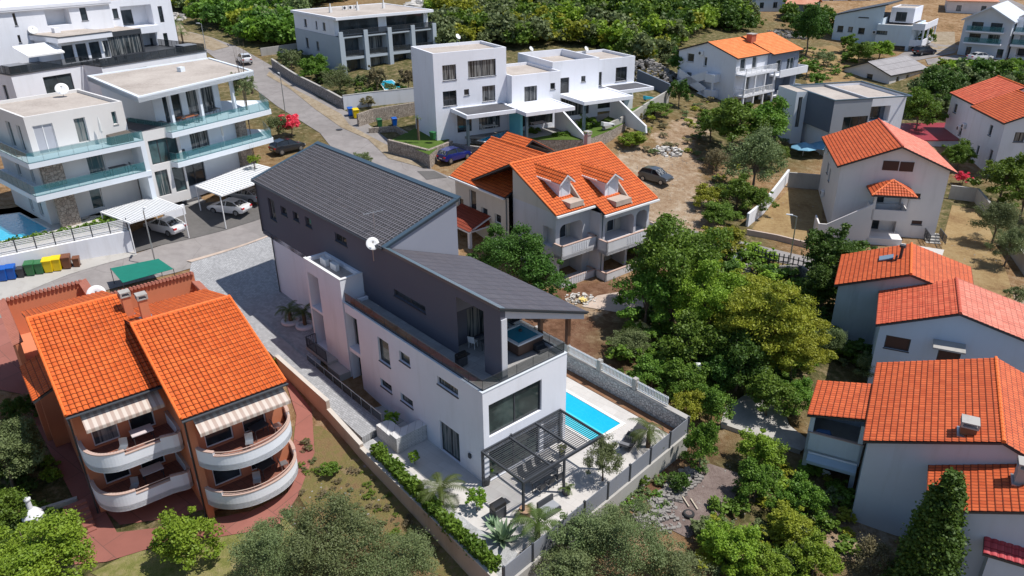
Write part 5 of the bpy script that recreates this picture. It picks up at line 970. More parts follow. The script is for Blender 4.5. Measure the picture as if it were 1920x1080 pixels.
# the terraced block behind
A3 = House('apartment_block', 'white stepped apartment block with a dark railed terrace and white awning', 'apartment block', P(20, 142, 13.4)[:2], 57, 9)
A3.block(0, 9.5, 0, 14, 6, 13.4, WHITE, f=[(3.8, 7.6, 9.6, 12.6, 'd')], l=[(2, 3, 10, 12, 'w')]); o2 = A3.F.L(P(150, 133, 13.4)); A3.block(9.5, 26, o2[1]+.1, 15, 6, 13.4, WHITE, f=[(11, 16, 10.2, 12.6, 'd'), (20, 24, 10.4, 12.4, 'd')])
A3.put(MB().box(-.1, 9.6, -.1, 14, 13.401, 13.5).box(9.6, 26.1, o2[1], 15, 13.401, 13.5), 'terrace_edge', METAL)
A3.rail([(.1, 6), (.1, .1), (9.4, .1), (9.5, o2[1]+.2), (25.9, o2[1]+.2), (25.9, 10)], 13.5, .95, METAL, inner=SGLASS)
q = A3.F.L(P(110, 73, 17)); q2 = A3.F.L(P(207, 60, 17)); y0 = (q[1]+q2[1])/2
A3.block(q[0]+.4, q2[0]-.3, y0+1.0, y0+7, 13.5, 16.6, WHITE, f=[(q[0]+.8+i*1.9, q[0]+2.3+i*1.9, 13.6, 15.9, 'd') for i in range(4)]); A3.rim(q[0], q2[0], y0, y0+7.4, 16.4, 17.05, WHITE, floor=RGRAV); A3.put(MB().box(q[0]-.05, q2[0]+.05, y0-.05, y0+7.5, 17.051, 17.12), 'roof_trim', METAL)
A3.put(MB().box(q[0]+.3, q2[0]-.3, y0+.3, y0+7.1, 17.13, 17.16), 'roof_gravel', RGRAV); A3.put(MB().box(q[0]+2.5, q[0]+3.3, y0+5, y0+5.8, 17.16, 17.8), 'roof_vent', WHITE)
A3.block(q2[0]-.29, q2[0]+5.2, y0+1.2, y0+7, 13.5, 16.9, METAL, f=[(q2[0], q2[0]+4.9, 13.6, 16.2, 'd')], floor=RGRAV)
awning(A3, q[0]-4.5, q[0]+.3, y0+3, 16.3, 3.4, .9, 'large white awning over the left terrace of the stepped apartment block', flat('white_canvas', (.82, .82, .82), .8))
for x, lb in ((q2[0]+9, 'right'), (1.5, 'left')):
    r = thing('hot_tub', f'covered dark hot tub at the {lb} end of the railed apartment terrace', 'hot tub', A3.F.W(x, o2[1]+2 if x > 5 else 1.6, 13.5), A3.F.yaw); MB().box(-1.1, 1.1, -1, 1, 0, .85).build('cabinet', METAL, r, bevel=.04); MB().box(-1.15, 1.15, -1.05, 1.05, .851, .95).build('cover', flat('grey_cover', (.2, .21, .23), .6), r, bevel=.03)
sunshade_closed(A3.F.W(q[0]+5.5, y0-.8, 13.5), 'white folded parasol on the railed terrace of the stepped apartment block')
for i in range(4): chair(A3.F.W(q[0]+2.4+i*1.3, o2[1]+.9+.3*(i % 2), 13.5), A3.F.yaw+i, 'grey garden chair on the railed terrace of the stepped apartment block', 'chairs on the railed apartment terrace')
dish(A3.F.W(q[0]+.6, y0+7, 16.6), math.radians(-50), 'white satellite dish behind the roof of the stepped apartment block', .6, 1.0, None)
A4 = House('apartment_block', 'tall white apartment block in the upper left corner with recessed balconies', 'apartment block', P(103, 11, 20.5)[:2], 50, 10)
L4 = A4.F.pk(255, 20, 'y', 0)[0]
A4.block(-16, 7.4, -.0, 14, 8, 20.5, WHITE, f=[A4.op('f', 0, (82, 20), (135, 45), ('rec', 2, WHITE, [])), A4.op('f', 0, (148, 15), (166, 38)), A4.op('f', 0, (22, 25), (34, 48)), A4.op('f', 0, (32, 66), (41, 80))], par=.3, floor=RGRAV)
A4.block(7.4, 17.5, 1.2, 14, 8, 20.5, WHITE, f=[(8.2, 9.0, 18, 19.4, 'w'), (9.4, 14.2, 16.6, 19.6, ('rec', 2, WHITE, [(9.6, 12, 16.7, 18.9)])), (9.6, 14, 12.8, 15.4, ('rec', 2, WHITE, [(10, 12, 12.9, 15)])), (15.2, 15.9, 13, 15.2, 'w'), (15.2, 15.9, 16.8, 19.2, 'w')], par=.3, floor=RGRAV)
A4.rim(-16.3, 7.6, -.3, 14, 20.2, 20.75, WHITE); A4.put(MB().box(9.2, 14.4, .2, 1.2, 15.6, 16.6).box(-16.35, 7.65, -.35, -.25, 20.4, 20.8), 'balcony_front', WHITE)

# ------------------------------------------------------------------ white cube villas and grey apartments, centre back
B = House('cube_villa', 'row of joined white cube villas with flat roofs behind the orange roofed villa', 'house', (-9.19, 92.54), 28, 6.5)
bo = lambda p, tl, br, k='w': B.op('f', p, tl, br, k)
DG2 = glassmat('dark_villa_glass', (.045, .05, .055))
B.block(.2, 10.0, 0, 7.0, 5, 16.4, WHITE, f=[bo(0, (829, 123), (856, 149)), bo(0, (877, 115), (930, 141)), bo(0, (830, 172), (857, 197)), bo(0, (870, 168), (880, 178)), bo(0, (904, 162), (929, 188)), (3.0, 5.0, 6.6, 9.1, 'd'), (6.0, 9.0, 6.6, 9.1, 'd')], par=.35, floor=RGRAV, glass=DG2)
B.block(10.0, 17.1, -1.4, 7, 5, 13.1, WHITE, f=[bo(-1.4, (983, 163), (1007, 189)), bo(-1.4, (1032, 156), (1041, 167)), (11, 16, 6.6, 9.2, 'd')], par=.35, floor=RGRAV, glass=DG2)
B.block(17.1, 24.4, .6, 10, 5, 13.9, WHITE, f=[bo(.6, (1048, 147), (1067, 174)), bo(.6, (1090, 143), (1098, 153)), (18.5, 23, 6.6, 9.2, 'd')], par=.9, floor=RGRAV, glass=DG2)
B.block(24.4, 31.5, 2.2, 10, 5, 13.3, WHITE, f=[bo(2.2, (1108, 137), (1128, 160)), bo(2.2, (1155, 127), (1175, 151)), (25, 30, 6.6, 9.2, 'd')], par=.35, floor=RGRAV, glass=DG2)
for x0, x1, y0, y1, fl in ((2.2, 9.4, -4.6, -.002, RDARK), (8.9, 15.8, -7, -1.402, WHITE2), (18.2, 25.8, -5.4, .598, WHITE2), (25.9, 31.8, -2.0, 2.198, RDARK)):
    B.rim(x0, x1, y0, y1, 9.3, 9.75, WHITE, 'canopy', .25, fl)
    B.put(MB().box(x0+.1, x0+.4, y0+.2, y0+.5, 6, 9.3), 'pillar', MTEAL)
B.put(MB().box(9.55, 9.85, -4.4, -1.45, 5.8, 9.3), 'party_wall', plaster('blue_lit_wall', (.16, .50, .60), .05))  # reflected blue light put into this wall's colour
for x, ya, yb in ((15.9, -7, -9.6), (25.7, -5.4, -8.6)): B.put(MB().hexa([(x, ya+5, 5.5), (x+.25, ya+5, 5.5), (x+.25, yb, 5.5), (x, yb, 5.5), (x, ya+5, 9.3), (x+.25, ya+5, 9.3), (x+.25, yb+2.6, 9.2), (x, yb+2.6, 9.2)][:4]+[(x, ya+5, 9.3), (x+.25, ya+5, 9.3), (x+.25, yb+.2, 6.4), (x, yb+.2, 6.4)]), 'sloping_fin_wall', WHITE)
for (px, py, z, lb) in ((858, 78, 16.2, 'on the tallest white cube villa roof'), (995, 100, 13.0, 'on the middle white cube villa roof')): dish(P(px, py, z), math.radians(-40), 'small white satellite dish '+lb, .38, .6, None)
dish(P(1098, 100, 13), math.radians(-40), 'blue grey satellite dish on the right white cube villa roof', .38, .6, None)
def poly_thing(name, label, cat, px, z, mat, part='water', th=.05):
    pts = [P(a, b, z) for a, b in px]; r = thing(name, label, cat); MB().prism([q[:2] for q in pts], z-th, z).build(part, mat, r); cc = np.mean(pts, 0); MB().prism([tuple((cc+(q-cc)*1.12)[:2]) for q in pts], z-th-.06, z-th*.4).build('coping', MATS['white_stone_coping'], r); return r
def pad(px, z, mat, name='terrace', base=-4, side=None):
    pts = [tuple(P(a, b, z)[:2]) for a, b in px]; o = MB().prism(pts, z+base, z-.03).build('terrace_base', side or CONC); tag(o, kind='structure')
    return tag(MB().prism(pts, z-.028, z).build(name, mat), kind='structure')
pad([(735, 262), (805, 290), (852, 253), (1000, 262), (1100, 262), (1150, 242), (1250, 186), (1225, 160), (1150, 190), (1000, 225), (820, 228), (778, 240)], 6.0, LAWN, 'lawn', side=STONEB)
pad([(840, 255), (1000, 258), (1100, 240), (1190, 190), (1100, 200), (1000, 220), (822, 225)], 6.05, DK2, 'terrace', -.3)
poly_thing('swimming_pool', 'small blue pool in front of the tallest white cube villa', 'swimming pool', [(898, 262), (945, 247), (962, 252), (925, 268)], 6.12, WATER); poly_thing('swimming_pool', 'small blue pool by the lawn at the right end of the white cube villas', 'swimming pool', [(1178, 178), (1196, 182), (1188, 196), (1176, 194)], 6.12, WATER)
Cx = House('apartment_block', 'grey and white three storey apartment block with glass fronted balconies among the trees', 'apartment block', (-26.3, 124), 38, 8.8)
co = lambda p, tl, br, k='w': Cx.op('f', p, tl, br, k)
bays = [(.6, 3.9), (4.8, 8.2), (9.2, 12.6), (13.6, 17.0)]
fl_ = []
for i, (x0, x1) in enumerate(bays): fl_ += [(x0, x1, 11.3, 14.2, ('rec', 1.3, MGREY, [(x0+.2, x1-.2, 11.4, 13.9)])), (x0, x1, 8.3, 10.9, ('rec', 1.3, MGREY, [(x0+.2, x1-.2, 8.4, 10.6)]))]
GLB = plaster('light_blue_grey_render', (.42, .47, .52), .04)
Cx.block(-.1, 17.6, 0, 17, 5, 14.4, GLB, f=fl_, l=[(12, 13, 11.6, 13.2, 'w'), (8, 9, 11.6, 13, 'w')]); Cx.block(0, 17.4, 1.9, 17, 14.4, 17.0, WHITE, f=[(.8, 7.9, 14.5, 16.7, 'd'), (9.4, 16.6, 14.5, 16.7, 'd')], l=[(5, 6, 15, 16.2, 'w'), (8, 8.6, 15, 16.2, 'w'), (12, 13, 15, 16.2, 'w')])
Cx.rim(-.3, 17.7, .4, 17.4, 16.9, 17.3, WHITE, 'roof_slab', .35, RGRAV); Cx.rail([(.2, .15), (17.4, .15)], 14.4, 1.0, METAL, inner=SGLASS)
for x0, x1 in bays: Cx.rail([(x0, .1), (x1, .1)], 11.3, .9, METAL, inner=SGLASS)
for x in (0, 4.35, 8.7, 13.1, 17.3): Cx.put(MB().box(x-.35, x+.35, -.25, -.003, 5, 15.2), 'pilaster', GLB)
for x in (3, 8, 13): Cx.put(MB().box(x, x+.4, 9, 9.4, 17.2, 18.1).tube((x+.2, 9.2, 18.1), (x+.2, 9.2, 18.6), .1), 'roof_vent', WMETAL)
for i in range(3): ac_unit(Cx.F.W(7.2+i*1.1, 12, 17.2), Cx.F.yaw, 'rooftop air conditioner on the grey and white apartment block', 'rooftop air conditioners of the apartment block')
poly_thing('swimming_pool', 'blue pool with shrubs beside the grey and white apartment block', 'swimming pool', [(712, 152), (735, 150), (752, 164), (722, 168)], float(G(732, 158)[2])+.35, WATER, th=.05)

# ------------------------------------------------------------------ right side, middle distance
E_ = House('apartment_house', 'white three storey house with orange roof, zigzag outside stair and white balconies', 'house', P(1372, 215, 3)[:2], 38, 3)
E_.block(0, 8, .2, 11.4, 1, 11.5, WHITE2, f=[(1, 2.4, 9.3, 11.2, 'd'), (4, 5.2, 9.3, 11.2, 'd'), (2.5, 4, 6.2, 8.3, 'd'), (1.5, 3.5, 3.1, 5.2, 'd'), (5.5, 7, 3.1, 5.2, 'd')], l=[(8.3, 9.7, 9.9, 11.2, 'w'), (8.5, 9.6, 6.9, 8.3, 'w'), (5.7, 6.3, 9.6, 11, 'w')], frame=WFRAME)
SB = plaster('slate_render', (.22, .25, .31), .05)
E_.block(8, 15.6, -.4, 11, 1, 11.3, SB, f=[(9.5, 11, 8.3, 10.2, 'd'), (12.5, 14.5, 8.3, 10.2, 'd'), (9, 14, 5.2, 7.4, ('rec', 1.2, SB, [(10, 12, 5.2, 7.2)]))], frame=WFRAME)
mb = MB(); mb.poly([(0, .2, 11.5), (0, 11.4, 11.5), (0, 11.4, 11.6), (0, 5.7, 13.15), (0, .2, 11.6)]); mb.poly([(8, -.4, 11.3), (8, 11, 11.4), (8, 5.3, 13.2)]); mb.poly([(15.6, -.4, 11.3), (15.6, 11, 11.4), (15.6, 5.3, 13.2)]); E_.put(mb, 'gable_wall', WHITE2)
TO3 = tilemat('light_orange_tile', (.80, .22, .06), (.92, .30, .10), .6, .35, .42)
E_.roof([(-.2, -.2, 11.45), (8, -.2, 11.45), (8, 5.7, 13.3), (-.2, 5.7, 13.3)], TO3, .35, .42, .03); E_.roof([(8, 11.8, 11.45), (-.2, 11.8, 11.45), (-.2, 5.7, 13.3), (8, 5.7, 13.3)], TO3, .35, .42, .03)
E_.roof([(7.9, -.9, 11.3), (15.9, -.9, 11.3), (15.9, 5.3, 13.45), (7.9, 5.3, 13.45)], TO3, .35, .42, .03); E_.roof([(15.9, 11.5, 11.3), (7.9, 11.5, 11.3), (7.9, 5.3, 13.45), (15.9, 5.3, 13.45)], TO3, .35, .42, .03)
E_.put(MB().box(7.4, 8.6, 3.2, 4.2, 12, 13.9), 'chimney', flat('brick_red', (.4, .12, .07), .8)); E_.put(MB().box(7.3, 8.7, 3.1, 4.3, 13.9, 14.05), 'chimney_cap', CONC)
for z in (9.1, 6.0):
    E_.put(MB().box(.2, 8.2, -1.6, .198, z-.25, z), 'balcony_slab', WHITE2); E_.rail([(.25, .1), (.25, -1.55), (8.1, -1.55)], z, .95, WMETAL, kind='bars'); E_.put(MB().box(8.2, 15.8, -2.2, -.402, z-1.2, z-.95), 'balcony_slab', WHITE2); E_.put(MB().box(8.2, 15.8, -2.2, -2.05, z-.95, z-.1).box(15.65, 15.8, -2.05, -.4, z-.95, z-.1), 'parapet', WHITE2)
for x in (.4, 2.9, 5.4, 7.9): E_.put(MB().box(x-.12, x+.12, -1.55, -1.3, 1, 8.9), 'pillar', WHITE2)
def ramp_(x, y0, y1, z0, z1, w_=1.2):
    return MB().hexa([(x-w_, y0, z0-.3), (x, y0, z0-.3), (x, y1, z1-.3), (x-w_, y1, z1-.3), (x-w_, y0, z0+1.0), (x-w_+.12, y0, z0+1.0), (x-w_+.12, y1, z1+1.0), (x-w_, y1, z1+1.0)])
for y0, y1, z0, z1 in ((10.5, 4.6, 6.4, 8.7), (4.6, 10, 5.9, 3.2), (10, 4.6, 8.4, 6.2)): E_.put(ramp_(-.1, y0, y1, z0-.5, z1-.5), 'stair_flight', WHITE2)
E_.put(MB().box(-1.5, -.02, 2.9, 4.6, 5.2, 6.4), 'stair_landing', WHITE2); E_.put(MB().box(-1.5, -.02, 2.9, 4.6, 7.6, 8.8), 'stair_landing', WHITE2); E_.put(MB().box(-1.55, -1.3, 3.0, 3.25, 1, 7.6), 'stair_post', WHITE2)
ac_unit(E_.F.W(-.2, 6.9, 11.2), E_.F.yaw-math.pi/2, 'air conditioner under the gable of the white house with zigzag stair')
D = House('modern_house', 'modern house with flat gravel roof, charcoal box and white garage front', 'house', P(1565, 190, 9.6)[:2], 12, 3.5)
D.block(0, 5.4, 0, 10.4, 5.6, 9.6, SLATE, f=[D.op('f', 0, (1583, 220), (1626, 240), 'd')], l=[(7.2, 7.8, 6.2, 8.8, 'w')], sides='l'); D.block(.003, 5.4, 0, 10.4, 5.6, 9.6, MGREY, f=[(1.7, 5.2, 5.7, 7.5, 'w')], par=.3, floor=RGRAV, sides='fb')
D.block(5.4, 11, .9, 10.4, 1.5, 9.55, WHITE, f=[(5.9, 8.9, 6.4, 8.4, ('rec', 1, SLATE, [(6.3, 8.3, 6.5, 8.2)]))], par=.3, floor=RGRAV); D.block(.6, 5.4, .8, 10.2, 1, 5.6, WHITE); D.block(-1.6, 0, 6.0, 10.6, 1, 9.7, PALEB, f=[(-1.2, -.6, 5, 9, 'w')], floor=RGRAV)
D.put(MB().box(-.05, 11.05, -.06, .2, 9.62, 9.75).box(-.06, .2, .2, 10.4, 9.62, 9.75).box(10.8, 11.06, .2, 10.4, 9.62, 9.75).box(.2, 10.8, 10.2, 10.45, 9.62, 9.75), 'parapet_cap', MTEAL)
Ia = House('orange_gable_house', 'white house at the right edge with orange tile roof and brown windows', 'house', P(1885, 230, 8)[:2], -7, 0)
gable(Ia, .2, 10, .3, 9.3, -2, 8, 5, 10, WHITE2, TILEO2, TILEO2, f=[(1.6, 2.8, 5.6, 6.8, 'w'), (.6, 2.0, 0, 2.6, 'd')], l=[(3, 3.8, 5.6, 6.9, 'w'), (5, 5.6, 2.6, 3.8, 'w'), (1.4, 2.2, 2.4, 4.2, 'w')])
Ib = House('red_gable_house', 'white house with faded red gable roof behind the orange roofed one at the right edge', 'house', Ia.F.W(.6, 9.8)[:2], -7, 0)
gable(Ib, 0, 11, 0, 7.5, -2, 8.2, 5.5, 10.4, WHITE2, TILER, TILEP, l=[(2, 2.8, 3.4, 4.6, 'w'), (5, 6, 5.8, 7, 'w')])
for i, y in enumerate((1.4, 2.6)): ac_unit(Ib.F.W(-.2, y, 4.6-.6*i), Ib.F.yaw-math.pi/2, 'air conditioner on the left wall of the white house with faded red roof, '+('farther' if i else 'nearer')+' one')
Rm = House('crimson_roof_annex', 'low annex with a flat crimson roof between the flat roofed and right edge houses', 'annex', P(1712, 262, 3)[:2], 0, 0)
Rm.block(0, 9, 0, 8, -1, 2.9, WHITE2, sides='flrb'); CR = flat('crimson_sheet_roof', (.30, .035, .05), .45, var=.1); Rm.put(MB().slab([(-.2, -.2, 2.95), (9.2, -.2, 2.95), (9.2, 8.2, 3.3), (-.2, 8.2, 3.3)], .12), 'roof', CR)
J = House('grey_shed_house', 'long low pink house with grey corrugated sheet roof', 'house', (65.1, 132.2), 34, 4); JL = J.F.L(P(1752, 130, 6.1))[0]; JW = J.F.pk(1582, 137, 'x', 0)[1]; print('shed', JL, JW)
GC = tilemat('grey_corrugated_sheet', (.30, .28, .28), (.36, .34, .34), .8, .5, 1.6, .08); gable(J, 0, .1, 0, .1, 3, 3.2, .05, 3.3, PINKW, GC, GC) if False else None
J.block(0, JL, 0, JW, 3, 6.1, PINKW, l=[(3.2, 4.4, 4.2, 5.8, 'w')], f=[(2, 3, 4.2, 5.6, 'w'), (5, 6, 4.2, 5.6, 'w')], frame=WFRAME); mb = MB(); mb.poly([(0, 0, 6.1), (0, JW, 6.1), (0, JW/2, 7.7)]); mb.poly([(JL, 0, 6.1), (JL, JW, 6.1), (JL, JW/2, 7.7)]); J.put(mb, 'gable_wall', PINKW)
J.roof([(-.3, -.3, 6.05), (JL+.3, -.3, 6.05), (JL+.3, JW/2, 7.8), (-.3, JW/2, 7.8)], GC, .5, 1.6, .04); J.roof([(JL+.3, JW+.3, 6.05), (-.3, JW+.3, 6.05), (-.3, JW/2, 7.8), (JL+.3, JW/2, 7.8)], GC, .5, 1.6, .04)
F1 = House('pale_blue_house', 'pale blue house with small square windows and white stacked balconies on its right side', 'house', P(1556, 92, 6)[:2], -38, 6)
xm = F1.F.pk(1640, 95, 'y', 0)[0]; xr = F1.F.pk(1712, 45, 'y', -1.5)[0]
F1.block(0, xm+.5, 0, 12, 3, 12.6, BLUEW, f=[F1.op('f', 0, (1571, 48), (1580, 60)), F1.op('f', 0, (1591, 50), (1598, 60)), F1.op('f', 0, (1610, 52), (1620, 64)), F1.op('f', 0, (1567, 75), (1576, 87)), F1.op('f', 0, (1611, 24), (1629, 34))]); mb = MB(); mb.hexa([(-.3, -.2, 12.6), (xm+1, -.2, 15.0), (xm+1, 12, 15.0), (-.3, 12, 12.6), (-.3, -.2, 12.8), (xm+1, -.2, 15.25), (xm+1, 12, 15.25), (-.3, 12, 12.8)]); F1.put(mb, 'sloping_roof', METAL); mb = MB(); mb.poly([(0, 0, 12.6), (xm+.5, 0, 12.6), (xm+.5, 0, 14.9)]); F1.put(mb, 'gable_wall', BLUEW)
zt = P(1640, 40, 0); F1.block(xm, xr, -1.5, 10, 3, 11.6, BLUEW, f=[F1.op('f', -1.5, (1643, 57), (1663, 65)), F1.op('f', -1.5, (1674, 85), (1693, 108), 'd')], par=.3, floor=RGRAV)
for z in (5.0, 8.2, 11.2): F1.put(MB().box(xr, xr+2.2, -1.5, 10, z-.3, z), 'balcony_slab', WHITE); F1.put(MB().box(xr+2.05, xr+2.2, -1.5, 10, z, z+.9).box(xr, xr+2.05, -1.5, -1.35, z, z+.9), 'parapet', WHITE)
for y in (-1.3, 3, 7, 9.8): F1.put(MB().box(xr+1.95, xr+2.2, y-.15, y+.1, 3, 11), 'pillar', WHITE)
F1.block(xm+1, xr-1, 3, 10, 11.6, 14.4, WHITE, f=[(xm+2, xm+4, 11.8, 13.6, 'd')], par=.2, floor=RGRAV)
for i, (x, z) in enumerate(((xm-.6, 9.6), (xm-.6, 6.8))): ac_unit(F1.F.W(x, -.2, z), F1.F.yaw, ('lower' if i else 'upper')+' air conditioner on the front wall of the pale blue house')
mo, mr = G(1794, 102), G(1882, 113); ang = math.degrees(math.atan2(mr[1]-mo[1], mr[0]-mo[0])); MW = float(np.hypot(*(mr-mo)[:2])); gz = float(mo[2])
M1 = House('gabled_apartments', 'pale grey gabled apartment house with large dark windows and glass balconies, top right', 'house', mo[:2], ang, gz)
PG = plaster('pale_grey_blue_render', (.56, .60, .66), .04); ze = M1.F.pk(1803, 34, 'y', 0)[2]; zr_ = M1.F.pk(1846, 12, 'y', 0)[2]; u = (ze-gz)/9.2
M1.block(0, MW, 0, 13, gz-3, ze, PG, f=[(MW*a, MW*(a+.24), gz+z0*u, gz+(z0+2.1)*u, 'w') for a in (.17, .56) for z0 in (6.4, 3.5)]+[(MW*.17, MW*.28, gz, gz+2.2*u, 'd'), (MW*.82, MW*.95, gz, gz+2.2*u, 'd')]); mb = MB(); mb.poly([(0, 0, ze), (MW, 0, ze), (MW/2, 0, zr_)]); M1.put(mb, 'gable_wall', PG)
for a, b in ((-.4, MW/2), (MW+.4, MW/2)): M1.put(MB().slab([(a, -.8, ze-.1), (b, -.8, zr_+.15), (b, 13, zr_+.15), (a, 13, ze-.1)], .25), 'roof', PG)
for z0 in (6.1, 3.2): M1.put(MB().box(MW*.1, MW*.88, -1.3, -.01, gz+z0*u, gz+z0*u+.22), 'balcony_slab', WHITE); M1.rail([(MW*.11, -1.2), (MW*.87, -1.2)], gz+z0*u+.22, .9, METAL)
M2 = House('apartment_block', 'white apartment block with long balconies in the upper right corner', 'apartment block', M1.F.W(MW+.3, 2)[:2], ang, gz)
M2.block(0, 16, 0, 12, gz-3, ze+.6, WHITE, f=[(1, 6, gz+6.5*u, gz+8.8*u, ('rec', 1, PG, [(2, 5, gz+6.6*u, gz+8.5*u)])), (7, 13, gz+6.5*u, gz+8.8*u, ('rec', 1, PG, [(8, 12, gz+6.6*u, gz+8.5*u)])), (1, 13, gz+3.5*u, gz+5.6*u, ('rec', 1, PG, [(2, 5, gz+3.6*u, gz+5.3*u)])), (1, 13, gz+.2, gz+2.4*u, ('rec', 2, METAL, []))], floor=RDARK)
for z0 in (6.0, 3.0): M2.put(MB().box(0, 16, -1.6, -.005, gz+z0*u, gz+z0*u+.35), 'balcony_slab', WHITE); M2.rail([(.1, -1.5), (15.9, -1.5)], gz+z0*u+.35, .9, METAL)
def far_house(label, px, z0, yaw, L_, W_, h_, rh_, wall, tile, wins=3, hip=False, name='distant_house'):
    h = House(name, label, 'house', P(*px, z0)[:2], yaw, z0); ws = [(L_*(i+.5)/wins-.5, L_*(i+.5)/wins+.5, z0+h_-2.2, z0+h_-1.0, 'w') for i in range(wins)]+[(L_*(i+.5)/wins-.5, L_*(i+.5)/wins+.5, z0+.8, z0+2.2, 'w') for i in range(wins)]
    h.block(0, L_, 0, W_, z0-4, z0+h_, wall, f=ws, l=[(W_*.4, W_*.4+1, z0+h_-2.2, z0+h_-1, 'w')], sides='flrb', floor=RDARK); i_ = W_/2 if hip else -.4; zz = z0+h_
    if rh_:
        h.put(MB().slab([(-.4, -.4, zz), (L_+.4, -.4, zz), (L_-i_ if hip else L_+.4, W_/2, zz+rh_), (i_, W_/2, zz+rh_)], .15), 'roof', tile); h.put(MB().slab([(L_+.4, W_+.4, zz), (-.4, W_+.4, zz), (i_, W_/2, zz+rh_), (L_-i_ if hip else L_+.4, W_/2, zz+rh_)], .15), 'roof', tile)
        for xx, xi in ((-.4, i_), (L_+.4, L_-i_)):
            if hip: h.put(MB().slab([(xx, -.4, zz), (xx, W_+.4, zz), (xi, W_/2, zz+rh_)], .12), 'roof', tile)
            else: 
                mb = MB(); mb.poly([(xx*.9, 0, zz), (xx*.9, W_, zz), (xx*.9, W_/2, zz+rh_-.1)]); h.put(mb, 'gable_wall', wall)
    return h
TF = roughm('weathered_pink_tile', [(.50, .20, .12), (.62, .30, .20), (.7, .4, .28)], .6, 3, 10)
far_house('pale blue house with faded orange roof at the top edge, nearer the dark tree', (1412, 42), 8.5, 5, 13, 9, 5.4, 1.8, BLUEW, TF, 4); far_house('pale blue low house at the top edge left of the faded orange roof', (1325, 25), 10, -8, 12, 8, 6, 0, BLUEW, TF, 3)
far_house('white house with faded pink hipped roof between the pale blue and gabled grey houses', (1765, 60), 6, -25, 10, 9, 7, 1.8, PINKW, TF, 2, True); far_house('grey side wing of the pale blue house at the top edge', (1470, 52), 8, -30, 6, 7, 5.2, 1.2, MGREY, TF, 2)
far_house('small white house beyond the pale blue house at the top edge', (1700, 10), 9, -30, 12, 8, 6.5, 1.6, WHITE, TF, 3); far_house('distant cream house left of the pale blue balconied house', (1540, 8), 11, 0, 14, 9, 5, 1.8, PINKW, TF, 3)
sheet('road', [(1735,112),(1790,104),(1880,116),(1930,122),(1930,138),(1860,128),(1790,118),(1740,122)], ASPH, .08); sheet('gravel_court', [(1735,60),(1790,60),(1792,98),(1735,104)], VERGE, .06)

# ------------------------------------------------------------------ walls and fences elsewhere
def gwall(name, label, px, h_, mat, t=.3, cat='wall', cap=None, base=1.5, px_top=False):
    r = thing(name, label, cat); mb = MB(); cp = MB(); pts = [G(a, b) for a, b in px]
    for a, b in zip(pts, pts[1:]):
        L_ = np.hypot(*(b-a)[:2]); n = max(1, int(L_/3)); 
        for i in range(n):
            p = a+(b-a)*i/n; q = a+(b-a)*(i+1)/n; zp, zq = ht(p[0], p[1]), ht(q[0], q[1]); d = (q-p)[:2]; d = d/np.hypot(*d); nn = np.array([-d[1], d[0]])*t/2
            c = [p[:2]-nn, q[:2]-nn, q[:2]+nn, p[:2]+nn]; zz = [zp, zq, zq, zp]; hh = [h_]*4
            mb.hexa([(*k, z-base) for k, z in zip(c, zz)]+[(*k, z+h) for k, z, h in zip(c, zz, hh)])
            nn = nn*1.15; c = [p[:2]-nn, q[:2]-nn, q[:2]+nn, p[:2]+nn]; cp.hexa([(*k, z+h_+.003) for k, z in zip(c, zz)]+[(*k, z+h_+.06) for k, z in zip(c, zz)])
    mb.build('wall_body', mat, r)
    if cap: cp.build('coping', cap, r)
    return r
gwall('stone_wall', 'long rubble stone wall along the uphill side of the road', [(512, 128), (560, 160), (645, 205)], 1.5, STONED, cap=CONC)
gwall('garden_wall', 'pale grey slatted garden wall below the grey and white apartment block', [(645, 205), (700, 198), (778, 190)], 1.9, WHITE2, cap=CONC)
gwall('stone_wall', 'rubble stone wall beside the yellow roadside bin', [(672, 238), (700, 228), (778, 215)], 1.7, STONEB); gwall('stone_wall', 'low stone kerb wall of the parking bay near the cube villas', [(692, 250), (742, 246), (770, 262)], .7, STONEB)
gwall('stone_wall', 'rubble stone wall facing the road junction below the cube villas', [(730, 287), (803, 306)], 1.7, STONEB, .4); gwall('stone_wall', 'rubble stone wall turning uphill behind the blue parked car', [(803, 306), (848, 288)], 1.6, STONEB, .4); gwall('stone_wall', 'shaded stone wall running from the blue car behind the orange roofed villa', [(848, 288), (925, 298), (1000, 305)], 1.3, STONED, .4)
gwall('boundary_wall', 'long pale diagonal wall between the white cube villas and the waste ground', [(1130, 262), (1190, 232), (1252, 192)], 1.8, CONC, .3); gwall('boundary_wall', 'dark wall at the far end of the cube villa lawn', [(1195, 152), (1255, 180)], 1.8, SLATE, .3)
gwall('boundary_wall', 'white wall rising along the left side of the pink white house garden', [(1400, 425), (1430, 400), (1476, 340)], 1.5, WHITE2, .25); gwall('boundary_wall', 'beige block wall at the back of the pink white house garden', [(1476, 350), (1545, 356)], 1.8, CONC, .25); gwall('boundary_wall', 'low pinkish wall along the lane in front of the pink white house', [(1400, 440), (1455, 450), (1515, 465)], .6, CONCP, .25)
gwall('boundary_wall', 'block wall behind the garden right of the pink white house', [(1778, 372), (1828, 378), (1852, 408)], 1.6, CONC, .25); gwall('boundary_wall', 'grey retaining wall along the right edge lane', [(1885, 460), (1925, 520)], 1.6, CONC, .3)
gwall('boundary_wall', 'low wall at the end of the dirt garden by the uphill gravel road', [(278, 65), (305, 85)], 2.0, CONCP, .3); gwall('boundary_wall', 'beige wall by the white car on the uphill road', [(490, 105), (560, 95)], 1.3, CONC, .3); DRYW = 1
gwall('garden_wall', 'low white wall beside the carport with the single white saloon', [(310, 415), (348, 402)], 1.1, WHITE2, .25); gwall('concrete_kerb', 'pale concrete edge of the grey yard under the trees', [(1352, 800), (1440, 830), (1500, 850)], .35, CONC, .25)
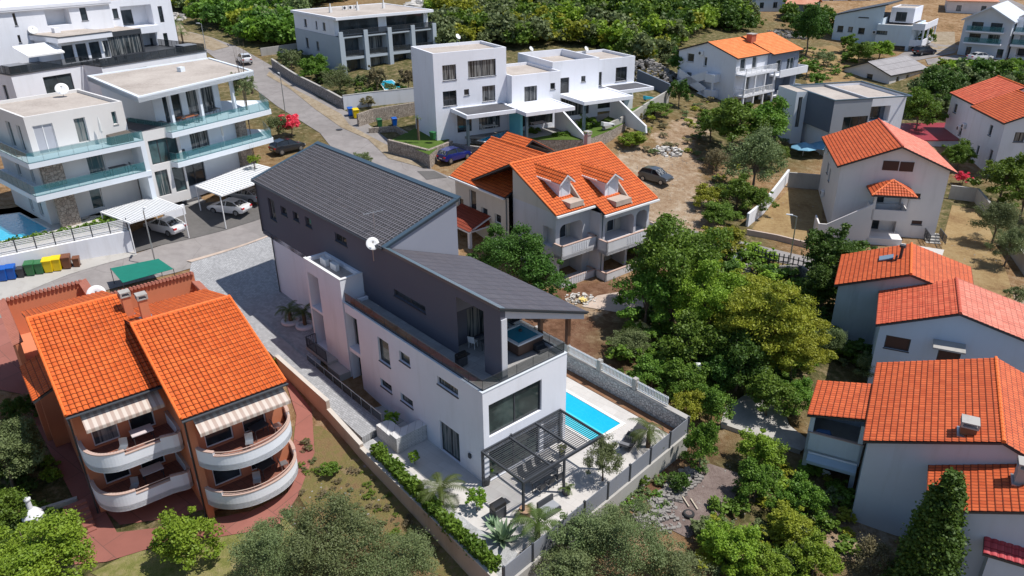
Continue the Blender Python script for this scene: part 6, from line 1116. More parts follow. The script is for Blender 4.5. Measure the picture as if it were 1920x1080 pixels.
gwall('boundary_wall', 'small white wall at the lane under the large tree', [(1370, 500), (1402, 478)], 1.0, WHITE2, .2); gwall('boundary_wall', 'dark wall along the lane with black post and rail fence', [(1455, 520), (1500, 520), (1520, 535)], 1.2, STONED, .25)
rf = thing('lane_fence', 'black wrought iron post and rail fence along the lane', 'fence'); pts = [G(a, b) for a, b in ((1412, 492), (1440, 500), (1475, 507), (1512, 516))]; mb = MB()
for a, b in zip(pts, pts[1:]):
    for k in (.5, 1.0): mb.tube((a[0], a[1], ht(a[0], a[1])+k+.3), (b[0], b[1], ht(b[0], b[1])+k+.3), .05)
    for i in range(4): q = a+(b-a)*i/4; z = ht(q[0], q[1]); MB().tube((q[0], q[1], z), (q[0], q[1], z+1.6), .06).build('post', METAL, rf)
mb.build('rails', METAL, rf)
# heap of stones and rubble
def rubble(name, label, px, n, s0, s1, R_, mat, cat='stones', h_=0):
    c = G(*px); r_ = random.Random(px[0]); mb = MB()
    for i in range(n):
        a = r_.random()*6.28; d = R_*math.sqrt(r_.random()); x, y = c[0]+d*math.cos(a), c[1]+d*math.sin(a)*.8; s = s0+(s1-s0)*r_.random(); z = ht(x, y)+h_*(1-d/R_)
        mb.hexa([(x+sx*s*(.5+.4*r_.random()), y+sy*s*(.5+.4*r_.random()), z+(s*(.4+.4*r_.random()) if sz else -.1)) for sz in (0, 1) for sx, sy in ((-1, -1), (1, -1), (1, 1), (-1, 1))])
    o = mb.build(name, mat); tag(o, label, kind='stuff'); return o
PALER = roughm('pale_rock', [(.45, .42, .38), (.62, .59, .55), (.75, .73, .70)], .5, 4, 12); GRR = roughm('grey_rubble', [(.20, .185, .17), (.30, .28, .26), (.40, .37, .34)], .5, 4, 12)
for i_, (qx, qy) in enumerate(((1212, 978), (1226, 962), (1240, 948), (1254, 934), (1268, 920), (1282, 906), (1296, 893))): rubble('dry_stone_wall', 'tumbled dry stone wall across the lower right garden', (qx, qy), 55, .08, .2, .75, GRR, h_=.4)
rubble('rubble', 'white rocks on the waste ground', (1255, 285), 90, .1, .3, 2.0, PALER, h_=.5); rubble('rubble', 'grey gravel heap behind the cube villas', (1215, 140), 400, .15, .4, 5.5, GRR, h_=2.6); rubble('rubble', 'pile of cut stones by the orange roofed villa', (1090, 562), 110, .06, .14, 1.5, PALER, h_=.3)
rubble('rubble', 'loose stones by the dry stone wall', (1225, 965), 160, .05, .16, 1.8, GRR, h_=.2); rubble('rubble', 'broken stone bank beside the gravel road', (285, 35), 260, .2, .6, 7, PALER, h_=1.5); rubble('rubble', 'pale outcrop beyond the grey apartments', (835, 12), 260, .4, 1.1, 9, PALER, h_=1.5)
rubble('rubble', 'stones at the edge of the old yard', (1420, 505), 70, .08, .22, 1.8, GRR, h_=.6); rubble('rubble', 'stones near the far olive trees', (1480, 66), 90, .2, .5, 5, GRR, h_=.4)
# ------------------------------------------------------------------ street furniture
def lamp(px, h_, arm_az, label):
    q = G(*px); r = thing('street_lamp', label, 'street lamp', q, arm_az, 'street lamps'); MB().tube((0, 0, -.3), (0, 0, h_), .075, .05, 8).build('pole', SILVER, r)
    MB().tube((0, 0, h_), (.55, 0, h_+.08), .03).build('arm', SILVER, r); MB().hexa([(.4, -.12, h_+.03), (1.0, -.1, h_+.05), (1.0, .1, h_+.05), (.4, .12, h_+.03), (.4, -.1, h_+.14), (1.0, -.07, h_+.11), (1.0, .07, h_+.11), (.4, .1, h_+.14)]).build('lamp_head', WMETAL, r)
lamp((1480.5, 492), 4.8, math.radians(150), 'grey street lamp on the lane in front of the pink white house'); lamp((388, 104), 5.2, math.radians(160), 'street lamp at the bend of the far uphill road'); lamp((535, 211), 5.2, math.radians(120), 'thin street lamp beside the long rubble wall on the uphill road')
q_ = P(277, 402, 8.6); ll = G(292, 500); lamp((293, 500), 5.4, math.radians(100), 'street lamp in front of the single white carport by the green shade net')
up = thing('utility_post', 'short white post with a meter box among trees beyond the pool railing', 'post', G(1302, 742)); MB().tube((0, 0, 0), (0, 0, 2.6), .07).build('pole', WMETAL, up); MB().box(-.2, .2, -.15, .15, 2.1, 2.7).build('box', WMETAL, up)
mh = thing('manhole_cover', 'dark round manhole cover in the asphalt of the uphill road', 'manhole cover', G(636, 243, .07)); MB().lathe((0, 0, 0), [(.45, 0), (.45, .03), (.4, .035)], 18).build('cover', METAL, mh)
BINC = {'blue': (.0, .09, .42), 'green': (.03, .15, .05), 'yellow': (.78, .55, .0), 'brown': (.17, .06, .025), 'black': (.04, .04, .045)}
def wheelie(px, col, s_, label, az=None, q=None):
    m = flat('bin_'+col, BINC[col], .4); q = G(*px) if q is None else q; r = thing('wheelie_bin', label, 'bin', q, az if az is not None else math.radians(18), 'coloured bins by the white roadside wall', (s_,)*3)
    MB().hexa([(-.26, -.28, .08), (.26, -.28, .08), (.26, .26, .08), (-.26, .26, .08), (-.33, -.37, 1.0), (.33, -.37, 1.0), (.33, .34, 1.0), (-.33, .34, 1.0)]).build('body', m, r, bevel=.03)
    MB().hexa([(-.35, -.41, 1.0), (.35, -.41, 1.0), (.35, .36, 1.0), (-.35, .36, 1.0), (-.33, -.38, 1.06), (.33, -.38, 1.06), (.33, .36, 1.14), (-.33, .36, 1.14)]).build('lid', m, r, bevel=.02)
    MB().tube((-.25, .42, 1.02), (.25, .42, 1.02), .025).build('handle', m, r)
    for x in (-.3, .3): MB().tube((x-.03, .25, .11), (x+.03, .25, .11), .11, k=12).build('wheel', METAL, r)
for (px, py), col, s_, lb in (((9, 526), 'blue', 1.12, 'blue wheelie bin at the far left of the row'), ((25, 523), 'blue', 1.12, 'blue wheelie bin, second from the left, beside the small black one'), ((42, 520), 'black', .85, 'small black wheelie bin between the blue and green ones'), ((60, 516), 'green', 1.12, 'green wheelie bin, left one of the green pair'), ((77, 513), 'green', 1.05, 'green wheelie bin next to the yellow pair'), ((94, 510), 'yellow', 1.15, 'yellow wheelie bin, left one of the pair'), ((110, 507), 'yellow', 1.15, 'yellow wheelie bin, right one of the pair beside the brown bin'), ((128, 503), 'brown', 1.12, 'large brown wheelie bin at the right of the yellow pair'), ((146, 500), 'brown', .85, 'small dark brown wheelie bin at the right end of the row')): wheelie((px, py), col, s_, lb)
wheelie((668, 222), 'yellow', 1.2, 'yellow lidded roadside bin against the stone wall', .4); wheelie((658, 218), 'blue', 1.1, 'blue roadside bin behind the yellow one by the stone wall', .4); wheelie((712, 238), 'green', 1.0, 'dark green bin inside the stone walled bay', .4); wheelie((740, 236), 'blue', 1.0, 'blue bin inside the stone walled bay', .4); wheelie((751, 262), 'green', .9, 'pale green bin on the grass corner of the stone walled garden', 1.0, P(812, 262, 6.4)+np.array([0, 0, 0]))
# ------------------------------------------------------------------ cars
TYRE = flat('tyre_rubber', (.025, .025, .027), .8); RIM = flat('alloy_rim', (.4, .41, .43), .3, .8); CARG = glassmat('car_glass', (.02, .024, .03)); REDL = flat('tail_lamp_red', (.5, .01, .01), .2); HEADL = flat('head_lamp', (.7, .72, .75), .15)
def car(px, az, col, label, kind='saloon', q=None, L_=4.5):
    q = G(*px, .08) if q is None else q; q = np.array(q, float)
    r = thing('parked_car', label, 'car', q, az, 'parked cars'); pm = paint('paint_%02x%02x%02x' % tuple(int(c*255) for c in col), col); W_ = .9; s = L_/4.5
    if kind == 'saloon': low = [(-2.25, .55, .78), (-2.1, .32, .98), (-1.6, .28, 1.04), (-.9, .25, 1.0), (.2, .24, .98), (1.0, .25, .95), (1.7, .28, .86), (2.15, .34, .72), (2.27, .45, .58)]; top = [(-1.75, 1.03, .72), (-1.05, 1.36, .6), (-.3, 1.45, .58), (.35, 1.40, .58), (1.15, .96, .72)]
    else: low = [(-2.2, .5, .95), (-2.1, .34, 1.08), (-1.6, .3, 1.12), (-.9, .27, 1.1), (.2, .26, 1.06), (1.0, .28, 1.02), (1.7, .3, .94), (2.1, .36, .8), (2.22, .5, .62)]; top = [(-2.05, 1.1, .76), (-1.7, 1.5, .64), (-.6, 1.62, .62), (.3, 1.55, .62), (1.1, 1.04, .74)]
    V = []; Q = []
    for x, z0, z1 in low:
        t = 1-max(0, (abs(x)-1.4))*.14; w_ = W_*t; zm = z0+(z1-z0)*.55
        V += [(x*s, -w_*.94, z0), (x*s, -w_, zm), (x*s, -w_*.9, z1), (x*s, 0, z1+.04), (x*s, w_*.9, z1), (x*s, w_, zm), (x*s, w_*.94, z0)]
    k = 7
    for i in range(len(low)-1):
        for j in range(k): a = i*k+j; b = i*k+(j+1) % k; Q.append((a, b, b+k, a+k))
    mb = MB(); mb.v = V; mb.f = Q+[tuple(range(k-1, -1, -1)), tuple(range((len(low)-1)*k, len(low)*k))]; o = mb.build('body', pm, r, smooth=True); o.data.set_sharp_from_angle(angle=math.radians(38)) if hasattr(o.data, 'set_sharp_from_angle') else None
    mb = MB(); V = []
    for x, z, w_ in top: zb = 1.0 if kind == 'saloon' else 1.08; V += [(x*s, -w_*1.0, z), (x*s, w_*1.0, z)]
    bot = [(x*s, sy*.80, zb-.06) for x, z, w_ in (top[0], top[-1]) for sy in (-1, 1)]
    gl = MB(); n = len(top)
    gl.quad((top[0][0]*s-.02, -.74, top[0][1]), (top[0][0]*s-.02, .74, top[0][1]), (top[1][0]*s, top[1][2], top[1][1]), (top[1][0]*s, -top[1][2], top[1][1])); gl.build('rear_window', CARG, r)
    gl = MB().quad((top[-2][0]*s, -top[-2][2], top[-2][1]), (top[-2][0]*s, top[-2][2], top[-2][1]), (top[-1][0]*s+.03, .74, top[-1][1]), (top[-1][0]*s+.03, -.74, top[-1][1])); gl.build('windscreen', CARG, r)
    rf_ = MB()
    for a, b in zip(top[1:-1], top[2:-1]): rf_.hexa([(a[0]*s, -a[2], a[1]-.03), (b[0]*s, -b[2], b[1]-.03), (b[0]*s, b[2], b[1]-.03), (a[0]*s, a[2], a[1]-.03), (a[0]*s, -a[2], a[1]+.02), (b[0]*s, -b[2], b[1]+.02), (b[0]*s, b[2], b[1]+.02), (a[0]*s, a[2], a[1]+.02)])
    for sy in (-1, 1):
        rf_.bar((top[0][0]*s, sy*.75, top[0][1]), (top[1][0]*s, sy*top[1][2], top[1][1]), .07, .06).bar((top[-1][0]*s, sy*.75, top[-1][1]), (top[-2][0]*s, sy*top[-2][2], top[-2][1]), .06, .05); rf_.bar((-.15*s, sy*.81, zb-.05), (-.2*s, sy*.6, 1.42 if kind == 'saloon' else 1.58), .06, .05)
    rf_.build('roof', pm, r)
    for sy, nm in ((-1, 'side_windows'), (1, 'side_windows')):
        g = MB(); n_ = len(g.v); g.v += [(top[0][0]*s+.05, sy*.79, zb-.05)]+[(x*s, sy*w_*1.0, z-.02) for x, z, w_ in top[1:-1]]+[(top[-1][0]*s-.05, sy*.79, zb-.05)]; g.f.append(tuple(range(n_, len(g.v)))); g.build(nm, CARG, r)
    for x in (-1.38*s, 1.4*s):
        for sy in (-1, 1):
            wh = MB().tube((x, sy*.68, .33), (x, sy*.91, .33), .335, k=18).build('wheel', TYRE, r); MB().tube((x, sy*.86, .33), (x, sy*.925, .33), .21, k=14).build('rim', RIM, wh)
    for sy in (-1, 1): MB().box(-2.27*s, -2.05*s, sy*.62-.16, sy*.62+.16, .74, .9).build('tail_light', REDL, r); MB().box(1.98*s, 2.2*s, sy*.6-.18, sy*.6+.18, .58, .68).build('headlight', HEADL, r)
    MB().box(-2.285*s, -2.25*s, -.26, .26, .6, .71).build('number_plate', WMETAL, r)
    return r
def az_(p, q): a, b = G(*p), G(*q); return math.atan2(b[1]-a[1], b[0]-a[0])
WH = (.75, .75, .75)
car((312, 434), az_((325, 432), (283, 412)), WH, 'white saloon parked under the single white carport, tail to the road', 'saloon', L_=4.5); car((432, 398), az_((452, 398), (400, 383)), WH, 'white saloon with black roof parked beside the stairs, half under the double carport'); car((462, 376), az_((480, 380), (440, 368)), (.32, .34, .37), 'silver grey car deep under the double carport beside the white saloon')
car((540, 284), az_((515, 290), (568, 276)), (.015, .017, .022), 'black hatchback parked between the villa and the oleander', 'hatch', L_=4.2); car((852, 300), az_((835, 305), (872, 292)), (.005, .015, .16), 'dark blue hatchback parked against the rubble stone wall', 'hatch', L_=4.3)
car((1229, 340), az_((1212, 331), (1246, 346)), (.06, .065, .07), 'dark grey old car parked on the dirt right of the orange roofed villa', 'hatch', L_=4.0); car((459, 118), az_((470, 122), (450, 104)), WH, 'white car parked on the uphill road near the forest', 'hatch', L_=4.3)
car((1732, 102), .3, (.02, .02, .03), 'black car in the shade beside the pale blue house', 'hatch'); car((1836, 113), .2, WH, 'white car in front of the gabled grey apartments', 'saloon')
for q_, n_, R_, lb in (((1270, 330), 260, 9, 'scattered stones on the waste ground'), ((1470, 400), 90, 5, 'small stones in the dry yard of the pink white house'), ((1840, 470), 90, 5, 'small stones in the dry garden at the right edge'), ((1440, 960), 120, 5, 'stones in the lower right garden'), ((700, 950), 110, 5, 'small stones in the dry garden left of the long wall')): rubble('scattered_stones', lb, q_, n_, .03, .09, R_, GRR)
TILLED = MATS['tilled_grey_soil']
ty = thing('old_tyre', 'old tyre lying on the tilled grey plot', 'tyre', G(1291, 966, .05)); MB().lathe((0, 0, 0), [(.20, .01), (.30, .0), (.35, .06), (.35, .14), (.30, .20), (.20, .19)], 18).build('tyre', TYRE, ty); MB().lathe((0, 0, .191), [(.195, 0), (.19, .005)], 18).build('soil_inside', TILLED, ty)
for i, (a, b, lb) in enumerate((((1265, 908), (1292, 950), 'longer pale pole lying on the tilled plot'), ((1295, 935), (1308, 955), 'shorter pale pole lying beside the tyre'))): p, q = G(*a, .12), G(*b, .12); r = thing('wooden_pole', lb, 'pole', p); MB().tube((0, 0, 0), tuple(q-p), .045).build('pole', flat('pale_wood', (.6, .52, .40), .8), r)
um = flat('blue_canvas_parasol', (.16, .36, .50), .8)
for (px, py), lb in (((1508, 272), 'blue parasol open on the terrace left of the red gable house, nearer the bushes'), ((1540, 270), 'pale blue parasol open on the terrace close to the red gable house')):
    r = thing('parasol', lb, 'parasol', np.array([*P(px, py, 3.7)[:2], 1.15])); MB().tube((0, 0, 0), (0, 0, 2.6), .035).build('pole', WMETAL, r); MB().lathe((0, 0, 2.2), [(1.7, 0), (1.65, .06), (.8, .45), (.05, .75)], 8).build('canopy', um, r)
pad([(1478, 300), (1545, 310), (1560, 330), (1480, 345)], 1.15, DK2, 'terrace', -2)
def lawn_lounger(px, z, col, lb): r = thing('sun_lounger', lb, 'sun lounger', P(*px, z), .5); MB().hexa([(-.9, -.3, .25), (.9, -.3, .25), (.9, .3, .25), (-.9, .3, .25), (-.9, -.3, .75), (.9, -.3, .32), (.9, .3, .32), (-.9, .3, .75)]).build('seat', flat('lounger_'+lb[:4], col, .7), r); MB().box(-.8, -.72, -.25, .25, 0, .25).box(.7, .78, -.25, .25, 0, .25).build('frame', METAL, r)
lawn_lounger((1217, 188), 6.42, (.03, .4, .55), 'turquoise lounger on the lawn at the right end of the cube villas'); lawn_lounger((1140, 238), 6.42, (.75, .75, .75), 'white lounger on the lawn near the pale diagonal wall')
table(P(917, 246, 6.45), .5, 'white dining table under the canopy of the tallest cube villa', None, .9, .45, WMETAL); table(P(1010, 240, 6.45), .5, 'pale clothed table under the second canopy of the cube villas', None, .9, .5, CLOTH)
for (px, py) in ((905, 246), (930, 242)): chair(P(px, py, 6.45), 1, 'white chair at the white dining table of the tallest cube villa', 'white chairs at the cube villa dining table', WMETAL)

# ------------------------------------------------------------------ vegetation
def crown_arrays(seed, n_cl, n_leaf, ls, rc, shape='round', gap=.0):
    g = np.random.default_rng(seed)
    if shape == 'cone':
        t = g.random(n_cl)**.8; a = g.random(n_cl)*6.283; rr = (1-t)**.55*.30*(.75+.25*g.random(n_cl)); Cn = np.stack([rr*np.cos(a), rr*np.sin(a), t*2-1], 1); rcs = rc*(1.1-t*.75)*(.8+.4*g.random(n_cl))
    else:
        d = g.normal(size=(n_cl, 3)); d /= np.linalg.norm(d, axis=1)[:, None]; d[:, 2] = np.where(d[:, 2] < -.45, -d[:, 2], d[:, 2]); lump = 1+.30*np.sin(d[:, 0]*4.3+seed)*np.cos(d[:, 1]*4.9+seed*2)+.15*np.sin(d[:, 2]*7+d[:, 0]*5+seed)
        q_ = g.random(n_cl); Cn = d*((.42+.46*q_**.6)*lump)[:, None]; rcs = rc*(1.25-.75*q_**2)*(.6+.7*g.random(n_cl))
        if shape == 'pine': Cn[:, 2] = np.round(Cn[:, 2]*3)/3+g.normal(size=n_cl)*.04
    ci = g.integers(0, n_cl, n_leaf); d = g.normal(size=(n_leaf, 3)); d /= np.linalg.norm(d, axis=1)[:, None]
    fl = np.array([1, 1, .45 if shape == 'pine' else .8]); Pn = Cn[ci]+d*fl*(rcs[ci]*np.where(g.random(n_leaf) < .6, .55+.45*g.random(n_leaf), np.minimum(np.abs(g.normal(size=n_leaf))*.7, 1.25)))[:, None]
    if shape != 'cone': Pn *= 1/1.0
    nrm = d*.7+g.normal(size=(n_leaf, 3))*.9+np.array([0, 0, .35]); nrm /= np.linalg.norm(nrm, axis=1)[:, None]
    t1 = np.cross(nrm, g.normal(size=(n_leaf, 3))); t1 /= np.linalg.norm(t1, axis=1)[:, None]; t2 = np.cross(nrm, t1)
    s = (ls*(.6+.8*g.random(n_leaf)))[:, None]; asp = 1.9 if shape in ('pine',) else 1.35
    V = np.stack([Pn-t1*s*asp/2, Pn-t2*s/2, Pn+t1*s*asp/2, Pn+t2*s/2], 1).reshape(-1, 3)
    cr = g.random(n_cl); rnd = np.repeat(.55*cr[ci]+.45*g.random(n_leaf), 4)
    return V, np.arange(n_leaf*4).reshape(-1, 4), rnd
PROTO = {}
def crown_mesh(shape, lod, seed):
    k = (shape, lod, seed)
    if k not in PROTO:
        nl, ls = {0: (30000, .036), 1: (13000, .055), 2: (3600, .10)}[lod]; rc = .21; nc = {0: 120, 1: 80, 2: 42}[lod]
        if shape == 'olive': nl = int(nl*.95); ls *= .72; rc = .26
        if shape == 'pine': rc = .22; ls *= .8; nl = int(nl*1.3)
        if shape == 'cone': rc = .2; nl = int(nl*1.2); ls *= .8; nc = int(nc*1.5)
        if shape == 'sparse': nl = int(nl*.35); rc = .28
        V, Q, r = crown_arrays(seed*13+lod, nc, nl, ls, rc, shape); PROTO[k] = npmesh('crown', V, Q, None, {'rnd': r}); PROTO[k].materials.append(None)
    return PROTO[k]
LEAF = {'dark': leafm('dark_leaves', (0.0312, 0.0812, 0.0134), (0.113, 0.203, 0.0296)), 'mid': leafm('mid_green_leaves', (0.0608, 0.138, 0.0161), (0.199, 0.308, 0.0376)), 'bright': leafm('bright_leaves', (0.113, 0.227, 0.0161), (0.33, 0.47, 0.047)),
        'yellow': leafm('yellow_green_leaves', (0.156, 0.203, 0.0161), (0.435, 0.439, 0.047)), 'olive': leafm('olive_leaves', (.095, .135, .045), (.24, .29, .12)), 'dry': leafm('dry_twigs', (.15, .125, .06), (.30, .26, .14)), 'cyp': leafm('cypress_leaves', (0.0382, 0.0812, 0.0134), (0.122, 0.187, 0.0269)),
        'pink': leafm('pink_flowers', (0.782, 0.0487, 0.121), (1.01, 0.145, 0.216)), 'cream': leafm('cream_flowers', (0.955, 0.812, 0.403), (1.08, 0.943, 0.54)), 'agave': leafm('agave_leaf', (0.208, 0.308, 0.175), (0.347, 0.487, 0.296), .1), 'palm': leafm('palm_leaf', (.05, .08, .012), (.12, .15, .03), .1)}
trunk_cache = {}
def trunk_mesh(seed):
    if seed not in trunk_cache:
        g = random.Random(seed); mb = MB(); z = 0; p = Vector((0, 0, -.3)); pts = [p]
        for i in range(4): p = p+Vector((g.uniform(-.08, .08), g.uniform(-.08, .08), .3)); pts.append(p)
        for i, (a, b) in enumerate(zip(pts, pts[1:])): mb.tube(a, b, .085-.012*i, .085-.012*(i+1), 7, False)
        for k in range(7):
            a = 6.28*k/7+g.random(); e = p+Vector((math.cos(a)*.45, math.sin(a)*.45, g.uniform(.3, .75))); m = p.lerp(e, .5)+Vector((0, 0, .08)); s = pts[3+k % 2]
            mb.tube(s, m, .035, .024, 5, False); mb.tube(m, e, .024, .008, 5, False); f = e+Vector((g.uniform(-.3, .3), g.uniform(-.3, .3), .25)); mb.tube(m, f, .018, .006, 4, False)
        o = mb.build('trunk', BARK); trunk_cache[seed] = o.data; bpy.data.objects.remove(o)
    return trunk_cache[seed]
def tree(px, py, rp, asp, leaf, label, shape='round', cat='tree', trunk=.35, name=None, group=None, seed=None, up=None, bare=False):
    """px, py: centre of the crown in the survey; rp: its radius there in pixels; asp: height over width of the crown"""
    seed = (px*7+py) % 5 if seed is None else seed; q = G(px, py, 2)
    for _ in range(3):
        r = rp*(q-CAM).dot(_F)/FPX; hc = (r*asp)*(.95+trunk) if up is None else up; q = G(px, py, hc)
    z0 = ht(q[0], q[1]); r_ = thing(name or {'round': 'broadleaf_tree', 'olive': 'olive_tree', 'pine': 'pine_tree', 'cone': 'cypress_tree', 'sparse': 'bare_bush'}[shape] if cat == 'tree' else (name or 'shrub'), label, cat, (q[0], q[1], z0), (px*13+py*7) % 63/10., group)
    lod = 0 if rp > 62 else 1 if rp > 24 else 2
    c = bpy.data.objects.new('crown' if cat == 'tree' else 'foliage', crown_mesh(shape, lod, seed)); C.objects.link(c); c.parent = r_; c.location = (0, 0, hc); k = 1.04
    c.scale = (r*k, r*k, r*asp*k) if shape != 'cone' else (r*3.0, r*3.0, r*asp); c.material_slots[0].link = 'OBJECT'; c.material_slots[0].material = LEAF[leaf]
    t = bpy.data.objects.new('trunk' if cat == 'tree' else 'stem', trunk_mesh(seed)); C.objects.link(t); t.parent = r_; hh = hc/1.2; t.scale = (r*.75, r*.75, hh)
    return r_
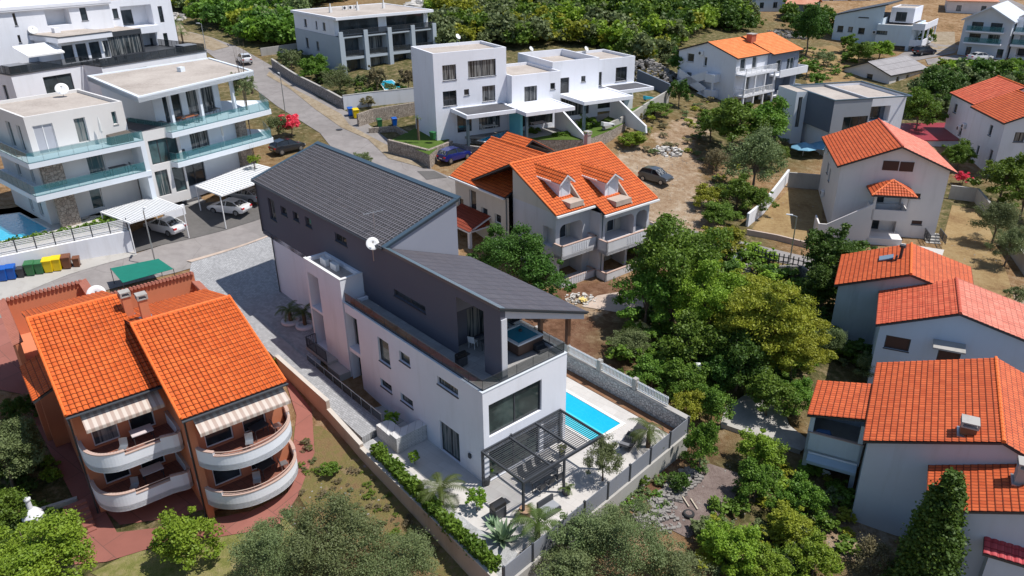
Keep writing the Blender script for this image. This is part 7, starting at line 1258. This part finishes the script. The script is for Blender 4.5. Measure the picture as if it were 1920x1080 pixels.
TREES = [
 (520, 1040, 78, .8, 'olive', 'silvery olive tree at the bottom edge, leftmost of the row below the dry garden', 'olive'), (625, 1020, 95, .75, 'olive', 'large silvery olive tree at the bottom edge below the dry garden', 'olive'), (745, 1065, 78, .8, 'olive', 'silvery olive tree at the bottom edge beside the long concrete wall', 'olive'),
 (345, 1015, 62, .9, 'bright', 'bright green rounded bush in front of the terracotta house balconies'), (70, 1050, 100, .75, 'bright', 'bright green tree in the bottom left corner'), (5, 850, 66, .95, 'olive', 'green tree at the left edge beside the terracotta house wall'), (-15, 955, 52, .9, 'mid', 'green tree at the left edge above the corner tree'), (35, 770, 32, .8, 'dark', 'small dark shrub against the left side of the terracotta house'),
 (1090, 1010, 60, .8, 'olive', 'pale olive tree just outside the grey panel fence, nearest the fence corner', 'olive'), (1175, 1020, 82, .75, 'olive', 'large pale olive tree at the bottom centre beside the grey plot', 'olive'), (1060, 1075, 62, .7, 'olive', 'pale olive tree at the very bottom below the fence corner', 'olive'), (1265, 1070, 58, .7, 'olive', 'pale olive tree at the bottom edge right of the grey plot', 'olive'),
 (1131, 886, 37, 1.05, 'olive', 'young olive tree on the pale deck inside the grey panel fence', 'olive'), (1315, 835, 34, 1.5, 'mid', 'tall ivy clad column of foliage at the corner of the pool fence'), (1290, 765, 36, .9, 'yellow', 'yellow green shrub at the end of the white railing'),
 (960, 485, 66, .9, 'dark', 'dark green tree between the charcoal villa roof and the orange roofed villa'), (1015, 525, 52, .9, 'dark', 'dark tree in front of the arched balconies, right of its larger neighbour'), (1270, 500, 92, .95, 'mid', 'large walnut tree beside the arched balconies'), (1215, 555, 60, .9, 'mid', 'green tree low in front of the walnut tree beside the stones'), (1350, 455, 50, .6, 'yellow', 'yellowish bushy tree by the lane above the walnut tree'), (1205, 455, 34, .7, 'mid', 'small green tree behind the arched balconies beside the lane'),
 (1335, 575, 74, .95, 'bright', 'bright green tree in the middle of the wild garden'), (1300, 650, 60, .9, 'mid', 'mid green tree in front of the bright one in the wild garden'), (1435, 610, 88, 1.0, 'yellow', 'tall yellow green pine in the wild garden beside the grey blue house', 'pine'), (1490, 650, 66, .9, 'yellow', 'yellow green pine crown closest to the red roofed houses', 'pine'), (1385, 560, 58, .9, 'yellow', 'yellow green pine at the back of the wild garden', 'pine'), (1390, 670, 60, .95, 'dark', 'dark green tree below the tall pine'),
 (1557, 480, 56, .95, 'dark', 'dark green tree beside the lane lamp, behind the grey blue house'), (1545, 540, 46, .9, 'dark', 'dark tree in the shade left of the grey blue house wall'), (1180, 645, 42, .6, 'olive', 'low dry bush in the red soil behind the white railing', 'olive'), (1225, 700, 40, .7, 'mid', 'green shrub close behind the white railing above the pool'), (1285, 715, 46, .8, 'mid', 'leafy bush beside the white utility post'), (1345, 700, 44, .9, 'dark', 'dark bush between the utility post and the pine'),
 (1440, 735, 52, .8, 'mid', 'green fig tree above the grey concrete yard, left one'), (1495, 745, 40, .8, 'mid', 'green fig tree above the grey concrete yard beside the porch roof'), (1335, 760, 38, 1.0, 'mid', 'bush at the top of the grey concrete yard'), (1640, 690, 34, .9, 'olive', 'grey green bush between the grey blue house and the largest red roof', 'olive'), (1560, 640, 30, .9, 'olive', 'small olive against the stained grey blue wall', 'olive'), (1690, 675, 20, .8, 'olive', 'small bush below the brown shuttered window', 'olive'),
 (1425, 845, 44, .8, 'bright', 'broad leaved fig tree between the concrete yard and the porch'), (1420, 905, 44, .9, 'mid', 'rounded green shrub tree in the lower right garden'), (1345, 1020, 40, .9, 'bright', 'bright green bush at the lower edge of the tilled plot'), (1385, 1030, 52, .8, 'bright', 'bright broad leaved bush at the bottom edge right of the tilled plot'), (1505, 935, 44, .9, 'mid', 'green bush beside the garden under the porch'), (1480, 985, 44, .8, 'yellow', 'yellow green bush in the middle of the lower right garden'), (1530, 1050, 50, .8, 'bright', 'bright green bush at the bottom edge left of the bare bush'), (1440, 1065, 44, .8, 'bright', 'bright green bush at the bottom edge below the yellow green one'), (1275, 905, 22, .9, 'dark', 'small dark bush beside the fallen poles'), (1205, 905, 14, 1.0, 'mid', 'small shrub outside the grey panel fence'),
 (1640, 1045, 40, .8, 'dry', 'bare grey bush on dry soil left of the cypress', 'sparse'),
 (1375, 235, 58, .8, 'mid', 'green tree on the waste ground nearest the zigzag stair house'), (1435, 235, 52, .85, 'mid', 'green tree on the waste ground beside the charcoal box house'), (1420, 300, 56, .9, 'olive', 'olive green tree in the middle of the waste ground', 'olive'), (1452, 290, 26, .9, 'mid', 'dark edge tree by the blue parasols'), (1335, 235, 34, .7, 'mid', 'low tree behind the pale rocks'), (1385, 365, 42, .75, 'mid', 'bushy tree above the white garden wall'), (1425, 375, 28, .8, 'mid', 'small tree beside the white garden wall'), (1350, 402, 38, .55, 'mid', 'low wide bush by the dirt track at the lane'), (1330, 370, 34, .6, 'yellow', 'yellowish low bush by the dirt track'), (1345, 300, 26, .8, 'dry', 'leafless grey bush on the waste ground', 'sparse'), (1185, 262, 28, .5, 'bright', 'weedy green bush by the pale diagonal wall'), (1230, 205, 30, .4, 'mid', 'low shrubs at the top of the waste ground'), (1275, 175, 22, 1.1, 'dark', 'dark tree at the left end of the zigzag stair'),
 (1725, 205, 40, .9, 'mid', 'green tree right of the flat roofed white garage house'), (1760, 165, 42, .8, 'dark', 'dark tree behind the flat roofed garage house'), (1805, 215, 14, .9, 'mid', 'small tree left of the faded red roof'), (1722, 192, 24, .9, 'mid', 'tree in front of the grey shed roof with pale blossoms'), (1820, 130, 34, .5, 'bright', 'bright hedge below the gabled grey apartments'), (1880, 135, 34, .6, 'mid', 'green hedge tree in front of the upper right white block'), (1870, 165, 40, .5, 'olive', 'grey green bushes below the upper right hedge', 'olive'), (1775, 125, 22, .6, 'bright', 'bright bush beside the black shaded car'),
 (1800, 292, 28, .9, 'mid', 'green bush below the crimson annex roof'), (1806, 335, 15, .8, 'pink', 'red flowering bush right of the pink white house'), (1885, 335, 48, .85, 'mid', 'round green tree under the orange house at the right edge'), (1925, 370, 40, .85, 'mid', 'green tree cut by the right edge below the round one'), (1870, 415, 40, .9, 'olive', 'olive tree leaning over the right hand garden wall', 'olive'), (1895, 460, 34, 1.0, 'olive', 'olive tree beside the right edge lane', 'olive'), (1905, 555, 22, .8, 'olive', 'dry shrub at the right edge below the lane', 'olive'),
 (1520, 52, 34, 1.15, 'dark', 'tall dark tree left of the pale blue house at the top'), (1612, 98, 26, .7, 'mid', 'bushes in front of the pale blue house, right ones'), (1592, 82, 18, .9, 'mid', 'dark round bush against the pale blue house'), (1650, 95, 28, .6, 'bright', 'bright bushes below the pale blue box'), (1515, 128, 22, .7, 'mid', 'bush beside the orange roof on the dry slope'), (1545, 110, 22, .6, 'olive', 'grey green bush on the dry slope', 'olive'), (1532, 150, 18, .8, 'mid', 'small tree above the charcoal box house'), (1738, 70, 16, .9, 'mid', 'small tree right of the white stacked balconies'),
 (545, 233, 22, 1.0, 'pink', 'pink flowering oleander beside the black hatchback'), (520, 238, 22, 1.0, 'olive', 'olive tree left of the pink oleander', 'olive'), (545, 115, 22, .9, 'olive', 'olive bush behind the rubble road wall, left one', 'olive'), (590, 130, 30, .8, 'mid', 'bushy shrub behind the rubble road wall, middle one'), (635, 152, 30, .8, 'olive', 'olive bush behind the rubble road wall, right one', 'olive'), (705, 150, 20, 1.1, 'dry', 'brown feathery bush beside the apartment block pool', 'round'), (765, 148, 18, 1.1, 'dry', 'brown bush between the grey apartments and the tallest cube', 'round'), (690, 192, 14, .7, 'dry', 'dry bush on top of the stone wall by the bins', 'round'),
 (455, 165, 24, 1.0, 'olive', 'potted olive tree at the right end of the roadside villa balcony', 'olive'), (195, 420, 22, .7, 'bright', 'bright yellow green hedge in front of the stone pier'), (165, 418, 14, .8, 'dry', 'brown shrub left of the bright hedge', 'round'), (475, 300, 14, .6, 'bright', 'green planter hedge above the double carport'), (680, 300, 20, .7, 'olive', 'small bush rising behind the anthracite roof', 'olive'), (1000, 250, 16, .7, 'mid', 'clipped shrub by the white stair of the cube villas'), (1055, 258, 22, .6, 'mid', 'green bushes behind the orange ridge below the cube villas'), (980, 242, 12, .9, 'mid', 'small bush under the canopy of the cube villas'), (1100, 235, 22, .7, 'mid', 'dark bushes beside the rightmost lawn of the cube villas'), (1275, 118, 26, .9, 'dark', 'dark tree behind the white house with orange roof, left side'),
 (735, 797, 15, 1.2, 'bright', 'small leafy citrus bush behind the split stone wall'), (895, 962, 20, 1.1, 'bright', 'small round lemon tree in the white gravel bed'), (778, 872, 12, 1.2, 'bright', 'tiny green bush beside the gravel bed edge'), (912, 895, 13, 1.2, 'bright', 'potted leafy plant at the corner of the white villa'), (522, 682, 14, .7, 'bright', 'green plant beside the top of the long concrete wall'), (620, 880, 20, .6, 'mid', 'low weedy bush in the dry garden left of the long wall'), (1160, 715, 11, .8, 'mid', 'small plant at the foot of the stone wall, left one'), (1200, 740, 12, .8, 'mid', 'small plant at the foot of the stone wall, middle one'), (1235, 770, 13, .8, 'mid', 'small plant at the foot of the stone wall, right one'), (1092, 562, 8, .6, 'cream', 'pale flowering patch by the cut stones'), (1200, 615, 20, .4, 'cream', 'cream flowering low plants in the red soil')]
for t in TREES:
    px, py, rp, asp, leaf, label = t[:6]; shape = t[6] if len(t) > 6 else 'round'; small = rp < 24 or 'bush' in label or 'shrub' in label or 'plant' in label or 'hedge' in label or 'oleander' in label or asp < .65
    onplot = label.startswith(('young olive', 'small leafy', 'small round', 'tiny green', 'potted leafy', 'small plant'))
    if label.startswith('potted olive'): up = 13.5-4.0
    elif label.startswith('green planter'): up = 3.2
    elif onplot: up = None
    else: up = None
    r = tree(px, py, rp, asp, leaf, label, shape, 'shrub' if small and not label.startswith(('tall', 'young', 'potted olive')) else 'tree', .12 if small else .35, up=up)
    if onplot: r.location.z = max(r.location.z, .02)
cb, ctop = P(1718, 1128, -3.2), P(1775, 888, 0); r_ = thing('cypress_tree', 'tall dark cypress in front of the lower red roof in the lower right corner', 'tree', (*cb[:2], -3.2))
d_ = ray(1775, 888); zt = 30+d_[2]*cb[1]; hh = (zt+3.2)/2; c = bpy.data.objects.new('crown', crown_mesh('cone', 0, 1)); C.objects.link(c); c.parent = r_; c.location = (0, 0, hh); c.scale = (4.6, 4.6, hh*.98); c.material_slots[0].link = 'OBJECT'; c.material_slots[0].material = LEAF['cyp']
MB().tube((0, 0, -.3), (0, 0, 2), .16, .1).build('trunk', BARK, r_); print('cypress', cb, zt)
# hedges: one thing each
def hedge(name, label, pts, h_, w_, leaf, z=None, n_per=420, cat='hedge'):
    g = np.random.default_rng(len(label)); V = []; R = []
    L_ = sum(np.hypot(*(np.array(b)-np.array(a))[:2]) for a, b in zip(pts, pts[1:]))
    for a, b in zip(pts, pts[1:]):
        a = np.array(a, float)[:2]; b = np.array(b, float)[:2]; l = np.hypot(*(b-a)); n = int(n_per*l*h_); t = g.random(n); d = (b-a)/l; nn = np.array([-d[1], d[0]]); lump = 1+.12*np.sin(t*l*3.1)+.1*np.sin(t*l*9.3)
        u = (g.random(n)-.5)*w_*lump; z_ = g.random(n)**.7*h_*lump; xy = a+np.outer(t, b-a)+np.outer(u, nn); zz = (hts(xy[:, 0], xy[:, 1]) if z is None else z)+z_
        Pn = np.column_stack([xy, zz]); nr = g.normal(size=(n, 3)); nr /= np.linalg.norm(nr, axis=1)[:, None]; t1 = np.cross(nr, g.normal(size=(n, 3))); t1 /= np.linalg.norm(t1, axis=1)[:, None]; t2 = np.cross(nr, t1); s = (.16*(.6+.7*g.random(n)))[:, None]
        V.append(np.stack([Pn-t1*s*.7, Pn-t2*s*.5, Pn+t1*s*.7, Pn+t2*s*.5], 1).reshape(-1, 3)); R.append(np.repeat(.5*(np.sin(t*l*2)*.5+.5)+.5*g.random(n), 4))
    V = np.concatenate(V); R = np.concatenate(R); r = thing(name, label, cat, (float(pts[0][0]), float(pts[0][1]), 0)); V[:, 0] -= pts[0][0]; V[:, 1] -= pts[0][1]
    me = npmesh('foliage', V, np.arange(len(V)).reshape(-1, 4), LEAF[leaf], {'rnd': R}); o = bpy.data.objects.new('foliage', me); C.objects.link(o); o.parent = r; return r
hedge('laurel_hedge', 'glossy green hedge along the inside of the long concrete wall', [LW(-3.45, 6.6), (LW(-3.7, 2.5)), LW(-3.95, -1.5), LW(-4.0, -5.8)], .95, .7, 'mid', .02, 700)
hedge('low_hedge', 'low green plants along the roadside slat fence above the bins', [W1[:2]+np.array([-1, 1.0]), W0[:2]+np.array([-1, 1.2])], .7, .6, 'mid', 5.15, 260)
hedge('clipped_hedge', 'clipped hedge in front of the gabled grey apartments', [P(1745, 100, 4.6)[:2], P(1800, 108, 4.6)[:2], P(1850, 122, 4.6)[:2]], 1.6, 1.2, 'mid', 4.6, 200)
# palms, agave
def palm(loc, h_, L_, n, label, leaf='palm', seed=1, lean=0, name='palm_tree', cat='palm'):
    g = random.Random(seed); r = thing(name, label, cat, loc, g.random()*6); mb = MB(); k = 6
    for i in range(k): mb.tube((lean*(i/k)**2, 0, h_*i/k-.05), (lean*((i+1)/k)**2, 0, h_*(i+1)/k), .17-.02*i/k, .15-.02*i/k, 8)
    if h_ > .2: mb.build('trunk', flat('palm_trunk', (.16, .11, .07), .9, var=.3), r)
    V = []; Q = []
    for i in range(n):
        a = 6.283*i/n+g.uniform(-.3, .3); e0 = g.uniform(.25, 1.35); m = 9; p = Vector((lean, 0, h_)); el = e0; l = L_*g.uniform(.8, 1.1)
        for j in range(m):
            d = Vector((math.cos(a)*math.cos(el), math.sin(a)*math.cos(el), math.sin(el))); q = p+d*l/m; sd = Vector((-math.sin(a), math.cos(a), 0)); wl = L_*.2*math.sin(math.pi*(j+.8)/(m+.8))
            for s in (-1, 1):
                for u in (0, .5):
                    b = p.lerp(q, u); t = b+sd*s*wl+d*wl*.7-Vector((0, 0, wl*.35)); c = p.lerp(q, u+.42); V += [tuple(b), tuple(c), tuple(t)]; Q.append((len(V)-3, len(V)-2, len(V)-1))
            p = q; el -= (.17+.1*g.random())
    me = bpy.data.meshes.new('fronds'); me.from_pydata(V, [], Q); me.materials.append(LEAF[leaf]); o = bpy.data.objects.new('fronds', me); C.objects.link(o); o.parent = r; return r
gp = lambda px, py, z=0: P(px, py, z)
palm(gp(828, 945), .9, 1.9, 16, 'palm with arching fronds in the white gravel bed', seed=2); palm(gp(1008, 1010), .9, 1.9, 16, 'palm with long yellow green fronds in the lower gravel corner', seed=3); palm(gp(1215, 838), 1.2, 1.7, 15, 'palm beside the sun loungers at the pool fence', seed=4); palm(gp(985, 968), .3, .9, 12, 'short potted palm at the front corner of the pergola', seed=5); palm(gp(1062, 925), .3, .7, 12, 'small potted palm by the middle pergola post', seed=6)
palm(P(545, 600, 1.1), .8, 1.6, 15, 'palm in a white ringed bed in the villa shade, left one', seed=7); palm(P(572, 608, 1.1), 1.0, 1.6, 15, 'palm in a white ringed bed in the villa shade, next to the stair tower', seed=8); palm(G(334, 78), 3.2, 2.2, 18, 'palm beside the railed terrace near the gravel road', seed=9); palm(G(344, 84), 2.0, 1.8, 14, 'smaller palm beside the taller one near the gravel road', seed=12); palm(P(785, 262, 6.4), 2.6, .8, 10, 'slim young palm in the stone walled garden corner', seed=10); palm(P(473, 175, 11.9), .9, 1.1, 12, 'small palm on the balcony end of the roadside villa', seed=11)
for (px, py, lb) in ((545, 602, 'left palm'), (572, 610, 'right palm')):
    r = thing('planter_ring', f'white stone ring around the {lb} in the villa shade', 'planter', P(px, py, 1.12)); MB().lathe((0, 0, 0), [(.75, -.1), (.75, .1), (.5, .1), (.5, -.05)], 18).build('ring', WHITE2, r)
def agave(loc, s, label, seed=1):
    g = random.Random(seed); r = thing('agave', label, 'agave', loc); mb = MB()
    for i in range(26):
        a = 2.4*i; el = .25+1.1*i/26; l = s*(1.1-.3*i/26); d = Vector((math.cos(a)*math.cos(el), math.sin(a)*math.cos(el), math.sin(el))); sd = Vector((-math.sin(a), math.cos(a), 0)); b = Vector((0, 0, .05)); m = b+d*l*.5; t = b+d*l+Vector((0, 0, l*.12)); w_ = s*.12; up = Vector((0, 0, .05*s))
        mb.quad(tuple(b-sd*w_*.6), tuple(m-sd*w_+up), tuple(m), tuple(b)); mb.quad(tuple(b), tuple(m), tuple(m+sd*w_+up), tuple(b+sd*w_*.6)); mb.poly([tuple(m-sd*w_+up), tuple(t), tuple(m)]); mb.poly([tuple(m), tuple(t), tuple(m+sd*w_+up)])
    mb.build('leaves', LEAF['agave'], r); return r
agave(gp(942, 1015), 1.25, 'large blue green agave in the lower gravel bed', 1); agave(gp(925, 985), .6, 'smaller agave between the lemon tree and the large one', 2)
def pot(loc, label, r0=.28, h_=.5, mat=None):
    r = thing('flower_pot', label, 'pot', loc, 0, None); MB().lathe((0, 0, 0), [(r0*.7, 0), (r0, h_), (r0*.85, h_), (r0*.8, h_-.06), (.02, h_-.06)], 14).build('pot_body', mat or METAL, r)
pot(gp(912, 908), 'dark pot at the front corner of the white villa'); pot(gp(985, 970), 'terracotta coloured round pot at the pergola corner', .38, .6, flat('clay_pot', (.35, .22, .14), .8)); pot(gp(1062, 927), 'dark pot beside the middle pergola post', .26, .4)
r = thing('lounge_chair', 'grey cushioned lounge seat on the deck below the pergola', 'lounge chair', gp(1030, 960), RZ); MB().box(-.6, .6, -.35, .35, 0, .3).build('base', METAL, r); MB().box(-.55, .55, -.3, .3, .3, .42).build('cushion', flat('grey_cushion2', (.3, .31, .33), .9), r, bevel=.04); MB().box(-.6, .6, .3, .42, 0, .75).build('backrest', METAL, r)
# yellow potted flowers by the pergola right post
pot(LW(5.2, -1.2), 'pot of yellow flowers under the right end of the pergola', .22, .4); t = tree(1045, 806, 9, 1.0, 'yellow', 'bunch of yellow flowers in a pot under the pergola', cat='shrub', trunk=.1); t.location = LW(5.2, -1.2, .25)
# ------------------------------------------------------------------ woodland and weeds (uncountable)
def inpoly(X, Y, poly):
    c = np.zeros(X.shape, bool); n = len(poly)
    for i in range(n):
        x1, y1 = poly[i][:2]; x2, y2 = poly[i-1][:2]; k = (y1 > Y) != (y2 > Y)
        with np.errstate(divide='ignore', invalid='ignore'): c ^= k & (X < (x2-x1)*(Y-y1)/(y2-y1)+x1)
    return c
def wood(name, label, px, n, r0, r1, leafs, seed, lod=(34, 900, .17), asp=.85, avoid=()):
    g = np.random.default_rng(seed); poly = [G(a, b) for a, b in px]; A = np.array(poly); got = []; bases = [crown_arrays(90+k+seed, lod[0], lod[1], lod[2], .3) for k in range(4)]
    tries = 0
    while len(got) < n and tries < 60:
        X = g.uniform(A[:, 0].min(), A[:, 0].max(), 800); Y = g.uniform(A[:, 1].min(), A[:, 1].max(), 800); ok = inpoly(X, Y, poly); tries += 1
        den = np.sin(X*.13+seed)+np.cos(Y*.11-seed)+np.sin((X+Y)*.05)*.8; ok &= (den > -1.15) | (g.random(800) < .25)
        got += list(zip(X[ok], Y[ok]))
    got = got[:n]; groups = [[] for _ in leafs]
    for i, (x, y) in enumerate(got):
        V, Q, R = bases[i % 4]; r = g.uniform(r0, r1); a = g.random()*6.28; ca, sa = math.cos(a), math.sin(a); W_ = V.copy(); W_[:, 0], W_[:, 1] = (V[:, 0]*ca-V[:, 1]*sa)*r+x, (V[:, 0]*sa+V[:, 1]*ca)*r+y; W_[:, 2] = V[:, 2]*r*asp+ht(x, y)+r*asp*.62
        k = int((math.sin(x*.07+seed)+math.cos(y*.05)+g.normal()*1.1+2)/4*len(leafs)); W_[:, 2] += g.random()*r*.35; k = min(len(leafs)-1, max(0, k)); groups[k].append((W_, np.clip(R*.8+g.random()*.25, 0, 1)))
    Vs = []; Rs = []; Ms = []
    for k, gr in enumerate(groups):
        for a, b in gr: Vs.append(a); Rs.append(b); Ms.append(np.full(len(a)//4, k, 'i'))
    V = np.concatenate(Vs); me = npmesh(name, V, np.arange(len(V)).reshape(-1, 4), None, {'rnd': np.concatenate(Rs)})
    for l in leafs: me.materials.append(LEAF[l])
    me.polygons.foreach_set('material_index', np.concatenate(Ms)); o = bpy.data.objects.new(name, me); C.objects.link(o); tag(o, label, kind='stuff'); return o
mix_ = ['dark', 'mid', 'bright', 'mid', 'yellow', 'olive']
wood('woodland', 'dense green scrub woodland uphill between the gravel road and the grey apartments', [(395, 60), (345, 20), (280, -8), (330, -14), (700, -14), (560, 20), (570, 90), (530, 88), (480, 85), (430, 72)], 430, 1.3, 3.4, ['olive', 'mid', 'bright', 'mid', 'dark', 'yellow'], 1)
wood('woodland', 'dense green scrub woodland behind the cube villas', [(818, 100), (812, 20), (880, -12), (1330, -12), (1400, 60), (1300, 62), (1262, 90), (1260, 125), (1200, 120), (1100, 85), (950, 95)], 640, 1.2, 3.3, mix_, 2)
wood('woodland', 'grey green olive scrub on the slope at the top right', [(1290, -5), (1300, 50), (1440, 62), (1560, 65), (1560, 40), (1500, 25), (1420, 40), (1380, 8)], 60, 1.5, 2.6, ['olive', 'mid', 'dark'], 3)
wood('woodland', 'green shrubs and trees between the grey shed and the orange house at the right edge', [(1725, 178), (1780, 140), (1920, 150), (1960, 175), (1880, 168), (1800, 172), (1780, 215), (1745, 225), (1705, 200)], 60, 1.3, 2.4, ['mid', 'bright', 'dark', 'olive'], 4)
wood('undergrowth', 'low green undergrowth filling the wild garden behind the pool', [(1130, 640), (1200, 560), (1400, 470), (1500, 520), (1540, 600), (1500, 720), (1400, 740), (1300, 760), (1200, 720)], 150, .6, 1.3, ['mid', 'bright', 'dark', 'yellow'], 5, (22, 700, .17), .6)
wood('undergrowth', 'weeds and low brush on the waste ground', [(1160, 250), (1260, 180), (1400, 200), (1480, 260), (1470, 340), (1400, 430), (1290, 390), (1350, 330), (1300, 290), (1200, 290)], 120, .2, .9, ['mid', 'dry', 'yellow', 'olive', 'dry'], 6, (18, 420, .2), .5)
wood('undergrowth', 'weeds and brush in the lower right garden', [(1290, 1010), (1400, 880), (1560, 860), (1600, 1000), (1560, 1090), (1280, 1090)], 90, .3, .9, ['mid', 'bright', 'yellow', 'olive', 'mid'], 7, (18, 500, .2), .6)
wood('undergrowth', 'dry weeds along the fence bank and stone wall', [(1080, 1000), (1290, 850), (1330, 880), (1200, 990), (1100, 1070)], 60, .2, .5, ['dry', 'mid', 'olive'], 8, (14, 300, .2), .6)
wood('undergrowth', 'dry grass tufts in the garden left of the long wall', [(560, 800), (600, 870), (700, 890), (860, 1070), (560, 930), (560, 860)], 70, .15, .4, ['dry', 'olive', 'mid', 'dry'], 9, (14, 260, .22), .4)
wood('undergrowth', 'dry scrub on the grass slope beside the pale blue house', [(1490, 90), (1600, 100), (1640, 125), (1560, 165), (1510, 150)], 50, .4, 1.0, ['dry', 'olive', 'mid'], 10, (14, 300, .22), .5)
wood('undergrowth', 'weeds and shrubs at the left edge garden', [(-40, 880), (90, 800), (130, 900), (120, 1000), (20, 1080), (-60, 1000)], 50, .3, .9, ['mid', 'dark', 'bright'], 11, (18, 500, .2), .6)
wood('undergrowth', 'low planting around the grey apartment gardens', [(520, 110), (640, 190), (770, 180), (740, 165), (640, 150), (575, 100)], 60, .4, 1.3, ['mid', 'olive', 'dark'], 12, (18, 420, .2), .7)
wood('undergrowth', 'brush between the red roofed houses', [(1500, 540), (1560, 470), (1640, 470), (1560, 560), (1560, 660), (1640, 690), (1500, 700)], 60, .5, 1.3, ['dark', 'mid', 'olive'], 13, (18, 500, .2), .7)
